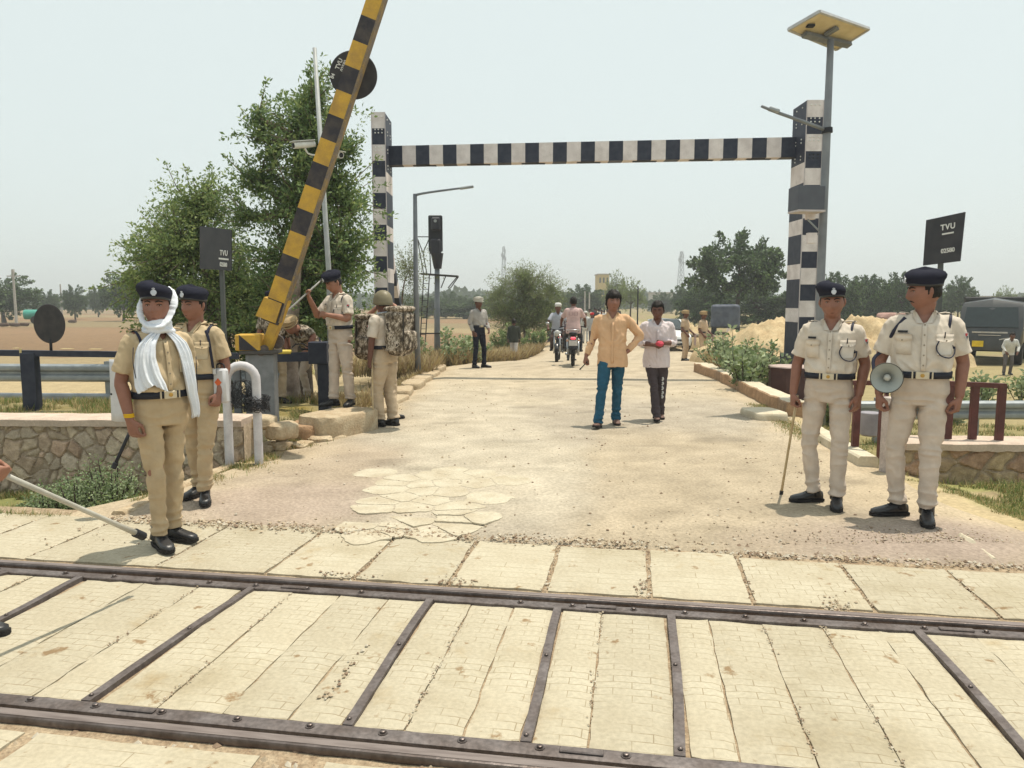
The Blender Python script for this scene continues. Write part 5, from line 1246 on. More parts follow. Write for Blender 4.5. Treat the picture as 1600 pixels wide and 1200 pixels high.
# disc carried on the arm, its dark back to the viewer
dc = A(548, 111, gY-.3)-pv+Vector((0, .16, 0)); f = MB(); q = Vector((.1, -1, -.05)).to_track_quat('Z', 'Y').to_matrix().to_4x4()
f.lathe([(.272, -.006), (.282, 0), (.272, .006)], dc, 44, M=q); dsk = f.build('disc', mat('disc_back', (.028, .026, .03), .6, (.05, .045, .045), 8), bm)
for bod, off, sz in (('TVU', (-.165, .12), .068), ('02580', (-.112, .1), .055), ('84', (-.245, -.02), .06)):
    c = dc+q @ Vector((off[0], off[1], .008)); ang = math.atan2(sdv.z, sdv.x)
    text('lettering', bod, sz, Matrix.Translation(c) @ q @ Matrix.Rotation(R(66), 4, 'Z'), TEXTW, dsk)
# ------------------------------------------------------------------ lowered black arm with crank box, rest post and disc
Yb = 11.0
lb = empty('lowered_barrier', A(497, 632, Yb), 0, 'lowered black arm with yellow bands, its crank box and post by the kerb slab', 'barrier'); o0 = lb.location
L_ = lambda x, y, Y=Yb: A(x, y, Y)-o0
f = MB(); f.box(L_(507, 600)+Vector((0, 0, -.06)), (.16, .16, .78), bev=.006); f.build('post', BLACKP, lb)
f = MB(); f.box(L_(499, 551), (.27, .24, .32), bev=.01); f.build('crank_box', BLACKP, lb)
f = MB(); aL = Vector((L_(395, 553).x, 0, L_(395, 553).z)); aR = Vector((L_(486, 553).x, 0, L_(486, 553).z)); 
f.beam(L_(412, 559), L_(486, 557), .11, .13, 0); f.build('arm_stub', BLACKP, lb)
f = MB(); f.tube([L_(424, 550)+Vector((0, -.03, 0)), L_(456, 550)+Vector((0, -.03, 0))], .036, 12); f.build('yellow_sleeve', mat('bright_yellow_paint', (.75, .58, .1), .5), lb, True)
f = MB(); f.tube([L_(456, 543), L_(462, 538), L_(474, 537), L_(482, 543)], .01, 6); f.tube([L_(468, 540), L_(470, 545), L_(482, 546)], .012, 6); f.build('linkage', BLACKM, lb, True)
la = empty('closed_barrier', A(48, 637, 10.9), 0, 'horizontal black arm on a black rest post above the left wall', 'barrier'); o1 = la.location
K_ = lambda x, y, Y=10.9: A(x, y, Y)-o1
f = MB(); V0 = K_(-260, 548); V1 = K_(372, 556); f.beam(V0, V1, .1, .085, 0); f.build('arm', BLACKP, la)
f = MB()
for x in (-60, 25, 105, 150, 212, 290):
    p = K_(x, 548+(x+20)*.0125); f.box(p+Vector((0, 0, .0445)), (.16 if x != 25 else .05, .09, .004))
f.build('yellow_bands', mat('faded_yellow_band', (.6, .5, .25), .7), la)
f = MB(); f.box(K_(49, 597), (.21, .14, .86), bev=.008); f.build('rest_post', BLACKP, la)
f = MB(); f.box(K_(36, 550)+Vector((0, -.055, 0)), (.025, .02, .11)); f.build('clamp', mat('faded_yellow_band', (.6, .5, .25), .7), la)
f = MB(); q = Vector((-.25, -1, .0)).to_track_quat('Z', 'Y').to_matrix().to_4x4(); f.lathe([(.272, -.005), (.28, 0), (.272, .005)], K_(77, 506), 48, M=q); f.build('disc', mat('disc_back', (.028, .026, .03), .6), la)
f = MB(); f.cyl(K_(79, 530), K_(80, 549), .02, n=8); f.build('disc_stem', BLACKM, la, True)
# ------------------------------------------------------------------ guard rails
def guard(x0, y0, x1, y1, zc, label, posts, low=None, zg=None):
    a = Vector((x0, y0, zc)); b = Vector((x1, y1, zc)); u = (b-a).normalized(); L = (b-a).length; nn_ = Vector((u.y, -u.x, 0)); root = empty('guard_rail', a, math.atan2(u.y, u.x), label, 'guard rail')
    prof = [(.0, .155), (-.03, .15), (-.075, .12), (-.08, .085), (-.075, .05), (-.02, .015), (-.02, -.015), (-.075, -.05), (-.08, -.085), (-.075, -.12), (-.03, -.15), (.0, -.155)]
    def beam(z):
        f = MB(); k = len(prof); V = [(x, y, z+zz) for x in np.linspace(0, L, 12) for y, zz in prof]+[(x, y+.006, z+zz) for x in np.linspace(0, L, 12) for y, zz in prof]; h = 12*k
        Fs = [(i*k+j, (i+1)*k+j, (i+1)*k+j+1, i*k+j+1) for i in range(11) for j in range(k-1)]
        f.add(V, [tuple(reversed(q)) for q in Fs]+[tuple(x+h for x in q) for q in Fs]); return f.build('beam', STEEL, root, 'auto')
    beam(0)
    if low: beam(low)
    for p in posts:
        f = MB(); zb = tz(a.x+u.x*p, a.y+u.y*p)-zc-.2; f.box((p, .05, (zb+.2)/2), (.11, .1, .2-zb)); f.build('post', STEEL, root)
    return root
guard(-14, 13.3, -3.9, 12.9, A(60, 583, 13).z, 'galvanised crash barrier of two beams behind the left wall', (1.5, 3.8, 7.0, 9.6), -.51)
guard(5.6, 12.2, 15, 12.35, A(1560, 644, 12).z, 'grey blue crash barrier beyond the maroon fence on the right', (.4, 2.0, 4.1, 6.1, 8.2))
# ------------------------------------------------------------------ maroon fence, pillar and drum on the right
fr = empty('maroon_fence', A(1500, 690, 7.75), 0, 'maroon painted steel fence standing along the right wall', 'fence'); o2 = fr.location
F_ = lambda x, y, Y=7.75: A(x, y, Y)-o2
for x, Y in ((1338, 8.3), (1482, 7.8), (1521, 7.75), (1563, 7.7), (1648, 7.62)):
    f = MB(); tp_ = F_(x, 601, Y); bt = F_(x, 700, Y); f.box((tp_+bt)/2, (.075, .05, (tp_-bt).z), bev=.004); f.build('post', MAROON, fr)
f = MB(); f.beam(F_(1330, 598, 8.32), F_(1480, 599, 7.8), .06, .05); f.beam(F_(1480, 599, 7.8), F_(1571, 603, 7.7), .06, .05); f.beam(F_(1640, 605, 7.62), F_(1720, 609, 7.6), .06, .05); f.build('top_rail', MAROON, fr)
f = MB(); f.box((0, 0, .42), (.085, .12, .86), bev=.008)
tag(f.build('boundary_post', mat('old_concrete_post', (.55, .48, .44), .85, (.42, .36, .33), 6, bump=.4, bscale=50, fine=.15), None, False, (*G(1384, 738)[:2], -.08), (0, 0, .2)), 'square weathered pinkish concrete post beside the legs of the tallest officer', 'post')
f = MB(); f.box((0, 0, .35), (.07, .06, .75), bev=.005)
tag(f.build('steel_post', MAROON, None, False, (*G(1376, 700)[:2], -.1), (0, 0, .1)), 'dark maroon steel post just behind the megaphone', 'post')
f = MB(); f.lathe([(.1, 0), (.12, .02), (.125, .3), (.115, .31)], (0, 0, 0), 18)
tag(f.build('grey_bucket', mat('grey_plastic', (.3, .28, .31), .6), None, 'auto', (*G(1358, 690, -.1)[:2], -.02)), 'grey plastic bucket standing behind the kerb between the two officers', 'bucket')
f = MB(); f.box((0, 0, 0), (.26, .03, .3), bev=.004)
tag(f.build('white_board', mat('dirty_white_board', (.58, .56, .54), .7), None, False, A(1386, 562, 9.2), (R(-20), 0, .3)), 'small whitish board leaning behind the arm of the tallest officer', 'board')
f = MB(); f.box((0, 0, 0), (.04, .04, .7)); bb = f.build('board_stake', MAROON, None, False, A(1386, 600, 9.25)); tag(bb, 'dark stake holding up the small whitish board', 'stake')
dr = empty('octagonal_block', G(1236, 612), .2, 'eight sided maroon concrete block with pale top at the foot of the right gauge column', 'concrete block')
f = MB(); f.lathe([(.43, -.1), (.44, .4), (.46, .48)], (0, 0, 0), 8); f.build('block', mat('maroon_concrete', (.1, .055, .05), .8, (.075, .04, .04), 6, bump=.3), dr)
f = MB(); f.lathe([(.455, .481), (.445, .5), (.01, .505)], (0, 0, 0), 8); f.build('top', mat('dusty_pink_top', (.46, .36, .32), .9), dr)
# ------------------------------------------------------------------ height gauge
hg = empty('height_gauge', (1.5, 17, 0), 0, 'black and white striped steel height gauge spanning the road', 'height gauge'); oh = hg.location
def column(x0, x1, Y0, D, ztop, sideleft, zb=-.1):
    "front face x0..x1 at Y0, depth D; stripes of paint"
    f = MB(); f2 = MB(); s_ = .345; nS = int((ztop-zb)/s_)+1; xa, xb = x0-oh.x, x1-oh.x; ya, yb = Y0-oh.y, Y0+D-oh.y
    z = ztop; k = 0
    while z > zb:
        z1 = max(zb, z-s_); m_ = k % 2
        # front and back faces
        f.add([(xa, ya, z1), (xb, ya, z1), (xb, ya, z), (xa, ya, z)], [(0, 1, 2, 3)], m_)
        f.add([(xa, yb, z1), (xb, yb, z1), (xb, yb, z), (xa, yb, z)], [(3, 2, 1, 0)], m_)
        z = z1; k += 1
    for x_, flip in ((xa, 0), (xb, 1)):
        z = ztop; k = 0; lens = [1.25, .42, .75, .32, .62, .32, .62, .3, .7, .3, .7, .3, .6]; cc = 1
        for L1 in lens:
            z1 = max(zb, z-L1)
            if z <= zb: break
            f.add([(x_, ya, z1), (x_, yb, z1), (x_, yb, z), (x_, ya, z)], [(0, 1, 2, 3) if flip else (3, 2, 1, 0)], cc); z = z1; cc = 1-cc
    f.add([(xa, ya, ztop), (xb, ya, ztop), (xb, yb, ztop), (xa, yb, ztop)], [(0, 1, 2, 3)], 1)
    c_ = f.build('column', [WHITEP, BLACKP], hg)
    # flange lips and bolts
    f = MB()
    for x_ in (xa-.012, xb-.0): f.box((x_+.006, ya-.008, (ztop+zb)/2), (.014, .02, ztop-zb-.01))
    f.build('flange', mat('pale_edge', (.55, .5, .5), .8), c_)
    f = MB()
    for zz in (.1, .37, .44, .75, .82, 1.1, 1.17):
        for xx in (.25, .5, .78): f.lathe([(.016, 0), (.016, .01), (.01, .016), (.001, .016)], (xa+(xb-xa)*xx, ya-.002, ztop-zz), 8, 1 if (zz > 1) else 0, M=Matrix.Rotation(pi/2, 4, 'X'))
        xs_ = xb if sideleft == 0 else xa
        for yy in (.3, .7): f.lathe([(.016, 0), (.016, .01), (.01, .016), (.001, .016)], (xs_+(.002 if sideleft == 0 else -.002), ya+D*yy, ztop-zz), 8, 0, M=Matrix.Rotation(pi/2 if sideleft == 0 else -pi/2, 4, 'Y'))
    f.build('bolts', [TEXTW, BLACKM], c_)
    return c_
zl = A(600, 175, 17).z; zr_ = A(1265, 156, 16.2).z
XL0, XL1 = A(583, 300, 17).x, A(603, 300, 17).x; XR0, XR1 = A(1256, 300, 16.2).x, A(1281, 300, 16.2).x
column(XL0, XL1, 17, .95, zl, 0, -.1); column(XR0, XR1, 16.2, .8, zr_, 1, .55)
f = MB()
for k in range(2):
    pass
# braces sloping away behind each column
def brace(p0, p1, w, d):
    f = MB(); n = 10; p0 = Vector(p0)-oh; p1 = Vector(p1)-oh
    for k in range(n):
        a = p0+(p1-p0)*k/n; b_ = p0+(p1-p0)*(k+1)/n; f.beam(a, b_, w, d, k % 2)
    f.build('brace', [WHITEP, BLACKP], hg)
brace((XL1-.14, 17.95, 2.75), (XL1-.1, 20.6, -.1), .26, .22); brace((XR0+.2, 17.0, 2.75), (XR0+1.25, 19.6, -.2), .26, .22)
f = MB(); f.box((XR0+.06-oh.x, 16.6-oh.y, .28), (.34, .7, .62)); f.build('plinth', mat('dark_plinth', (.08, .075, .09), .7), hg)
# beam between the columns with its own stripes and dark battens spaced along a closed underside
bl = Vector((XL1, 17.5, A(620, 228, 17.5).z)); br_ = Vector((XR0, 16.75, A(1240, 214, 16.75).z)); hB = .42; dB = .30
f = MB(); n = 29; u = (br_-bl)
for k in range(n):
    a = bl+u*k/n-oh; b_ = bl+u*(k+1)/n-oh; m_ = 1 if k % 2 == 0 else 0; y2 = Vector((0, dB, 0)); dz_ = Vector((0, 0, -hB))
    f.add([a+dz_, b_+dz_, b_, a, a+dz_+y2, b_+dz_+y2, b_+y2, a+y2], [(0, 1, 2, 3), (7, 6, 5, 4), (3, 2, 6, 7)], m_)
    f.add([a+dz_, b_+dz_, b_+dz_+y2, a+dz_+y2], [(3, 2, 1, 0)], m_)
beamo = f.build('beam', [WHITEP, BLACKP], hg)
f = MB(); DK = mat('dark_lacing', (.05, .05, .06), .7)
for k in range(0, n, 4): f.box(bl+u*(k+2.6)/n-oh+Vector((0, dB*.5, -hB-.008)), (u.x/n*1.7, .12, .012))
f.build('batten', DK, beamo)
# ------------------------------------------------------------------ lamps, camera pole, signal
sol = empty('solar_street_lamp', (5.05, 12.2, -.35), 0, 'tall solar street lamp with tilted panel beside the right gauge column', 'street lamp'); os_ = sol.location
S_ = lambda x, y, Y=12.2: A(x, y, Y)-os_
f = MB(); f.tube([(0, 0, 0), S_(1281, 470), S_(1292, 205), S_(1298, 62)], [.075, .066, .06, .05], 14); f.build('pole', mat('lamp_pole_grey', (.22, .235, .25), .5, (.17, .18, .2), 4), sol, True)
pc = (S_(1232, 46)+S_(1358, 47)+S_(1280, 17, 12.6)+S_(1307, 79, 11.8))/4
c0, c1, c2, c3 = S_(1232, 47, 12.0), S_(1307, 78, 12.75), S_(1358, 46, 12.35), S_(1281, 19, 11.6)
nn_ = (c1-c0).cross(c2-c0).normalized(); nn_ = nn_ if nn_.z > 0 else -nn_
f = MB(); V = [c0, c1, c2, c3]; T2 = [v+nn_*.035 for v in V]; f.add(V+T2, [(0, 3, 2, 1), (4, 5, 6, 7), (0, 1, 5, 4), (1, 2, 6, 5), (2, 3, 7, 6), (3, 0, 4, 7)])
pn = f.build('solar_panel', mat('panel_backsheet', (.66, .56, .36), .7, (.56, .46, .27), 5), sol)
f = MB()
for a, b_ in ((c0, c1), (c1, c2), (c2, c3), (c3, c0)): f.beam(a+nn_*.01, b_+nn_*.01, .035, .045, up=nn_)
f.build('panel_frame', mat('aluminium_frame', (.5, .5, .5), .5, metal=.3), pn)
f = MB(); f.beam((c0+c1)/2*.62+(c2+c3)/2*.38-nn_*.03, (c2+c3)/2*.75+(c0+c1)/2*.25-nn_*.03, .09, .04, up=nn_); f.beam(c0*.85+c3*.15-nn_*.05+(c1-c0)*.2, c1*.62+c2*.38-nn_*.05, .1, .06, up=nn_); f.build('bracket', GREYP, sol)
f = MB(); jb = c0*.55+c3*.3+c2*.15-nn_*.02; f.box(jb, (.11, .09, .03)); f.build('junction_box', BLACKM, pn)
f = MB(); f.tube([S_(1293, 204), S_(1255, 190, 12.0), S_(1215, 176, 11.8), S_(1190, 166, 11.7)], [.028, .026, .024, .02], 10); f.build('lamp_arm', mat('lamp_pole_grey', (.22, .235, .25), .5), sol, True)
f = MB(); f.box(S_(1209, 172, 11.77), (.17, .1, .055), bev=.015, M=Matrix.Rotation(R(18), 4, 'Y')); f.build('lamp_head', STEEL, sol)
f = MB(); f.cyl(S_(1292, 200), S_(1292.3, 208), .085, n=14); f.build('collar', BLACKM, sol, 'auto')
f = MB(); f.box(S_(1260, 311, 12.05), (.43, .34, .36), bev=.006, M=Matrix.Rotation(.12, 4, 'Z')); bx = f.build('battery_box', mat('battery_box_grey', (.1, .11, .13), .6, (.085, .09, .11), 5), sol)
f = MB(); f.box(S_(1260, 330, 12.05)+Vector((0, 0, -.01)), (.44, .35, .03), M=Matrix.Rotation(.12, 4, 'Z')); f.build('base_tray', mat('pale_edge', (.55, .5, .5), .8), bx)
f = MB(); f.box(S_(1266, 338, 12.15), (.13, .1, .1)); f.build('bracket', WHITEP, sol); f = MB(); f.box(S_(1268, 372, 12.15), (.14, .1, .16)); f.build('small_box', WHITEP, sol)
f = MB(); f.beam(S_(1262, 343, 12.1), S_(1281, 362, 12.2), .02, .02); f.build('stay', STEEL, sol)
# thin street lamp behind the left column
sl2 = empty('street_lamp', (A(652, 480, 17.5).x, 17.5, -.1), 0, 'slim grey street lamp with one arm just right of the left gauge column', 'street lamp'); o3 = sl2.location
Q_ = lambda x, y, Y=17.5: A(x, y, Y)-o3
f = MB(); f.tube([(0, 0, 0), Q_(650, 450), Q_(648.5, 303)], [.07, .06, .045], 12); f.build('pole', mat('lamp_pole_grey', (.22, .235, .25), .5), sl2, True)
f = MB(); f.tube([Q_(648.5, 305), Q_(668, 301, 17.4), Q_(720, 294, 17.2)], [.03, .025, .022], 8, smooth=3); f.build('arm', mat('lamp_pole_grey', (.22, .235, .25), .5), sl2, True)
f = MB(); f.box(Q_(729, 293, 17.2), (.32, .12, .05), bev=.015, M=Matrix.Rotation(R(-8), 4, 'Y')); f.build('lamp_head', STEEL, sl2)
# camera pole
cp = empty('camera_pole', (A(517, 600, 11.6).x, 11.6, 0), 0, 'leaning grey pole carrying two white cameras in front of the tree', 'camera pole'); o4 = cp.location
C_ = lambda x, y, Y=11.6: A(x, y, Y)-o4
f = MB(); f.tube([(0, 0, 0), C_(514, 430), C_(491.5, 75)], [.045, .04, .03], 12); f.build('pole', mat('camera_pole_grey', (.38, .4, .4), .5), cp, True)
for (x, y, dx, dy) in ((476, 226, -.12, -.1), (522, 241, .12, -.1)):
    rt = empty('cctv_camera', C_(x, y, 11.5)+o4, 0, 'left of two white bullet cameras on the leaning pole' if dx < 0 else 'right of two white bullet cameras, beside the boom arm', 'camera'); 
    f = MB(); d_ = Vector((dx*1.1, -.12, -.035)); f.tube([-d_*.9, -d_*.3, d_], [.04, .05, .05], 12); f.build('housing', mat('camera_white', (.66, .66, .62), .4), rt, 'auto')
    f = MB(); f.beam(-d_*.8+Vector((0, 0, .055)), d_*1.2+Vector((0, 0, .055)), .115, .012); f.build('sun_shield', mat('camera_white', (.66, .66, .62), .4), rt)
    f = MB(); f.cyl(d_*1.0, d_*1.03, .036, n=12); f.build('lens', BLACKM, rt, True)
    f = MB(); f.tube([(0, 0, -.03), (-dx*.3, .04, -.12), (-dx*1.3, .1, -.14)], .014, 8, smooth=3); f.build('bracket', mat('camera_white', (.66, .66, .62), .4), rt, True)
# railway signal
sg = empty('railway_signal', (A(683, 540, 24).x, 24, -.4), 0, 'railway signal post seen from behind with ladder and small platform', 'signal'); o5 = sg.location
R_ = lambda x, y, Y=24: A(x, y, Y)-o5
f = MB(); f.tube([(0, 0, 0), R_(683, 500), R_(683, 415)], [.11, .09, .08], 12); f.build('post', mat('lamp_pole_grey', (.22, .235, .25), .5), sg, True)
f = MB(); f.box(R_(680.5, 365), (.44, .14, 1.12), bev=.03); f.build('backing_board', BLACKM, sg)
f = MB(); f.box(R_(681, 350, 23.9), (.3, .16, .42), bev=.05); f.box(R_(681, 386, 23.88), (.34, .2, .5), bev=.05); f.tube([R_(683, 396, 23.95), R_(684, 420, 23.95)], [.2, .12], 12); f.build('lamp_case', mat('black_paint_soft', (.03, .03, .04), .4), sg)
f = MB(); f.cyl(R_(680, 345, 23.8), R_(680, 345, 23.76), .05, n=12); f.build('rear_cap', STEEL, sg)
f = MB(); f.beam(R_(658, 428), R_(716, 432), .5, .05); f.beam(R_(714, 433), R_(700, 450), .03, .03); f.beam(R_(716, 433, 24.3), R_(704, 450, 24.3), .03, .03); f.beam(R_(697, 430), R_(689, 450), .03, .03); f.build('platform', mat('dark_steel', (.05, .045, .045), .6), sg)
f = MB()
for a, b_ in (((652, 370), (671, 370)), ((652, 372), (661, 395)), ((661, 395), (671, 372)), ((652, 372), (662, 428)), ((661, 395), (667, 428)), ((671, 372), (673, 428))): f.beam(R_(*a), R_(*b_), .028, .028)
f.build('cage', mat('dark_steel', (.05, .045, .045), .6), sg)
f = MB(); a0, b0, a1, b1 = R_(662, 430, 23.7), R_(671, 430, 23.7), R_(656, 545, 23.3), R_(664, 545, 23.3)
f.beam(a0, a1, .03, .03); f.beam(b0, b1, .03, .03)
for k in range(13): t = (k+.5)/13; f.beam(a0+(a1-a0)*t, b0+(b1-b0)*t, .018, .018)
f.build('ladder', mat('dark_steel', (.05, .045, .045), .6), sg)
f = MB(); f.beam(R_(655, 521, 23.7), R_(688, 521, 23.9), .03, .04); f.build('ladder_stay', mat('dark_steel', (.05, .045, .045), .6), sg)
# ------------------------------------------------------------------ TVU boards
def board(cs, pole_top, pole_bot, label, tx, num, tsz, tdy, uname='number_board'):
    c = [Vector(p) for p in cs]; o_ = (c[0]+c[1]+c[2]+c[3])/4; base = Vector(pole_bot); root = empty(uname, base, 0, label, 'sign')
    xax = ((c[1]-c[0])+(c[2]-c[3])).normalized(); zax = ((c[0]-c[3])+(c[1]-c[2])); zax = (zax-xax*zax.dot(xax)).normalized(); nn_ = xax.cross(zax)
    if nn_.y > 0: nn_ = -nn_
    f = MB(); V = c+[p-nn_*.012 for p in c]; f.add([v-base for v in V], [(3, 2, 1, 0), (4, 5, 6, 7), (0, 1, 5, 4), (1, 2, 6, 5), (2, 3, 7, 6), (3, 0, 4, 7)]); bd_ = f.build('board', mat('board_black', (.03, .031, .038), .55, (.045, .045, .05), 5), root)
    f = MB(); f.beam(Vector(pole_bot)-base, Vector(pole_top)-base, .05, .05); f.build('pole', mat('sign_pole', (.09, .1, .1), .6), root)
    M3 = Matrix((xax, zax, nn_)).transposed().to_4x4(); z0 = nn_*.008
    w_ = (c[1]-c[0]).length; h_ = (c[0]-c[3]).length
    pos = lambda a, b_: Matrix.Translation(c[3]-base+xax*w_*a+zax*h_*b_+z0) @ M3
    text('lettering', 'TVU', tsz, pos(tx, tdy[0]), TEXTW, bd_, spacing=1.15); text('lettering', num, tsz*.78, pos(tx, tdy[2]), TEXTW, bd_)
    f = MB(); f.box((0, 0, 0), (w_*.3, .02, .004)); u_ = f.build('underline', TEXTW, bd_); u_.matrix_local = pos(tx, tdy[1])
    return root
board([A(1447, 344, 10.2), A(1508, 331, 9.7), A(1500, 408, 9.7), A(1442, 415, 10.2)], A(1471, 380, 10.02), G(1461, 560, .0) if False else A(1459, 690, 10.02), 'black number board on a pole behind the tallest officer at the right', .67, '02580', .1, (.76, .62, .25))
board([A(312, 353, 9.9), A(361, 359, 9.4), A(361, 423, 9.4), A(312, 420, 9.9)], A(345, 380, 9.65), A(352, 560, 9.65), 'black number board on a pole in front of the trees at the left', .78, '02580', .09, (.42, .29, .16))
# ------------------------------------------------------------------ vegetation
LG = leafmat('neem_leaf', (.2, .28, .1), (.1, .165, .07), .4, 1.8); LG2 = leafmat('bright_leaf', (.34, .4, .15), (.17, .24, .085), .5, 2.4)
LDK = leafmat('dark_leaf', (.085, .12, .055), (.05, .08, .04), .25, .5); LOL = leafmat('thorn_leaf', (.22, .25, .11), (.13, .16, .08), .35, .8)
LCAL = leafmat('milkweed_leaf', (.42, .48, .29), (.2, .27, .14), .3, 3); LBUSH = leafmat('bush_leaf', (.26, .32, .13), (.13, .19, .07), .35, 3)
BARK = mat('grey_bark', (.2, .155, .115), .95, (.1, .075, .055), 9, bump=1.2, bscale=26, fine=.2); BARKD = mat('dark_bark', (.09, .07, .055), .95, bump=.8, bscale=20)
def leafcloud(name, spots, m, parent, size, aspect=.42, up=.3, seed=1, mat2=None):
    "spots: list of (pos, outward dir); many small pointed leaves"
    r = np.random.RandomState(seed); n = len(spots)
    P = np.array([s_[0] for s_ in spots]); D = np.array([s_[1] for s_ in spots]) if len(spots[0]) > 1 else None
    d = r.normal(size=(n, 3)); 
    if D is not None: d = d*.75+D
    d[:, 2] += up; d /= np.linalg.norm(d, axis=1)[:, None]+1e-9
    s_ = r.normal(size=(n, 3)); s_ -= d*(s_*d).sum(1)[:, None]; s_ /= np.linalg.norm(s_, axis=1)[:, None]+1e-9
    L = (size*r.uniform(.6, 1.35, n))[:, None]; W = L*aspect*.5
    nrm = np.cross(d, s_)*L*.12
    V = np.stack([P, P+d*L*.5+s_*W+nrm, P+d*L, P+d*L*.5-s_*W+nrm], 1).reshape(-1, 3)
    me = bpy.data.meshes.new(name); me.vertices.add(4*n); me.vertices.foreach_set('co', V.ravel())
    me.loops.add(4*n); me.loops.foreach_set('vertex_index', np.arange(4*n)); me.polygons.add(n); me.polygons.foreach_set('loop_start', np.arange(0, 4*n, 4)); me.polygons.foreach_set('loop_total', np.full(n, 4))
    me.materials.append(m)
    if mat2: me.materials.append(mat2); me.polygons.foreach_set('material_index', (r.rand(n) < .3).astype(np.int32))
    me.update(calc_edges=True); me.validate()
    return link(me, name, parent)
def limb_tree(name, loc, label, lobes, trunk, leaves, size, m, m2=None, group=None, seed=1, bark=BARK, twigs=170, droop=0, cat='tree', tr=.14, spray=.42, aspect=.42, shell=.55):
    """lobes: (centre, radii, share) ellipsoids that the branchlets grow into; trunk: fork points.  Leaves sit along branchlets, so the edge is feathery"""
    r = random.Random(seed); root = empty(name, loc, 0, label, cat, group); w = MB(); leaf = []
    T0 = [Vector(p) for p in trunk]; w.tube(T0, [tr*(1-.45*i/(len(T0)-1))*(1.25 if i == 0 else 1) for i in range(len(T0))], 10, smooth=3)
    tot = sum(l[2] for l in lobes)
    for c, rad, sh in lobes:
        c = Vector(c); st = min(T0[1:], key=lambda p: (p-c).length)
        nb = max(3, int(7*sh/tot*len(lobes)))
        mid_ = (st+c)/2+Vector((r.uniform(-.2, .2), r.uniform(-.2, .2), .1))*rad[0]
        w.tube([st, mid_, c], [tr*.5, tr*.36, tr*.2], 7, smooth=3)
        nt = max(4, int(twigs*sh/tot))
        for k in range(nt):
            d = Vector((r.gauss(0, 1), r.gauss(0, 1), r.gauss(0, 1)+.15)).normalized()
            q = shell+(1-shell)*r.random()**.6; lump = 1+.22*noise.noise(d*2.2+Vector((seed, 0, 0)))+.12*noise.noise(d*5+Vector((0, seed, 0)))
            e = c+Vector((d.x*rad[0], d.y*rad[1], d.z*rad[2]))*q*lump
            s0 = c+(e-c)*r.uniform(.15, .5)
            sp_ = spray*r.uniform(.6, 1.3); dirn = (d+Vector((r.gauss(0, .35), r.gauss(0, .35), r.uniform(-.1, .5)-droop))).normalized(); tip = e+dirn*sp_
            if k % 2 == 0: w.tube([c+(s0-c)*.3, s0, e, tip], [tr*.14, tr*.1, tr*.06, tr*.02], 4)
            nl = int(leaves/ (len(lobes)*1.0) * sh/tot*len(lobes)/nt)
            for i in range(nl):
                t = r.random(); base = s0+(e-s0)*min(1, t*1.6) if t < .62 else e+(tip-e)*((t-.62)/.38)
                sc_ = .085*(1.3-t)+.015; j = Vector((r.gauss(0, 1), r.gauss(0, 1), r.gauss(0, .8)))*sc_*(rad[0]/.8)**.3*(spray/.42)**.5
                leaf.append((tuple(base+j), tuple(dirn*.6+j*2)))
    w.build('trunk', bark, root, True)
    leafcloud('crown', leaf, m, root, size, aspect, .1-droop, seed, m2)
    return root
# two leafy trees at the left of the gate
limb_tree('neem_tree', (-3.62, 12.9, 0), 'tall feathery green tree directly behind the raised boom arm',
    [((.2, 0, 1.6), (.85, .9, .65), 1.0), ((0, .1, 2.45), (.62, .7, .6), .8), ((.7, 0, 2.5), (.55, .6, .6), .75), ((.1, 0, 3.4), (.6, .6, .6), .8), ((.72, .1, 3.45), (.45, .5, .5), .5), ((.3, 0, 4.3), (.42, .45, .5), .5), ((.3, 0, 4.95), (.25, .3, .45), .3), ((-.42, 0, 4.35), (.2, .25, .45), .22), ((-.62, 0, 4.75), (.12, .15, .25), .08), ((-.6, 0, 3.65), (.3, .3, .2), .2), ((-.75, 0, 3.1), (.25, .25, .18), .12), ((.85, .1, 4.2), (.22, .25, .3), .15)],
    [(0, 0, -.1), (.02, 0, .9), (-.05, 0, 2.0), (.05, 0, 3.2), (.1, 0, 4.4)], 43000, .078, LG, LG2, seed=4, twigs=430, tr=.17, spray=.5)
limb_tree('spreading_tree', (-5.6, 13.6, 0), 'broad bushy green tree behind the left number board',
    [((-.15, 0, 2.6), (.85, .9, .75), 1.4), ((-.85, .2, 2.2), (.6, .7, .65), .8), ((.62, 0, 1.9), (.72, .8, .7), 1.0), ((.05, 0, 3.35), (.6, .6, .45), .6), ((.9, .3, 1.3), (.9, .8, .8), 1), ((-.4, .2, 1.5), (.75, .8, .5), .6)],
    [(.5, 0, -.1), (.45, 0, .8), (.3, 0, 1.6), (.1, 0, 2.6)], 45000, .07, LG2, LG, seed=9, twigs=480, tr=.15, spray=.4, droop=.25)
limb_tree('neem_tree', (-4.55, 14.4, 0), 'dark leafy tree filling the gap between the bushy tree and the tall one',
    [((0, 0, 1.2), (.9, .8, .7), 1), ((.1, 0, 1.7), (.7, .7, .5), .8), ((.6, .3, 1.0), (.9, .8, .7), .8)], [(0, 0, -.1), (0, 0, 1), (0, 0, 2)], 26000, .07, LG, LDK, seed=14, twigs=260, tr=.12, spray=.3)
f = MB(); tr_ = A(452, 500, 12.3)
f.tube([(0, 0, -.1), (-.02, 0, .9), (.06, 0, 1.7), (.16, 0, 2.4)], [(.17, .17), (.135, .135), (.12, .12), (.07, .07)], 14, smooth=4)
tag(f.build('tree_stump', mat('pale_flaky_bark', (.42, .34, .28), .95, (.2, .15, .12), 4, (.35, .6), bump=1.2, bscale=18, fine=.2), None, True, (tr_.x, 12.3, 0)), 'pale flaky tree trunk standing just behind the gate machine', 'tree trunk')
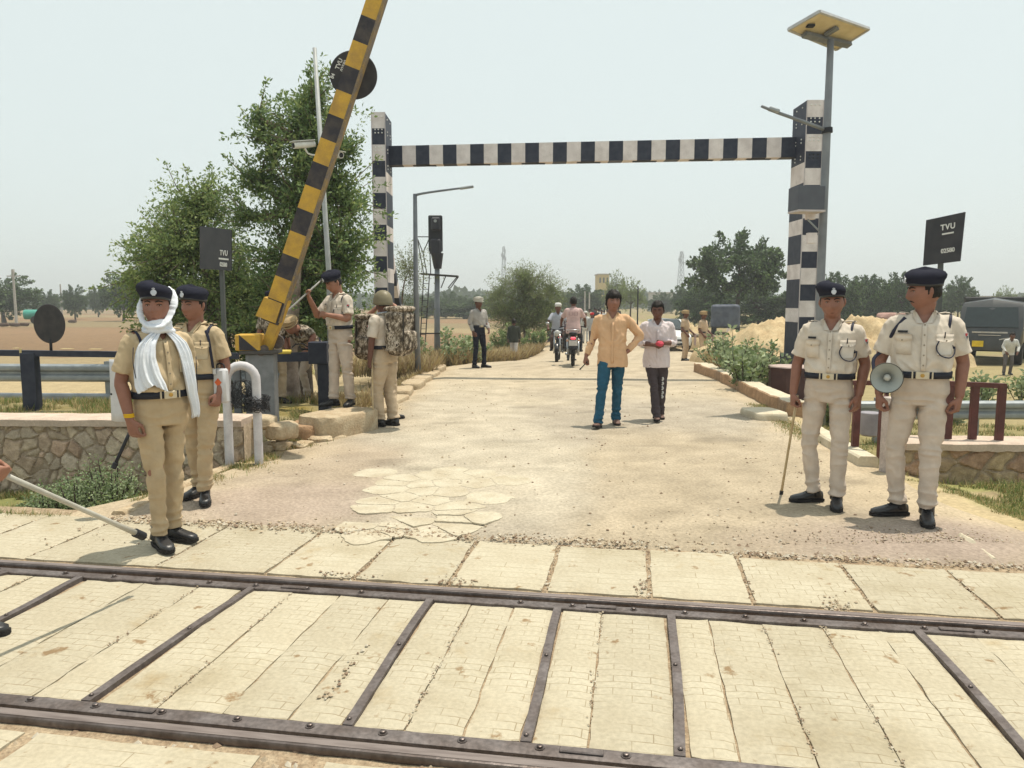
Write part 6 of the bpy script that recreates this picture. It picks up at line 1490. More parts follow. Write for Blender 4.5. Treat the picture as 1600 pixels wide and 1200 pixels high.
limb_tree('thorn_bush', (-3.2, 21.5, -.3), 'thin pale green shrub peeking out right behind the left gauge column', [((0, 0, 1.6), (.5, .5, .7), 1), ((.3, 0, 2.9), (.4, .4, .6), .6)], [(0, 0, 0), (0, 0, 1.2), (.1, 0, 2.2)], 5000, .06, LOL, seed=5, twigs=120, tr=.05, spray=.5, cat='shrub')
# the thorn tree in the middle
o = A(820, 472, 40)
limb_tree('thorn_tree', (o.x, 40, -.65), 'wide thorn tree with wispy top left of the road, behind the man in the waistcoat',
    [((0, 0, 2.9), (1.5, 1.2, .9), 1.1), ((-.9, 0, 1.8), (1.1, 1, .8), .9), ((.9, 0, 1.9), (1.1, 1, .8), .9), ((0, 0, 1.3), (1.6, 1.2, .7), 1), ((0, 0, 3.6), (1.2, .9, .45), .35), ((-1.4, 0, 2.8), (.5, .5, .5), .25), ((1.4, 0, 2.9), (.5, .5, .5), .3)],
    [(0, 0, -.2), (.05, 0, .6), (0, 0, 1.3), (.1, 0, 2.3)], 40000, .1, LOL, LG2, seed=21, twigs=620, tr=.14, spray=.7, aspect=.3, shell=.4)
# far trees: a few shapes reused
FT = {}
def far_tree(px0, px1, ytop, Y, label, kind, group='trees along the far edge of the fields', zb=None, ybot=None):
    zb = tz(A((px0+px1)/2, 480, Y).x, Y) if zb is None else zb; c = A((px0+px1)/2, ytop, Y); W = (px1-px0)/F_PX*Y; H = c.z-zb
    if kind not in FT:
        r = {'round': [((0, 0, .62), (.42, .42, .34), 2), ((-.28, 0, .5), (.26, .26, .26), .8), ((.28, 0, .48), (.26, .26, .28), .8), ((0, 0, .3), (.4, .4, .22), .7)],
             'flat': [((0, 0, .72), (.4, .4, .24), 1.2), ((-.3, 0, .6), (.22, .25, .22), .8), ((.3, 0, .58), (.24, .25, .24), .8), ((-.12, 0, .48), (.2, .2, .16), .4), ((.15, 0, .42), (.18, .2, .14), .3)],
             'bank': [((0, 0, .5), (.5, .3, .4), 1.6), ((-.35, 0, .36), (.24, .25, .3), .7), ((.35, 0, .4), (.24, .25, .34), .7), ((.1, 0, .2), (.5, .3, .2), .8)],
             'wispy': [((0, 0, .62), (.36, .36, .3), 1), ((-.26, 0, .5), (.22, .22, .22), .6), ((.26, 0, .5), (.22, .22, .24), .6)]}[kind]
        n, m_, m2 = {'round': (11000, LDK, LG), 'flat': (11000, LDK, LG), 'bank': (15000, LDK, LG), 'wispy': (4200, LOL, LG2)}[kind]
        FT[kind] = limb_tree('tree', (0, 0, 0), 'x', r, [(0, 0, -.03), (.01, 0, .18), (0, 0, .4)], n, .034 if kind != 'wispy' else .03, m_, m2, seed=len(FT)+31, bark=BARKD, twigs=120, tr=.028, spray=.055, aspect=.7, shell=.5)
        t = FT[kind]; first = True
    else: t = copy_tree(FT[kind])
    t.location = (c.x, Y, zb); t.scale = (W, W*rnd.uniform(.8, 1.1), H); t.rotation_euler = (0, 0, rnd.choice((0, pi))+rnd.uniform(-.3, .3)); tag(t, label, 'tree', group); t.name = 'tree'
    return t
FARS = [(-60, 62, 422, 90, 'dark round tree at the far left edge of the field', 'round'), (48, 96, 450, 120, 'small rounded tree right of the big one at the left edge', 'round'),
 (93, 136, 442, 110, 'rounded dark tree just right of the thin far pole', 'round'), (134, 168, 444, 130, 'smaller dark tree left of the broad field tree', 'round'), (152, 226, 420, 100, 'broad dark tree standing in the field left of the officers', 'round'),
 (634, 690, 458, 150, 'low hazy tree seen through the signal ladder', 'bank'), (676, 732, 450, 140, 'low dark tree right of the railway signal post', 'bank'), (722, 772, 456, 150, 'low tree behind the man in the white turban', 'bank'),
 (868, 905, 450, 130, 'dark tree just right of the thorn tree', 'bank'), (884, 944, 437, 120, 'dark tree left of the yellow building', 'bank'), (940, 985, 416, 95, 'green tree top rising beside the yellow building', 'wispy'), (955, 1018, 428, 80, 'light feathery tree above the walking men', 'wispy'),
 (1015, 1062, 452, 160, 'low distant tree left of the phone tower', 'bank'), (1055, 1112, 428, 110, 'dark dense tree right of the phone tower', 'bank'), (1080, 1234, 362, 60, 'large dark umbrella shaped tree left of the right gauge column', 'flat'),
 (1066, 1150, 430, 75, 'dark low thicket under the left side of the large tree', 'bank'), (1120, 1255, 434, 72, 'dark low thicket under the right side of the large tree', 'bank'),
 (1268, 1350, 413, 70, 'dense dark tree just right of the solar lamp pole', 'bank'), (1330, 1400, 418, 75, 'dark tree in the row behind the sand heaps', 'bank'), (1375, 1450, 413, 70, 'tree with a thin crown behind the head of the tallest officer', 'bank'),
 (1235, 1305, 426, 78, 'dark green tree seen past the solar lamp pole, lowest part of the row', 'bank'), (1300, 1380, 422, 84, 'dark green tree at the back of the row behind the sand heaps', 'bank'), (1405, 1482, 446, 88, 'low dark green tree right of the head of the tallest officer', 'bank'), (640, 720, 462, 120, 'low dark hedge like tree behind the signal ladder', 'bank'), (700, 790, 464, 115, 'low dark hedge like tree behind the turbaned man', 'bank'), (1474, 1528, 427, 85, 'single oval tree right of the right number board', 'round'), (1552, 1594, 442, 90, 'small spiky tree above the black truck', 'wispy'), (1585, 1650, 450, 90, 'tree at the right edge above the truck', 'bank')]
for a in FARS: far_tree(*a)
# distant wood on the horizon
r = random.Random(3); sp = []
for i in range(50000):
    a = r.uniform(-.95, .95); Y = r.uniform(260, 420); x = a*Y; h = (4.5+4.5*noise.noise(Vector((a*9, 1, 2)))+2.5*noise.noise(Vector((a*37, Y*.02, 2)))); h = max(1.5, h)
    sp.append(((x, Y, -1+h*r.random()**.7), (0, 0, .3)))
tag(leafcloud('far_wood', sp, LDK, None, 2.2, .8, .1, 2), 'low hazy wood along the whole horizon', kind='stuff')
# ------------------------------------------------------------------ bushes
def bush(loc, label, h, w_, n, m, m2, leaf, group=None, seed=1, stems=9, name='bush', aspect=.55, dome=False):
    r = random.Random(seed); root = empty(name, loc, 0, label, 'bush', group); st_ = MB(); L = []
    for k in range(stems):
        a = r.uniform(0, 2*pi); q = r.random()**.5; top = Vector((cos(a)*q*w_/2, sin(a)*q*w_/2, h*(1-.45*q*q)*r.uniform(.7, 1.05))); b0 = Vector((top.x*.25, top.y*.25, 0)); md = (b0+top)/2+Vector((top.x*.15, top.y*.15, .08*h))
        st_.tube([b0, md, top], [.012, .009, .004], 5, smooth=3)
        for i in range(n//stems):
            t = r.random()**.7; p = b0*(1-t)**2+md*2*t*(1-t)+top*t*t; ang = r.uniform(0, 2*pi); o_ = Vector((cos(ang), sin(ang), r.uniform(-.1, .7))); L.append((tuple(p+o_*leaf*.35+Vector((r.gauss(0, 1), r.gauss(0, 1), r.gauss(0, 1)))*(.09*w_ if dome else .025)), tuple(o_*1.6)))
    st_.build('stems', BARKD, root, True); leafcloud('foliage', L, m, root, leaf, aspect, .35, seed, m2)
    return root
def pb(x, y): return G(x, y)
k = 0
for (x, Y, h, w_) in ((4.55, 14.6, 1.05, .9), (5.25, 15.5, 1.2, 1.0), (4.95, 17.0, 1.15, 1.0), (5.7, 18.0, 1.2, 1.1), (6.35, 16.2, .9, .9), (5.5, 20.4, .9, .9), (5.85, 13.9, .7, .7)):
    k += 1; bush((x, Y, tz(x, Y)-.02), ['pale grey green milkweed bush behind the right kerb, nearest the kerb', 'tall milkweed bush in the clump behind the right kerb', 'milkweed bush in the middle of the clump behind the right kerb', 'milkweed bush at the back of the clump near the sand heap', 'low milkweed bush just left of the right gauge column', 'milkweed bush at the far left end of the clump behind the right kerb', 'small milkweed bush beside the octagonal block'][k-1], h, w_, 620, LCAL, LBUSH, .11, 'milkweed bushes on the right verge', 50+k, 13, 'milkweed_bush')
k = 0
for (x, Y, h, w_) in ((-2.55, 20.5, 1.1, 1.1), (-1.75, 21.5, 1.3, 1.2), (-1.2, 23.0, 1.2, 1.2), (-1.3, 27, 1.3, 1.3), (-2.9, 19.2, .8, .9), (-.2, 33.5, 1.5, 1.6), (1.0, 36, 1.5, 1.6)):
    k += 1; bush((x, Y, tz(x, Y)-.02), ['pale leafy bush behind the foot of the signal ladder', 'pale leafy bush left of the man in the white turban', 'leafy bush behind the man in the white turban', 'green bush between the turbaned man and the man in the dark waistcoat', 'low bush at the foot of the slim street lamp', 'dark green bush under the thorn tree', 'dark green bush left of the motorcycles'][k-1], h, w_, 600 if k < 6 else 1500, LCAL if k < 6 else LBUSH, LBUSH, .12, 'bushes on the left verge', 70+k, 12, 'milkweed_bush')
for k, (px, Y, h, w_, lb_) in enumerate(((165, 7.3, .6, .62, 'pale flowering bush at the foot of the left wall, nearest the officer with the scarf'), (112, 7.1, .5, .6, 'pale flowering bush at the foot of the left wall, left of the taller one'), (62, 6.9, .36, .5, 'low weed bush in the ditch near the left edge'), (140, 6.65, .3, .6, 'dark green low weed in front of the pale bushes'))):
    x = A(px, 600, Y).x; bush((x, Y, tz(x, Y)-.02), lb_, h, w_, 2600, LCAL if k != 3 else LBUSH, LBUSH if k != 3 else LG2, .03, 'bushes in the left ditch', 90+k, 24, 'weed_bush', .5, True)
for k, (x, Y, h, w_, lb_) in enumerate(((9.6, 15.5, .9, .9, 'leafy bush seen through the maroon fence'), (8.3, 14.2, .6, .6, 'small leafy bush left of the one seen through the maroon fence'), (11.6, 17, .9, 1.0, 'leafy bush at the right edge beyond the fence'), (13.2, 19, .8, 1.2, 'bush in front of the black truck near the right edge'))):
    bush((x, Y, tz(x, Y)-.02), lb_, h, w_, 600, LCAL, LBUSH, .11, 'bushes beyond the right wall', 110+k, 12, 'milkweed_bush')
# ------------------------------------------------------------------ grass
def grass(name, spots, m, m2, label, hgt, wid=.006, seed=1):
    r = np.random.RandomState(seed); n = len(spots); P = np.array([s_[:3] for s_ in spots]); k = np.array([s_[3] for s_ in spots])
    a = r.uniform(0, 2*pi, n); ln = r.uniform(.1, .75, n); H = hgt*k*r.uniform(.5, 1.3, n)
    d = np.stack([np.cos(a)*ln, np.sin(a)*ln, np.ones(n)], 1); s_ = np.stack([-np.sin(a), np.cos(a), np.zeros(n)], 1)*(wid*np.maximum(1, P[:, 1:2]/7))
    M_ = P+d*H[:, None]*.55; T_ = P+d*H[:, None]*np.array([1.35, 1.35, .95])
    V = np.stack([P-s_, P+s_, M_+s_*.7, M_-s_*.7, T_], 1).reshape(-1, 3); b = np.arange(n)*5
    F_ = np.stack([b, b+1, b+2, b+3], 1); F3 = np.stack([b+3, b+2, b+4], 1)
    me = bpy.data.meshes.new(name); me.vertices.add(5*n); me.vertices.foreach_set('co', V.ravel()); li = np.concatenate([F_.ravel(), F3.ravel()]); me.loops.add(len(li)); me.loops.foreach_set('vertex_index', li)
    me.polygons.add(2*n); me.polygons.foreach_set('loop_start', np.concatenate([np.arange(n)*4, 4*n+np.arange(n)*3])); me.polygons.foreach_set('loop_total', np.concatenate([np.full(n, 4), np.full(n, 3)]))
    me.materials.append(m); me.materials.append(m2); mi = (r.rand(n) < .4).astype(np.int32); me.polygons.foreach_set('material_index', np.concatenate([mi, mi])); me.update(calc_edges=True)
    tag(link(me, name), label, kind='stuff')
DRYG = leafmat('dry_grass', (.42, .34, .16), (.28, .22, .1), .3, 4); GRG = leafmat('green_grass', (.17, .22, .06), (.1, .14, .04), .3, 4); BRG = leafmat('brown_grass', (.34, .25, .13), (.22, .16, .085), .25, 3)
r = random.Random(11); sg_ = []; sd_ = []; sb_ = []
def clump(x, y, s_): return noise.noise(Vector((x*s_, y*s_, 3)))
for i in range(70000):                                   # left ditch
    x = r.uniform(-6.5, -2.9); y = r.uniform(5.95, 8.1)
    if x > pl(LE, y)-.05: continue
    d = pl(LE, y)-x
    if clump(x, y, 1.6)+.25*clump(x, y, 6) < -.12+.2*(d < .3): continue
    (sg_ if clump(x, y, 1.1) > -.15 and d > .25 else sd_).append((x, y, tz(x, y)-.01, (.6 if d < .4 else 1)*r.uniform(.5, 1.1)))
for i in range(50000):                                   # behind the left wall
    y = r.uniform(8.6, 14); x = r.uniform(-9, -2.4)
    if x > pl(LE, y)-.15 or clump(x, y, 1.3)+.3*clump(x, y, 5) < -.05: continue
    (sg_ if r.random() < .35 else sd_).append((x, y, tz(x, y)-.01, 1.3))
for i in range(9000):                                   # left road edge
    y = r.uniform(6.4, 12); x = pl(LE, y)+r.gauss(-.02, .12)
    if clump(x, y, 2.3) < -.1: continue
    sd_.append((x, y, max(gz(x, y), tz(x, y))-.01, r.uniform(.4, 1.1)))
for i in range(60000):                                   # right corner
    x = r.uniform(3.0, 7); y = r.uniform(4.6, 7.3)
    if x < 3.72+.25*clump(0, y, 2) or (x-P0.x)*ny.x+(y-P0.y)*ny.y < 1.18: continue
    d = x-3.7
    if clump(x, y, 1.7)+.25*clump(x, y, 6) < -.25+.45*(d < .35): continue
    (sg_ if clump(x, y, 1.2) > -.1 and d > .45 else sd_).append((x, y, max(tz(x, y), gz(x, y))-.01, min(1.1, .28+d*.7)*r.uniform(.5, 1.1)))
for i in range(30000):                                   # right verge, behind the kerb and wall
    y = r.uniform(7.4, 14); x = r.uniform(3.7, 10)
    if x < pl(RE, y)+.15 or clump(x, y, 1.3)+.3*clump(x, y, 5) < -.05: continue
    (sg_ if r.random() < .5 else sd_).append((x, y, tz(x, y)-.01, 1.0))
for i in range(42000):                                   # tall dry grass further up the left edge and right edge
    y = r.uniform(17.5, 36)
    if r.random() < .62: x = pl(LE, y)-abs(r.gauss(0, 1.1))-.05
    else: x = pl(RE, y)+abs(r.gauss(0, .5))+.05 if y < 24 else pl(LE, y)-abs(r.gauss(0, 1.5))
    if clump(x, y, .9) < -.2: continue
    sb_.append((x, y, max(tz(x, y), rz(y))-.02, r.uniform(.5, 1.2)))
for i in range(7000):
    y = r.uniform(11.5, 18.5); x = pl(LE, y)-abs(r.gauss(.1, .4))-.2; sb_.append((x, y, tz(x, y)-.02, .5))
for i in range(3000):                                   # foot of kerbs on the right
    y = r.uniform(9, 12.5); x = pl(RE, y)+r.gauss(-.12, .1); sd_.append((x, y, gz(x, y)-.01, .6))
grass('green_grass', sg_, GRG, DRYG, 'green grass and weeds in the ditch and on the verges', .09, .0032, 1)
grass('dry_grass', sd_, DRYG, GRG, 'short dry grass along the road edges and behind the walls', .075, .003, 2)
grass('brown_grass', sb_, BRG, DRYG, 'tall brown dry grass further up both road edges', .42, .0055, 3)
# grass on the roadside in the fields
# ------------------------------------------------------------------ the men on the road
W_SH = cloth('peach_shirt', (.66, .42, .25), .86); W_WH = cloth('pale_pink_shirt', (.68, .6, .61), .86); JEANS = cloth('blue_denim', (.03, .105, .17), .7, .4, 12); GREYT = cloth('dark_grey_trousers', (.075, .06, .065), .8)
SANDAL = mat('brown_sandal', (.16, .09, .07), .6)
IW1 = person('man walking in a peach shirt and blue jeans, one hand on his hip', at(955, 668), 0, 1.79, 'brown', head=(12, -9, 4), hair='bushy', shoe=SANDAL, shoes='shoe',
    arms=(((-.25, .05, 1.17), (-.345, -.04, .93)), ((.36, .06, 1.2), (.2, -.03, .99))), handd=((-.25, -.15, -1), (-.75, -.1, -.5)), feet=((-.17, -.25, .0, -12, -10), (.06, .14, 0, 8)), fat=1.08, shirt=W_SH, trousers=JEANS, untuck=True, sleeve='long', voxel=.0085, curl=(1.0, .7))
pk = IW1; f = MB(); B = pk['B']
f = MB(); f.tube([B(0, z, .032) for z in np.linspace(.84, 1.38, 14)], [(.017, .004)]*14, 6, side=(1, 0, 0)); f.build('placket', W_SH, pk['root'], True)
h = wpt(IW1, IW1['hands'][0]); stick('short dark stick held low by the man in the peach shirt', h+Vector((.03, 0, .03)), h+Vector((-.09, -.05, -.09)), .008, .008, m=mat('dark_stick', (.06, .07, .06), .6), ferr=.02)
IW2 = person('man walking in a pinkish white shirt and dark grey trousers, hands together at his chest', at(1024, 659), 4, 1.66, 'dark', head=(-8, 8, 0), hair='full', shoe=SANDAL, shoes='shoe',
    arms=(((-.25, .02, 1.16), (-.06, -.27, 1.14)), ((.25, .02, 1.16), (.1, -.26, 1.17))), handd=((.9, -.3, .1), (-.9, -.2, .1)), feet=((-.0, -.2, 0, 0, -8), (.08, .14, 0, 5)), fat=1.05, shirt=W_WH, trousers=GREYT, untuck=True, sleeve='rolled', voxel=.0085, curl=(.8, .8))
f = MB(); B = IW2['B']; f.tube([B(0, z, .032) for z in np.linspace(.84, 1.36, 14)], [(.016, .004)]*14, 6, side=(1, 0, 0)); f.build('placket', W_WH, IW2['root'], True)
kn = Vector((.08, .04, .47))
for q, (z, s_) in enumerate(((.62, .05), (.55, .045), (.48, .05), (.41, .045), (.35, .04))):
    f = MB(); f.tube([(.085+.012*sin(q*3), -.075, z+s_*.5), (.1, -.082, z), (.08, -.078, z-s_*.5)], [(.012, .004)]*3, 6, side=(1, 0, 0), smooth=2); f.build('leg_print', mat('white_print', (.6, .6, .58), .8), IW2['root'])
hh = (wpt(IW2, IW2['hands'][0])+wpt(IW2, IW2['hands'][1]))/2; f = MB(); f.sph((0, 0, 0), (.06, .045, .04), 14)
tag(link(remesh(f, 'pink_cloth', cloth('pink_cloth', (.6, .09, .13)), .009, 2, lambda p, n: .012*noise.noise(p*30)), 'pink_cloth'), 'bunched pink cloth held in both hands by the man in the pinkish white shirt', 'cloth').location = hh+Vector((0, -.03, 0))
I8 = person('man in a white turban, grey shirt and dark trousers at the left road edge', at(748, 577), 35, 1.76, 'dark', head=(0, 0, 0), hat='turban', shirt=cloth('grey_striped_shirt', (.4, .38, .36)), trousers=cloth('black_trousers', (.02, .022, .035)), sleeve='long', voxel=.012, lod=1,
    arms=(((-.24, .04, 1.15), (-.22, -.08, .92)), ((.24, -.02, 1.14), (.2, -.16, .98))), feet=((-.13, 0, 0, 0), (.13, -.05, 0, 35)), untuck=False)
I9 = person('man seen from behind in a dark waistcoat and loose white trousers on the left roadside', Vector((*G(803, 561, -.5)[:2], gz(*G(803, 561, -.5)[:2])+.01)), 170, 1.62, 'dark', hair='full', shirt=cloth('dark_green_waistcoat', (.05, .055, .045)), trousers=cloth('white_pyjama', (.6, .56, .54)), voxel=.013, lod=1, untuck=True, sleeve='long', shoe=SANDAL, shoes='shoe',
    arms=(((-.24, -.02, 1.15), (-.24, -.08, .92)), ((.24, .02, 1.14), (.24, .06, .9))), feet=((-.1, .14, 0, 0), (.1, -.14, 0, 0)), fat=1.1)
for k, (x, y, yw, lb_) in enumerate(((1069, 567, 70, 'policeman in tan uniform and turban on the right road edge, nearer the white car'), (1097, 568, 62, 'policeman in tan uniform and turban beside the dry grass, right of his colleague'))):
    p = G(x, y, -.42); p.z = gz(p.x, p.y)
    I = person(lb_, p, yw, 1.74, 'dark', hat='tancap', shirt=cloth('peach_khaki', (.52, .39, .27)), trousers=cloth('peach_khaki', (.52, .39, .27)), voxel=.013, lod=1, arms=(((-.24, .02, 1.15), (-.2, -.14, .95)), ((.24, -.02, 1.15), (.2, -.2, 1.0))))
    hw = wpt(I, I['hands'][1])
    f = MB(); V = []
    for i in range(5): V += [(.03*sin(i*2), .05*i, 0), (.02*sin(i*2+1), .05*i+.02, -.42+.05*(i % 2))]
    f.add(V+[(a+.012, b, c) for a, b, c in V], [(2*i, 2*i+1, 2*i+3, 2*i+2) for i in range(4)]+[(12+2*i, 10+2*i, 11+2*i, 13+2*i) for i in range(4)]+[(0, 10, 11, 1), (8, 9, 19, 18)]+[(2*i, 2*i+2, 12+2*i, 10+2*i) for i in range(4)])
    tag(f.build('cloth_bundle', cloth('white_pink_cloth', (.62, .5, .5)), None, False, hw+Vector((.05, -.1, .02))), 'whitish cloth hanging from the hand of the %s policeman in a tan turban' % ('left' if k == 0 else 'right'), 'cloth')
# ------------------------------------------------------------------ motorcycles
RUB = mat('tyre_rubber', (.02, .02, .02), .8); TANK = mat('bike_tank', (.02, .02, .025), .25, spec=.6); CHR = mat('chrome', (.5, .5, .5), .25, metal=.8)
def motorcycle(label, loc, rz_, plate='RJ 29'):
    root = empty('motorcycle', loc, rz_, label, 'motorcycle', 'motorcycles on the road')
    def torus(c, R1, r1, name, m, par):
        f = MB(); f.tube([Vector(c)+Vector((0, cos(a)*R1, sin(a)*R1)) for a in np.linspace(0, 2*pi, 29)], r1, 8); return f.build(name, m, par, True)
    for y in (-.64, .64):
        t = torus((0, y, .3), .25, .05, 'wheel', RUB, root); f = MB()
        for k in range(10): a = k*pi/5; f.cyl((0, y, .3), (0, y+cos(a)*.21, .3+sin(a)*.21), .006, n=5)
        f.cyl((-.06, y, .3), (.06, y, .3), .05, n=12); f.build('spokes', CHR, t)
    f = MB(); f.tube([(0, -.45, .72), (0, -.5, .62), (0, -.62, .45)], [(.02, .03)]*3, 6); f.tube([(0, -.4, .8), (0, .1, .55), (0, .5, .35), (0, .15, .3), (0, -.3, .4), (0, -.42, .75)], .025, 8, smooth=3); f.build('frame', BLACKM, root, True)
    f = MB(); f.box((0, -.02, .42), (.26, .36, .3), bev=.06); f.build('engine', mat('engine_alloy', (.15, .15, .15), .5, metal=.5), root, 'auto')
    f = MB(); f.tube([(0, -.36, .86), (0, -.2, .89), (0, .02, .84), (0, .1, .8)], [(.08, .07), (.14, .1), (.12, .08), (.06, .05)], 14, side=(1, 0, 0), smooth=3); f.build('tank', TANK, root, True)
    f = MB(); f.tube([(0, .05, .82), (0, .3, .81), (0, .62, .85), (0, .72, .86)], [(.1, .04), (.13, .05), (.12, .05), (.07, .03)], 12, side=(1, 0, 0), smooth=3); f.build('seat', BLACKM, root, True)
    for sx in (-1, 1):
        f = MB(); f.cyl((sx*.09, -.64, .3), (sx*.08, -.42, .95), .022, n=8); f.build('fork', CHR, root, True)
        f = MB(); f.tube([(0, -.38, .98), (sx*.18, -.38, 1.02), (sx*.36, -.28, .98)], .014, 8, smooth=3); f.tube([(sx*.3, -.32, 1.0), (sx*.3, -.34, 1.16)], .006, 6); f.build('handlebar', BLACKM, root, True)
        f = MB(); f.sph((sx*.3, -.35, 1.19), (.065, .02, .045), 10); f.build('mirror', CHR, root, True)
        f = MB(); f.sph((sx*.15, .78, .68), (.035, .04, .03), 10); f.build('indicator', mat('amber_lens', (.5, .3, .2), .3), root, True)
        f = MB(); f.cyl((sx*.14, .64, .3), (sx*.14, .45, .72), .03, n=8); f.build('shock_absorber', CHR, root, True)
    f = MB(); f.cyl((.15, .1, .3), (.17, .85, .34), .04, n=10); f.build('exhaust', CHR, root, True)
    f = MB(); f.tube([(0, .3, .66), (0, .64, .68), (0, .86, .58), (0, .92, .45)], [(.1, .02)]*4, 8, side=(1, 0, 0), smooth=3); f.build('rear_mudguard', BLACKM, root, True)
    f = MB(); f.box((0, .84, .74), (.13, .05, .07), bev=.02); f.build('tail_lamp', glow('tail_lamp_lit', (.9, .08, .12), .6), root)
    f = MB(); f.box((0, .93, .62), (.22, .015, .13), bev=.004); pl_ = f.build('number_plate', mat('plate_white', (.6, .58, .56), .5), root)
    f = MB(); f.tube([(-.14, .5, .9), (-.15, .75, .95), (.15, .75, .95), (.14, .5, .9)], .012, 6, smooth=3); f.build('grab_rail', CHR, root, True)
    f = MB(); f.sph((0, -.5, .9), (.095, .08, .1), 14); f.build('headlamp', mat('lens_glass', (.5, .5, .48), .15), root, True)
    f = MB(); f.tube([(0, -.9, .42), (0, -.72, .6), (0, -.52, .58)], [(.05, .015)]*3, 8, side=(1, 0, 0), smooth=3); f.build('front_mudguard', TANK, root, True)
    return root
def rider(label, loc, apparent, shirt, trousers, hat=None, skin='dark', hair='full', H=1.72):
    return person(label, loc, apparent, H, skin, hat=hat, hair=hair, shirt=shirt, trousers=trousers, untuck=True, voxel=.013, lod=1, hipz=.97, lean=8,
        arms=(((-.31, -.17, 1.22), (-.34, -.42, 1.07)), ((.31, -.17, 1.22), (.34, -.42, 1.07))), knees=((-.2, -.36, .75), (.2, -.36, .75)), feet=((-.2, -.12, .33, -10), (.2, -.12, .33, 10)))
mp = at(899, 577); mot = motorcycle('motorcycle seen from behind, red tail lamp lit, ridden away up the road', mp+Vector((0, .9, .005)), -math.atan2(mp.x, mp.y)+pi+R(3))
mot.rotation_euler[2] = pi-R(4)
pinkT = cloth('faded_pink_tshirt', (.6, .43, .41)); Ir = rider('rider in a faded pink T-shirt seen from behind on the nearer motorcycle', mot.location+Vector((0, -.12, .02)), 180, pinkT, cloth('dark_trousers', (.05, .05, .055)))
B = Ir['B']; f = MB()
mq = mat('faded_print', (.42, .25, .25), .9)
for (a0, a1, z0, z1) in ((150, 175, 1.36, 1.352), (150, 175, 1.27, 1.262), (183, 212, 1.36, 1.352), (183, 212, 1.27, 1.262), (150, 153, 1.36, 1.27), (172, 175, 1.36, 1.27), (183, 186, 1.36, 1.27), (209, 212, 1.36, 1.27), (158, 200, 1.2, 1.193)):
    V = [B(a0+(a1-a0)*i/4, z, .022) for i in range(5) for z in (z0, z1)]; f.add(V, [(2*i, 2*i+1, 2*i+3, 2*i+2) for i in range(4)])
f.build('back_print', mq, Ir['root'])
m2p = Vector((*G(873, 552, -.2)[:2], 0)); m2p = Vector((1.42, 23.4, gz(1.42, 23.4)))
mot2 = copy_tree(mot, None, m2p, -R(6)); tag(mot2, 'motorcycle coming towards the camera, partly hidden left of the nearer one', 'motorcycle', 'motorcycles on the road')
for c in kids(mot2):
    if c.name.startswith('tail_lamp'): c.hide_render = False
rider('rider in a pale blue shirt and white cap on the oncoming motorcycle', m2p+Vector((0, .1, .02)), 4, cloth('pale_blue_shirt', (.42, .44, .5)), cloth('brown_trousers', (.1, .07, .06)), hat='cap', hair=None)
m3 = Vector((2.15, 27.5, gz(2.15, 27.5))); person('man in a purple grey shirt walking behind the pink rider', m3, 170, 1.75, 'dark', hair='full', shirt=cloth('purple_grey_shirt', (.17, .13, .16)), trousers=cloth('dark_trousers', (.05, .05, .055)), untuck=True, voxel=.015, lod=1)
# ------------------------------------------------------------------ crowd up the road
CR = [('white', (.62, .62, .6)), ('pale grey', (.42, .42, .42)), ('dark grey', (.1, .1, .11)), ('cream', (.55, .48, .36)), ('blue grey', (.2, .24, .3)), ('black', (.035, .035, .04))]
proto = {}
def crowd(px, Y, k, yaw, lb_, hat=None, trous=(.08, .08, .09)):
    x = A(px, 490, Y).x; z = gz(x, Y)
    key = (k, hat)
    if key not in proto:
        I = person(lb_, (x, Y, z), yaw, rnd.uniform(1.62, 1.76), 'dark', hair='full' if not hat else None, hat=hat, shirt=cloth('crowd_'+CR[k][0].replace(' ', '_'), CR[k][1]), trousers=cloth('crowd_trousers_%d' % int(trous[0]*100), trous), untuck=True, sleeve='long', voxel=.02, lod=2,
            feet=((-.1, .12, 0, 0), (.1, -.12, 0, 0)), group='people far up the road'); r_ = proto[key] = I['root']
    else:
        r_ = copy_tree(proto[key], None, (x, Y, z), R(yaw)-math.atan2(x, Y)); r_['label'] = lb_
    return r_
crowd(915, 42, 0, 180, 'distant man in white with a white cap walking away beside the pink rider', 'cap', (.6, .6, .58)); 
rc = crowd(925, 40, 1, 180, 'distant man in grey white shirt and red turban on the road', 'turban')
for c in kids(rc):
    if c.name.startswith('turban'): c.data.materials[0] = cloth('red_turban', (.5, .03, .04))
pos = [(858, 46, 2), (863, 52, 4), (870, 48, 5), (877, 44, 2), (884, 50, 0), (908, 55, 2), (932, 58, 5), (936, 62, 0), (940, 54, 0), (944, 60, 1), (949, 57, 0), (953, 66, 4), (957, 60, 0), (929, 70, 2), (921, 64, 3), (961, 72, 0), (966, 68, 5), (938, 76, 0)]
lbs = ['distant person in dark grey just left of the oncoming motorcycle', 'distant person in blue grey left of the oncoming rider', 'distant person in black above the head of the oncoming rider', 'distant person in dark grey between the two riders',
       'distant person in white just left of the pink rider', 'distant person in dark grey just right of the pink rider', 'distant person in black right of the red turban', 'distant person in white, tallest figure right of the red turban',
       'distant person in white nearest the man in the peach shirt', 'distant person in pale grey beside the shoulder of the man in the peach shirt', 'distant person in white half hidden by the shoulder of the man in the peach shirt', 'distant person in blue grey behind the man in the peach shirt',
       'distant person in white behind the head of the man in the peach shirt', 'distant person in dark grey far behind the red turban', 'distant person in cream between the white cap and the red turban', 'distant person in white far behind the man in the peach shirt', 'distant person in black far behind the man in the peach shirt', 'farthest tiny person in white on the road']
for i, (px, Y, k) in enumerate(pos):
    crowd(px, Y, k, rnd.uniform(-30, 30)+(180 if i % 2 else 0), lbs[i])
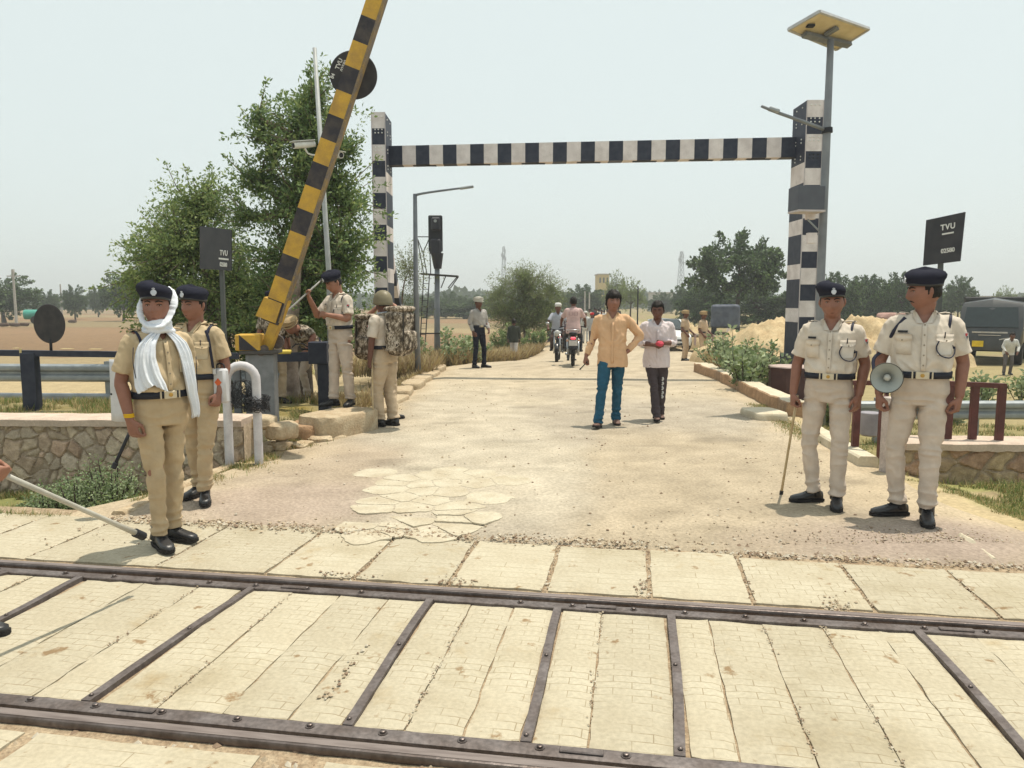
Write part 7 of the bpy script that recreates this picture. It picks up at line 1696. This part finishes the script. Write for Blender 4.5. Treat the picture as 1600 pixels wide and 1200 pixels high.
# man by the truck
p = Vector((15.6, 23.7, 0)); p.z = tz(p.x, p.y); 
person('man in a white shirt and grey trousers bending forward in front of the black truck', p, 15, 1.42, 'dark', hair='full', shirt=cloth('crowd_white', (.62, .62, .6)), trousers=cloth('grey_trousers', (.14, .13, .13)), untuck=True, sleeve='long', voxel=.014, lod=1, lean=30, hipz=.9, arms=(((-.26, -.25, 1.1), (-.2, -.42, .9)), ((.26, -.25, 1.1), (.2, -.42, .9))), feet=((-.14, -.1, 0, -10), (.12, .1, 0, 10)))
# ------------------------------------------------------------------ vehicles
WP = mat('white_car_paint', (.7, .71, .72), .3, (.62, .63, .64), 2, spec=.6); GL = mat('dark_glass', (.025, .035, .038), .2, spec=.4); BP = mat('black_truck_paint', (.022, .025, .028), .32, (.04, .042, .042), 3, spec=.6)
def shell(f, secs, m=0, caps=True):
    "sections: (y, [(x, z) half outline from bottom centre to top centre]) mirrored"
    n = len(secs[0][1]); V = []
    for y, h in secs: V += [(x, y, z) for x, z in h]+[(-x, y, z) for x, z in reversed(h)]
    n2 = 2*n; N = len(secs)
    f.add(V, [(i*n2+k, i*n2+(k+1) % n2, (i+1)*n2+(k+1) % n2, (i+1)*n2+k) for i in range(N-1) for k in range(n2)]+[tuple(reversed(range(n2))), tuple(range((N-1)*n2, N*n2))], m)
def wheel(root, c, r_, w_, rim=CHR):
    f = MB(); s_ = 1 if c[0] > 0 else -1; Mw = Matrix.Rotation(pi/2*s_, 4, 'Y'); f.lathe([(r_*.62, -w_/2), (r_*.92, -w_/2), (r_, -w_*.3), (r_, w_*.3), (r_*.92, w_/2), (r_*.62, w_/2)], c, 24, M=Mw); wh = f.build('wheel', RUB, root, 'auto')
    f = MB(); f.lathe([(r_*.6, w_*.3), (r_*.5, w_*.42), (r_*.2, w_*.36), (.01, w_*.42)], c, 18, M=Mw); f.build('rim', rim, wh, 'auto')
def car(loc, rz_, label):
    root = empty('car', loc, rz_, label, 'car')
    f = MB(); shell(f, [(-1.85, [(.0, .3), (.6, .3), (.7, .45), (.68, .6), (.0, .64)]), (-1.75, [(0, .22), (.74, .25), (.8, .5), (.76, .72), (0, .76)]), (-1.1, [(0, .2), (.78, .22), (.83, .55), (.8, .85), (0, .92)]), (-.75, [(0, .2), (.78, .22), (.83, .55), (.81, .93), (0, .98)]), (1.0, [(0, .2), (.78, .22), (.83, .55), (.81, .97), (0, 1.0)]), (1.75, [(0, .25), (.74, .27), (.8, .55), (.76, .95), (0, .98)])]); f.build('body', WP, root, 'auto')
    f = MB(); shell(f, [(-.8, [(0, .95), (.74, .95), (.72, .98), (.7, 1.0), (0, 1.02)]), (-.1, [(0, .95), (.76, .95), (.68, 1.3), (.6, 1.42), (0, 1.45)]), (.9, [(0, .95), (.76, .95), (.68, 1.32), (.6, 1.44), (0, 1.48)]), (1.65, [(0, .95), (.72, .95), (.66, 1.15), (.58, 1.3), (0, 1.33)])]); f.build('cabin', GL, root, 'auto')
    f = MB(); shell(f, [(-.05, [(0, 1.44), (.5, 1.435), (.62, 1.42), (.6, 1.46), (0, 1.475)]), (1.5, [(0, 1.4), (.5, 1.39), (.6, 1.36), (.6, 1.41), (0, 1.45)])]); f.build('roof', WP, root, 'auto')
    for sx in (-1, 1):
        f = MB(); f.beam((sx*.74, -.8, .98), (sx*.63, -.08, 1.43), .06, .06); f.build('pillar', WP, root)
        f = MB(); f.sph((sx*.6, -1.72, .64), (.15, .08, .09), 12); f.build('headlight', mat('lens_glass', (.5, .5, .48), .15), root, True)
        f = MB(); f.sph((sx*.92, -.6, 1.0), (.09, .06, .07), 10); f.build('mirror', WP, root, True)
        for y in (-1.15, 1.15): wheel(root, (sx*.72, y, .29), .29, .2)
    f = MB(); f.box((0, -1.83, .5), (.75, .06, .1), bev=.01); f.build('grille', BLACKM, root)
    f = MB(); f.box((0, -1.86, .33), (1.1, .05, .1), bev=.01); f.build('lower_grille', BLACKM, root)
    f = MB(); f.box((0, -1.885, .42), (.45, .015, .1)); f.build('number_plate', mat('plate_white', (.6, .58, .56), .5), root)
    return root
cpv = Vector((A(1041, 500, 37).x, 37, 0)); cpv.z = gz(cpv.x, cpv.y); car(cpv, .04, 'white hatchback car facing the camera behind the man in the pinkish white shirt')
def truck(loc, rz_, label):
    root = empty('truck', loc, rz_, label, 'truck')
    f = MB(); shell(f, [(-2.95, [(0, .55), (.8, .55), (.92, .7), (.94, 1.1), (0, 1.12)]), (-2.85, [(0, .5), (.9, .5), (1.0, .8), (1.0, 1.35), (0, 1.4)]), (-2.55, [(0, .5), (.92, .5), (1.02, .9), (.98, 2.0), (0, 2.08)]), (-2.3, [(0, .5), (.92, .5), (1.02, .9), (.94, 2.25), (0, 2.4)]), (-1.2, [(0, .5), (.92, .5), (1.02, .9), (.94, 2.3), (0, 2.46)])]); cb = f.build('cab', BP, root, 'auto')
    f = MB(); V = [(-.86, -2.87, 1.38), (.86, -2.87, 1.38), (.8, -2.5, 2.1), (-.8, -2.5, 2.1)]; V2 = [(x, y-.03, z+.01) for x, y, z in V]; f.add(V+V2, [(0, 3, 2, 1), (4, 5, 6, 7), (0, 1, 5, 4), (1, 2, 6, 5), (2, 3, 7, 6), (3, 0, 4, 7)]); f.build('windscreen', GL, cb)
    for sx in (-1, 1):
        f = MB(); f.box((sx*1.0, -1.95, 1.65), (.03, .8, .55), bev=.01); f.build('side_window', GL, cb)
        f = MB(); f.beam((sx*1.0, -2.7, 1.3), (sx*1.3, -2.75, 1.35), .03, .03); f.box((sx*1.3, -2.75, 1.5), (.16, .05, .36), bev=.02); f.build('mirror', BLACKM, cb)
        f = MB(); f.sph((sx*.72, -2.96, .82), (.13, .05, .09), 12); f.build('headlight', mat('lens_glass', (.5, .5, .48), .15), cb, True)
        for y in (-2.1, 1.6): wheel(root, (sx*.88, y, .42), .42, .26, BLACKM)
    f = MB(); f.box((0, -2.98, 1.2), (1.1, .03, .06)); f.box((0, -2.985, 1.1), (.7, .03, .03)); f.build('front_trim', CHR, cb)
    f = MB(); f.beam((.3, -2.99, .95), (.95, -2.9, 1.08), .03, .04); f.build('bumper_stripe', CHR, cb)
    f = MB(); f.box((-.35, -3.0, .78), (.36, .02, .22), bev=.01); f.build('number_plate', mat('plate_yellow', (.7, .5, .03), .5), cb)
    f = MB(); f.box((0, .9, 1.65), (2.06, 4.1, 1.7), bev=.04); f.build('cargo_box', mat('dark_canopy', (.06, .06, .058), .7, (.04, .04, .04), 4, fine=.1), root)
    f = MB(); f.box((0, .9, 1.02), (2.1, 4.15, .05)); f.build('trim_strip', mat('pale_strip', (.5, .52, .55), .4), root)
    f = MB(); f.box((0, .7, .6), (1.4, 4.6, .2)); f.build('chassis', BLACKM, root)
    f = MB(); f.box((1.06, -.3, .75), (.03, 1.6, .35)); f.build('red_panel', mat('dark_red_panel', (.2, .02, .04), .4), root)
    return root
tp_ = Vector((A(1541, 500, 27.5).x, 27.5, 0)); tp_.x += 1.9; tp_.y += 2.4; tp_.z = tz(tp_.x, tp_.y-2)
truck(tp_, R(-36), 'glossy black truck with a yellow number plate parked beyond the right verge')
# second, tarpaulined lorry by the sand heaps
lt = Vector((A(1134, 500, 58).x, 58, 0)); lt.z = tz(lt.x, lt.y); root = empty('covered_lorry', lt, R(163), 'lorry covered by a grey blue tarpaulin parked behind the sand heap', 'lorry')
f = MB(); shell(f, [(-2.3, [(0, .5), (.85, .5), (.95, .8), (.9, 1.9), (0, 2.0)]), (-2.1, [(0, .5), (.9, .5), (1.0, .8), (.95, 2.05), (0, 2.15)]), (-1.2, [(0, .5), (.9, .5), (1.0, .8), (.95, 2.1), (0, 2.2)])]); f.build('cab', mat('faded_rust_cab', (.22, .15, .13), .6), root, 'auto')
f = MB(); f.box((0, .75, 1.35), (2.0, 3.9, 1.7), bev=.12); link(remesh(f, 'tarpaulin', mat('grey_tarpaulin', (.09, .105, .135), .6, (.06, .07, .1), 2), .05, 5, lambda p, n: .07*noise.noise(p*1.6)+.02*noise.noise(p*5)), 'tarpaulin', root)
f = MB(); f.box((0, -2.0, 2.17), (1.5, .5, .12), bev=.03); f.build('roof_sheet', mat('blue_sheet', (.03, .07, .25), .6), root)
for sx in (-1, 1):
    for y in (-1.7, 1.7): wheel(root, (sx*.85, y, .4), .4, .25, BLACKM)
f = MB(); n = 9
for k in range(n): f.box((0, 0, .15*k+.075), (.09, .09, .15), m=k % 2)
tag(f.build('striped_post', [WHITEP, BLACKP], None, False, (A(1132, 520, 28).x, 28, tz(A(1132, 520, 28).x, 28)), (0, R(6), 0)), 'leaning black and white post in front of the tarpaulined lorry', 'post')
cw = Vector((A(1088, 520, 36).x, 36, 0)); cw.z = gz(cw.x, cw.y); root = empty('cart', cw, R(20), 'old two wheeled cart with a big spoked wheel between the two policemen', 'cart')
for sx in (-1, 1):
    f = MB(); f.tube([Vector((sx*.55, cos(a)*.42, .45+sin(a)*.42)) for a in np.linspace(0, 2*pi, 25)], .035, 6)
    for k in range(8): a = k*pi/4; f.cyl((sx*.55, 0, .45), (sx*.55, cos(a)*.4, .45+sin(a)*.4), .02, n=5)
    f.build('wheel', mat('rusty_wheel', (.14, .11, .08), .8), root)
f = MB(); f.box((0, .1, .75), (1.0, 1.7, .12), bev=.02); f.beam((0, -.7, .7), (0, -2.1, .5), .08, .08); f.build('deck', mat('old_wood', (.2, .16, .11), .9), root)
# ------------------------------------------------------------------ sand heaps
SH = mat('heap_sand', (.55, .44, .27), .95, (.4, .29, .165), 2.5, (.3, .7), bump=1.2, bscale=14, fine=.15, detail=8, spec=.1)
def heap(px0, px1, Y, ztop, dep, label, seed):
    a, b = A(px0, 500, Y), A(px1, 500, Y); W = b.x-a.x; cx_ = (a.x+b.x)/2; V = []; nu, nv = 70, 40; zb = tz(cx_, Y)
    for j in range(nv+1):
        for i in range(nu+1):
            u_, v_ = i/nu*2-1, j/nv*2-1; e = max(0, 1-(abs(u_)**2.6+abs(v_)**2.2)); lump = .78+.34*noise.noise(Vector((u_*2.2, v_*1.5, seed)))+.13*noise.noise(Vector((u_*7, v_*5, seed)))+.06*noise.noise(Vector((u_*20, v_*13, seed)))
            x = cx_+u_*W/2; y = Y+v_*dep/2; V.append((x-cx_, y-Y, (tz(x, y)-zb)-.04+(ztop-zb)*e**.42*lump))
    n = nu+1; f = MB(); f.add(V, [(j*n+i, j*n+i+1, (j+1)*n+i+1, (j+1)*n+i) for j in range(nv) for i in range(nu)])
    tag(f.build('sand_heap', SH, None, True, (cx_, Y, zb)), label, 'sand heap', 'heaps of dug sand')
heap(1125, 1340, 27, 1.35, 6, 'tall sand heap seen on both sides of the right gauge column', 1)
heap(1085, 1262, 23.5, .35, 5, 'low sand heap in front, behind the milkweed bushes', 2)
heap(1255, 1440, 25, 1.4, 6, 'long lumpy sand heap between the two right officers', 3)
heap(1040, 1110, 40, .9, 5, 'small reddish sand heap beyond the two policemen', 4)
heap(1360, 1500, 29, .75, 5, 'low sand heap behind the tallest officer', 5)
rock((A(1395, 465, 60).x, 60, .3), (2.2, 1.5, 1.2), 5, mat('pink_rubble', (.4, .24, .2), .9), 'pinkish mound beyond the sand heap left of the tallest officer', name='mound', cat='mound')
# ------------------------------------------------------------------ distant buildings, towers, poles, field things
def tower(px, ytop, Y, w_, label):
    c = A(px, ytop, Y); zb = -1; H = c.z-zb; root = empty('phone_tower', (c.x, Y, zb), .3, label, 'tower'); f = MB(); n = 12
    P_ = lambda i, k: Vector(((1 if k in (0, 1) else -1)*w_/2*(1-.75*i/n), (1 if k in (1, 2) else -1)*w_/2*(1-.75*i/n), H*i/n))
    for k in range(4): f.beam(P_(0, k), P_(n, k), .13, .13)
    for i in range(n):
        for k in range(4): f.beam(P_(i, k), P_(i+1, (k+1) % 4), .07, .07); f.beam(P_(i+1, k), P_(i+1, (k+1) % 4), .07, .07)
    f.build('lattice', mat('tower_grey', (.3, .3, .32), .6), root)
    f = MB()
    for q in range(5): f.box((cos(q*1.3)*.9, sin(q*1.3)*.9, H*(.8+.03*q)), (.35, .25, 1.6))
    f.build('antennas', mat('antenna_white', (.5, .5, .5), .5), root)
tower(1065, 393, 300, 3.0, 'lattice phone tower on the horizon left of the large umbrella shaped tree'); tower(787, 385, 330, 2.6, 'faint lattice phone tower behind the thorn tree')
def house(px0, px1, ytop, Y, label, wall, floors=2, win=4):
    a, b = A(px0, ytop, Y), A(px1, ytop, Y); W = b.x-a.x; zb = -1; H = a.z-zb; root = empty('house', ((a.x+b.x)/2, Y, zb), 0, label, 'house')
    f = MB(); f.box((0, 4, H/2), (W, 8, H)); wl = f.build('wall', wall, root); f = MB(); f.box((0, 4, H+.12), (W+.5, 8.5, .24)); f.build('roof', mat('roof_slab', (.4, .37, .33), .9), root)
    fh = H/floors
    for j in range(floors):
        for i in range(win):
            f = MB(); f.box((-W/2+W*(i+.5)/win, -.02, fh*(j+.55)), (W/win*.42, .1, fh*.42)); f.build('window', mat('window_dark', (.06, .07, .08), .4), root)
    return root
house(935, 952, 429, 210, 'tall yellow building left of the feathery tree on the horizon', mat('yellow_plaster', (.55, .42, .17), .9), 3, 3)
house(1022, 1053, 458, 190, 'low white building on the horizon right of the walking men', mat('white_plaster', (.5, .48, .45), .9), 1, 5)
house(280, 300, 466, 230, 'small white building under the trees at the left', mat('white_plaster', (.5, .48, .45), .9), 1, 3)
house(1527, 1562, 464, 170, 'grey white houses on the horizon above the black truck', mat('white_plaster', (.5, .48, .45), .9), 2, 4)
house(1563, 1600, 470, 190, 'low house at the right edge of the horizon', mat('pink_plaster', (.45, .36, .32), .9), 1, 4)
for k, (px, yt, yb, Y, lb_) in enumerate(((20, 423, 492, 85, 'pale concrete pole in front of the big tree at the left edge'), (94, 444, 478, 130, 'thin pale pole between the small field trees'), (914, 455, 482, 100, 'pale pole in front of the dark trees left of the walking men'), (921, 457, 482, 100, 'second pale pole close to its twin left of the walking men'), (997, 447, 505, 45, 'dark thin post between the heads of the walking men'), (1556, 468, 486, 120, 'dark pole among the distant houses at the right'))):
    c = A(px, yt, Y); zb = tz(c.x, Y); f = MB(); r_ = .16 if k < 2 else .12 if k < 4 else .05
    f.tube([(0, 0, 0), (0, 0, c.z-zb)], [r_, r_*.7], 8)
    if k in (0, 5): f.box((0, 0, c.z-zb-.6), (1.4, .12, .12)); f.box((0, 0, c.z-zb-.1), (.25, .2, .5))
    tag(f.build('pole', mat('pale_pole', (.45, .42, .38), .8) if k < 4 else BLACKM, None, 'auto', (c.x, Y, zb)), lb_, 'pole')
c = A(52, 478, 70); rt = empty('green_tank', (c.x, 70, tz(c.x, 70)+.5), .2, 'green water tank on wheels beyond the round black disc', 'tank'); f = MB()
f.tube([(-.8, 0, .85), (-.75, 0, .85), (.75, 0, .85), (.8, 0, .85)], [.3, .45, .45, .3], 18); f.build('tank', mat('teal_tank', (.07, .33, .27), .5, (.05, .26, .2), 2), rt, 'auto')
for sx in (-1, 1): f = MB(); f.lathe([(.36, -.1), (.36, .1), (.1, .12)], (.3, sx*.6, .36), 16, M=Matrix.Rotation(pi/2, 4, 'X')); f.build('wheel', RUB, rt)
for k, (px, py, Y) in enumerate(((5, 487, 75), (22, 487, 74), (36, 486, 76), (112, 482, 88))):
    c = A(px, py, Y); rock((c.x, Y, tz(c.x, Y)+.25), (.9, .5, .35), 60+k, mat('brown_clod', (.12, .08, .06), .9), ['low dark heap at the left edge of the field', 'low dark heap just left of the pale concrete pole', 'low dark heap right of the pale concrete pole', 'small dark clod alone in the field above the black disc'][k], 'dark heaps in the left field', name='earth_heap', cat='heap')
# man beyond the left edge of the frame whose hand, baton and shoe show
IE = person('officer at the left edge, only his hand and one shoe in view', (-2.93, 3.66, 0), 90+math.degrees(math.atan2(-2.98, 3.66)), 1.78, 'warm', head=(0, 0, 0), arms=(((-.27, -.2, 1.1), (-.2, -.44, .93)), ((.245, .04, 1.15), (.25, -.06, .92))), shirt=C_TANS, trousers=C_TAN, hat='beret', voxel=.009, curl=(1.2, .5), handd=((0, -1, -.25), None),
    feet=((-.1, .1, 0, -10), (.1, -.1, 0, 4)))
h = wpt(IE, IE['hands'][0]); stick('long clear baton with a dark knob held low by the officer at the left edge', h, A(224, 838, 4.35), .014, .02, m=mat('clear_polycarbonate', (.5, .48, .42), .3, spec=.5), ferr=.08)
# ------------------------------------------------------------------ dusty air
hz = MB(); hz.box((0, 640, 20), (1500, 1300, 45.0)); hm = bpy.data.materials.new('dusty_air'); hm.use_nodes = True; n = hm.node_tree; n.nodes.remove(n.nodes['Principled BSDF'])
pvn = n.nodes.new('ShaderNodeVolumePrincipled'); pvn.inputs['Color'].default_value = (.93, .96, .97, 1); pvn.inputs['Density'].default_value = .0012; pvn.inputs['Anisotropy'].default_value = .2
n.links.new(pvn.outputs[0], n.nodes['Material Output'].inputs['Volume'])
tag(hz.build('haze', hm), 'pale dusty air over the fields', kind='stuff')
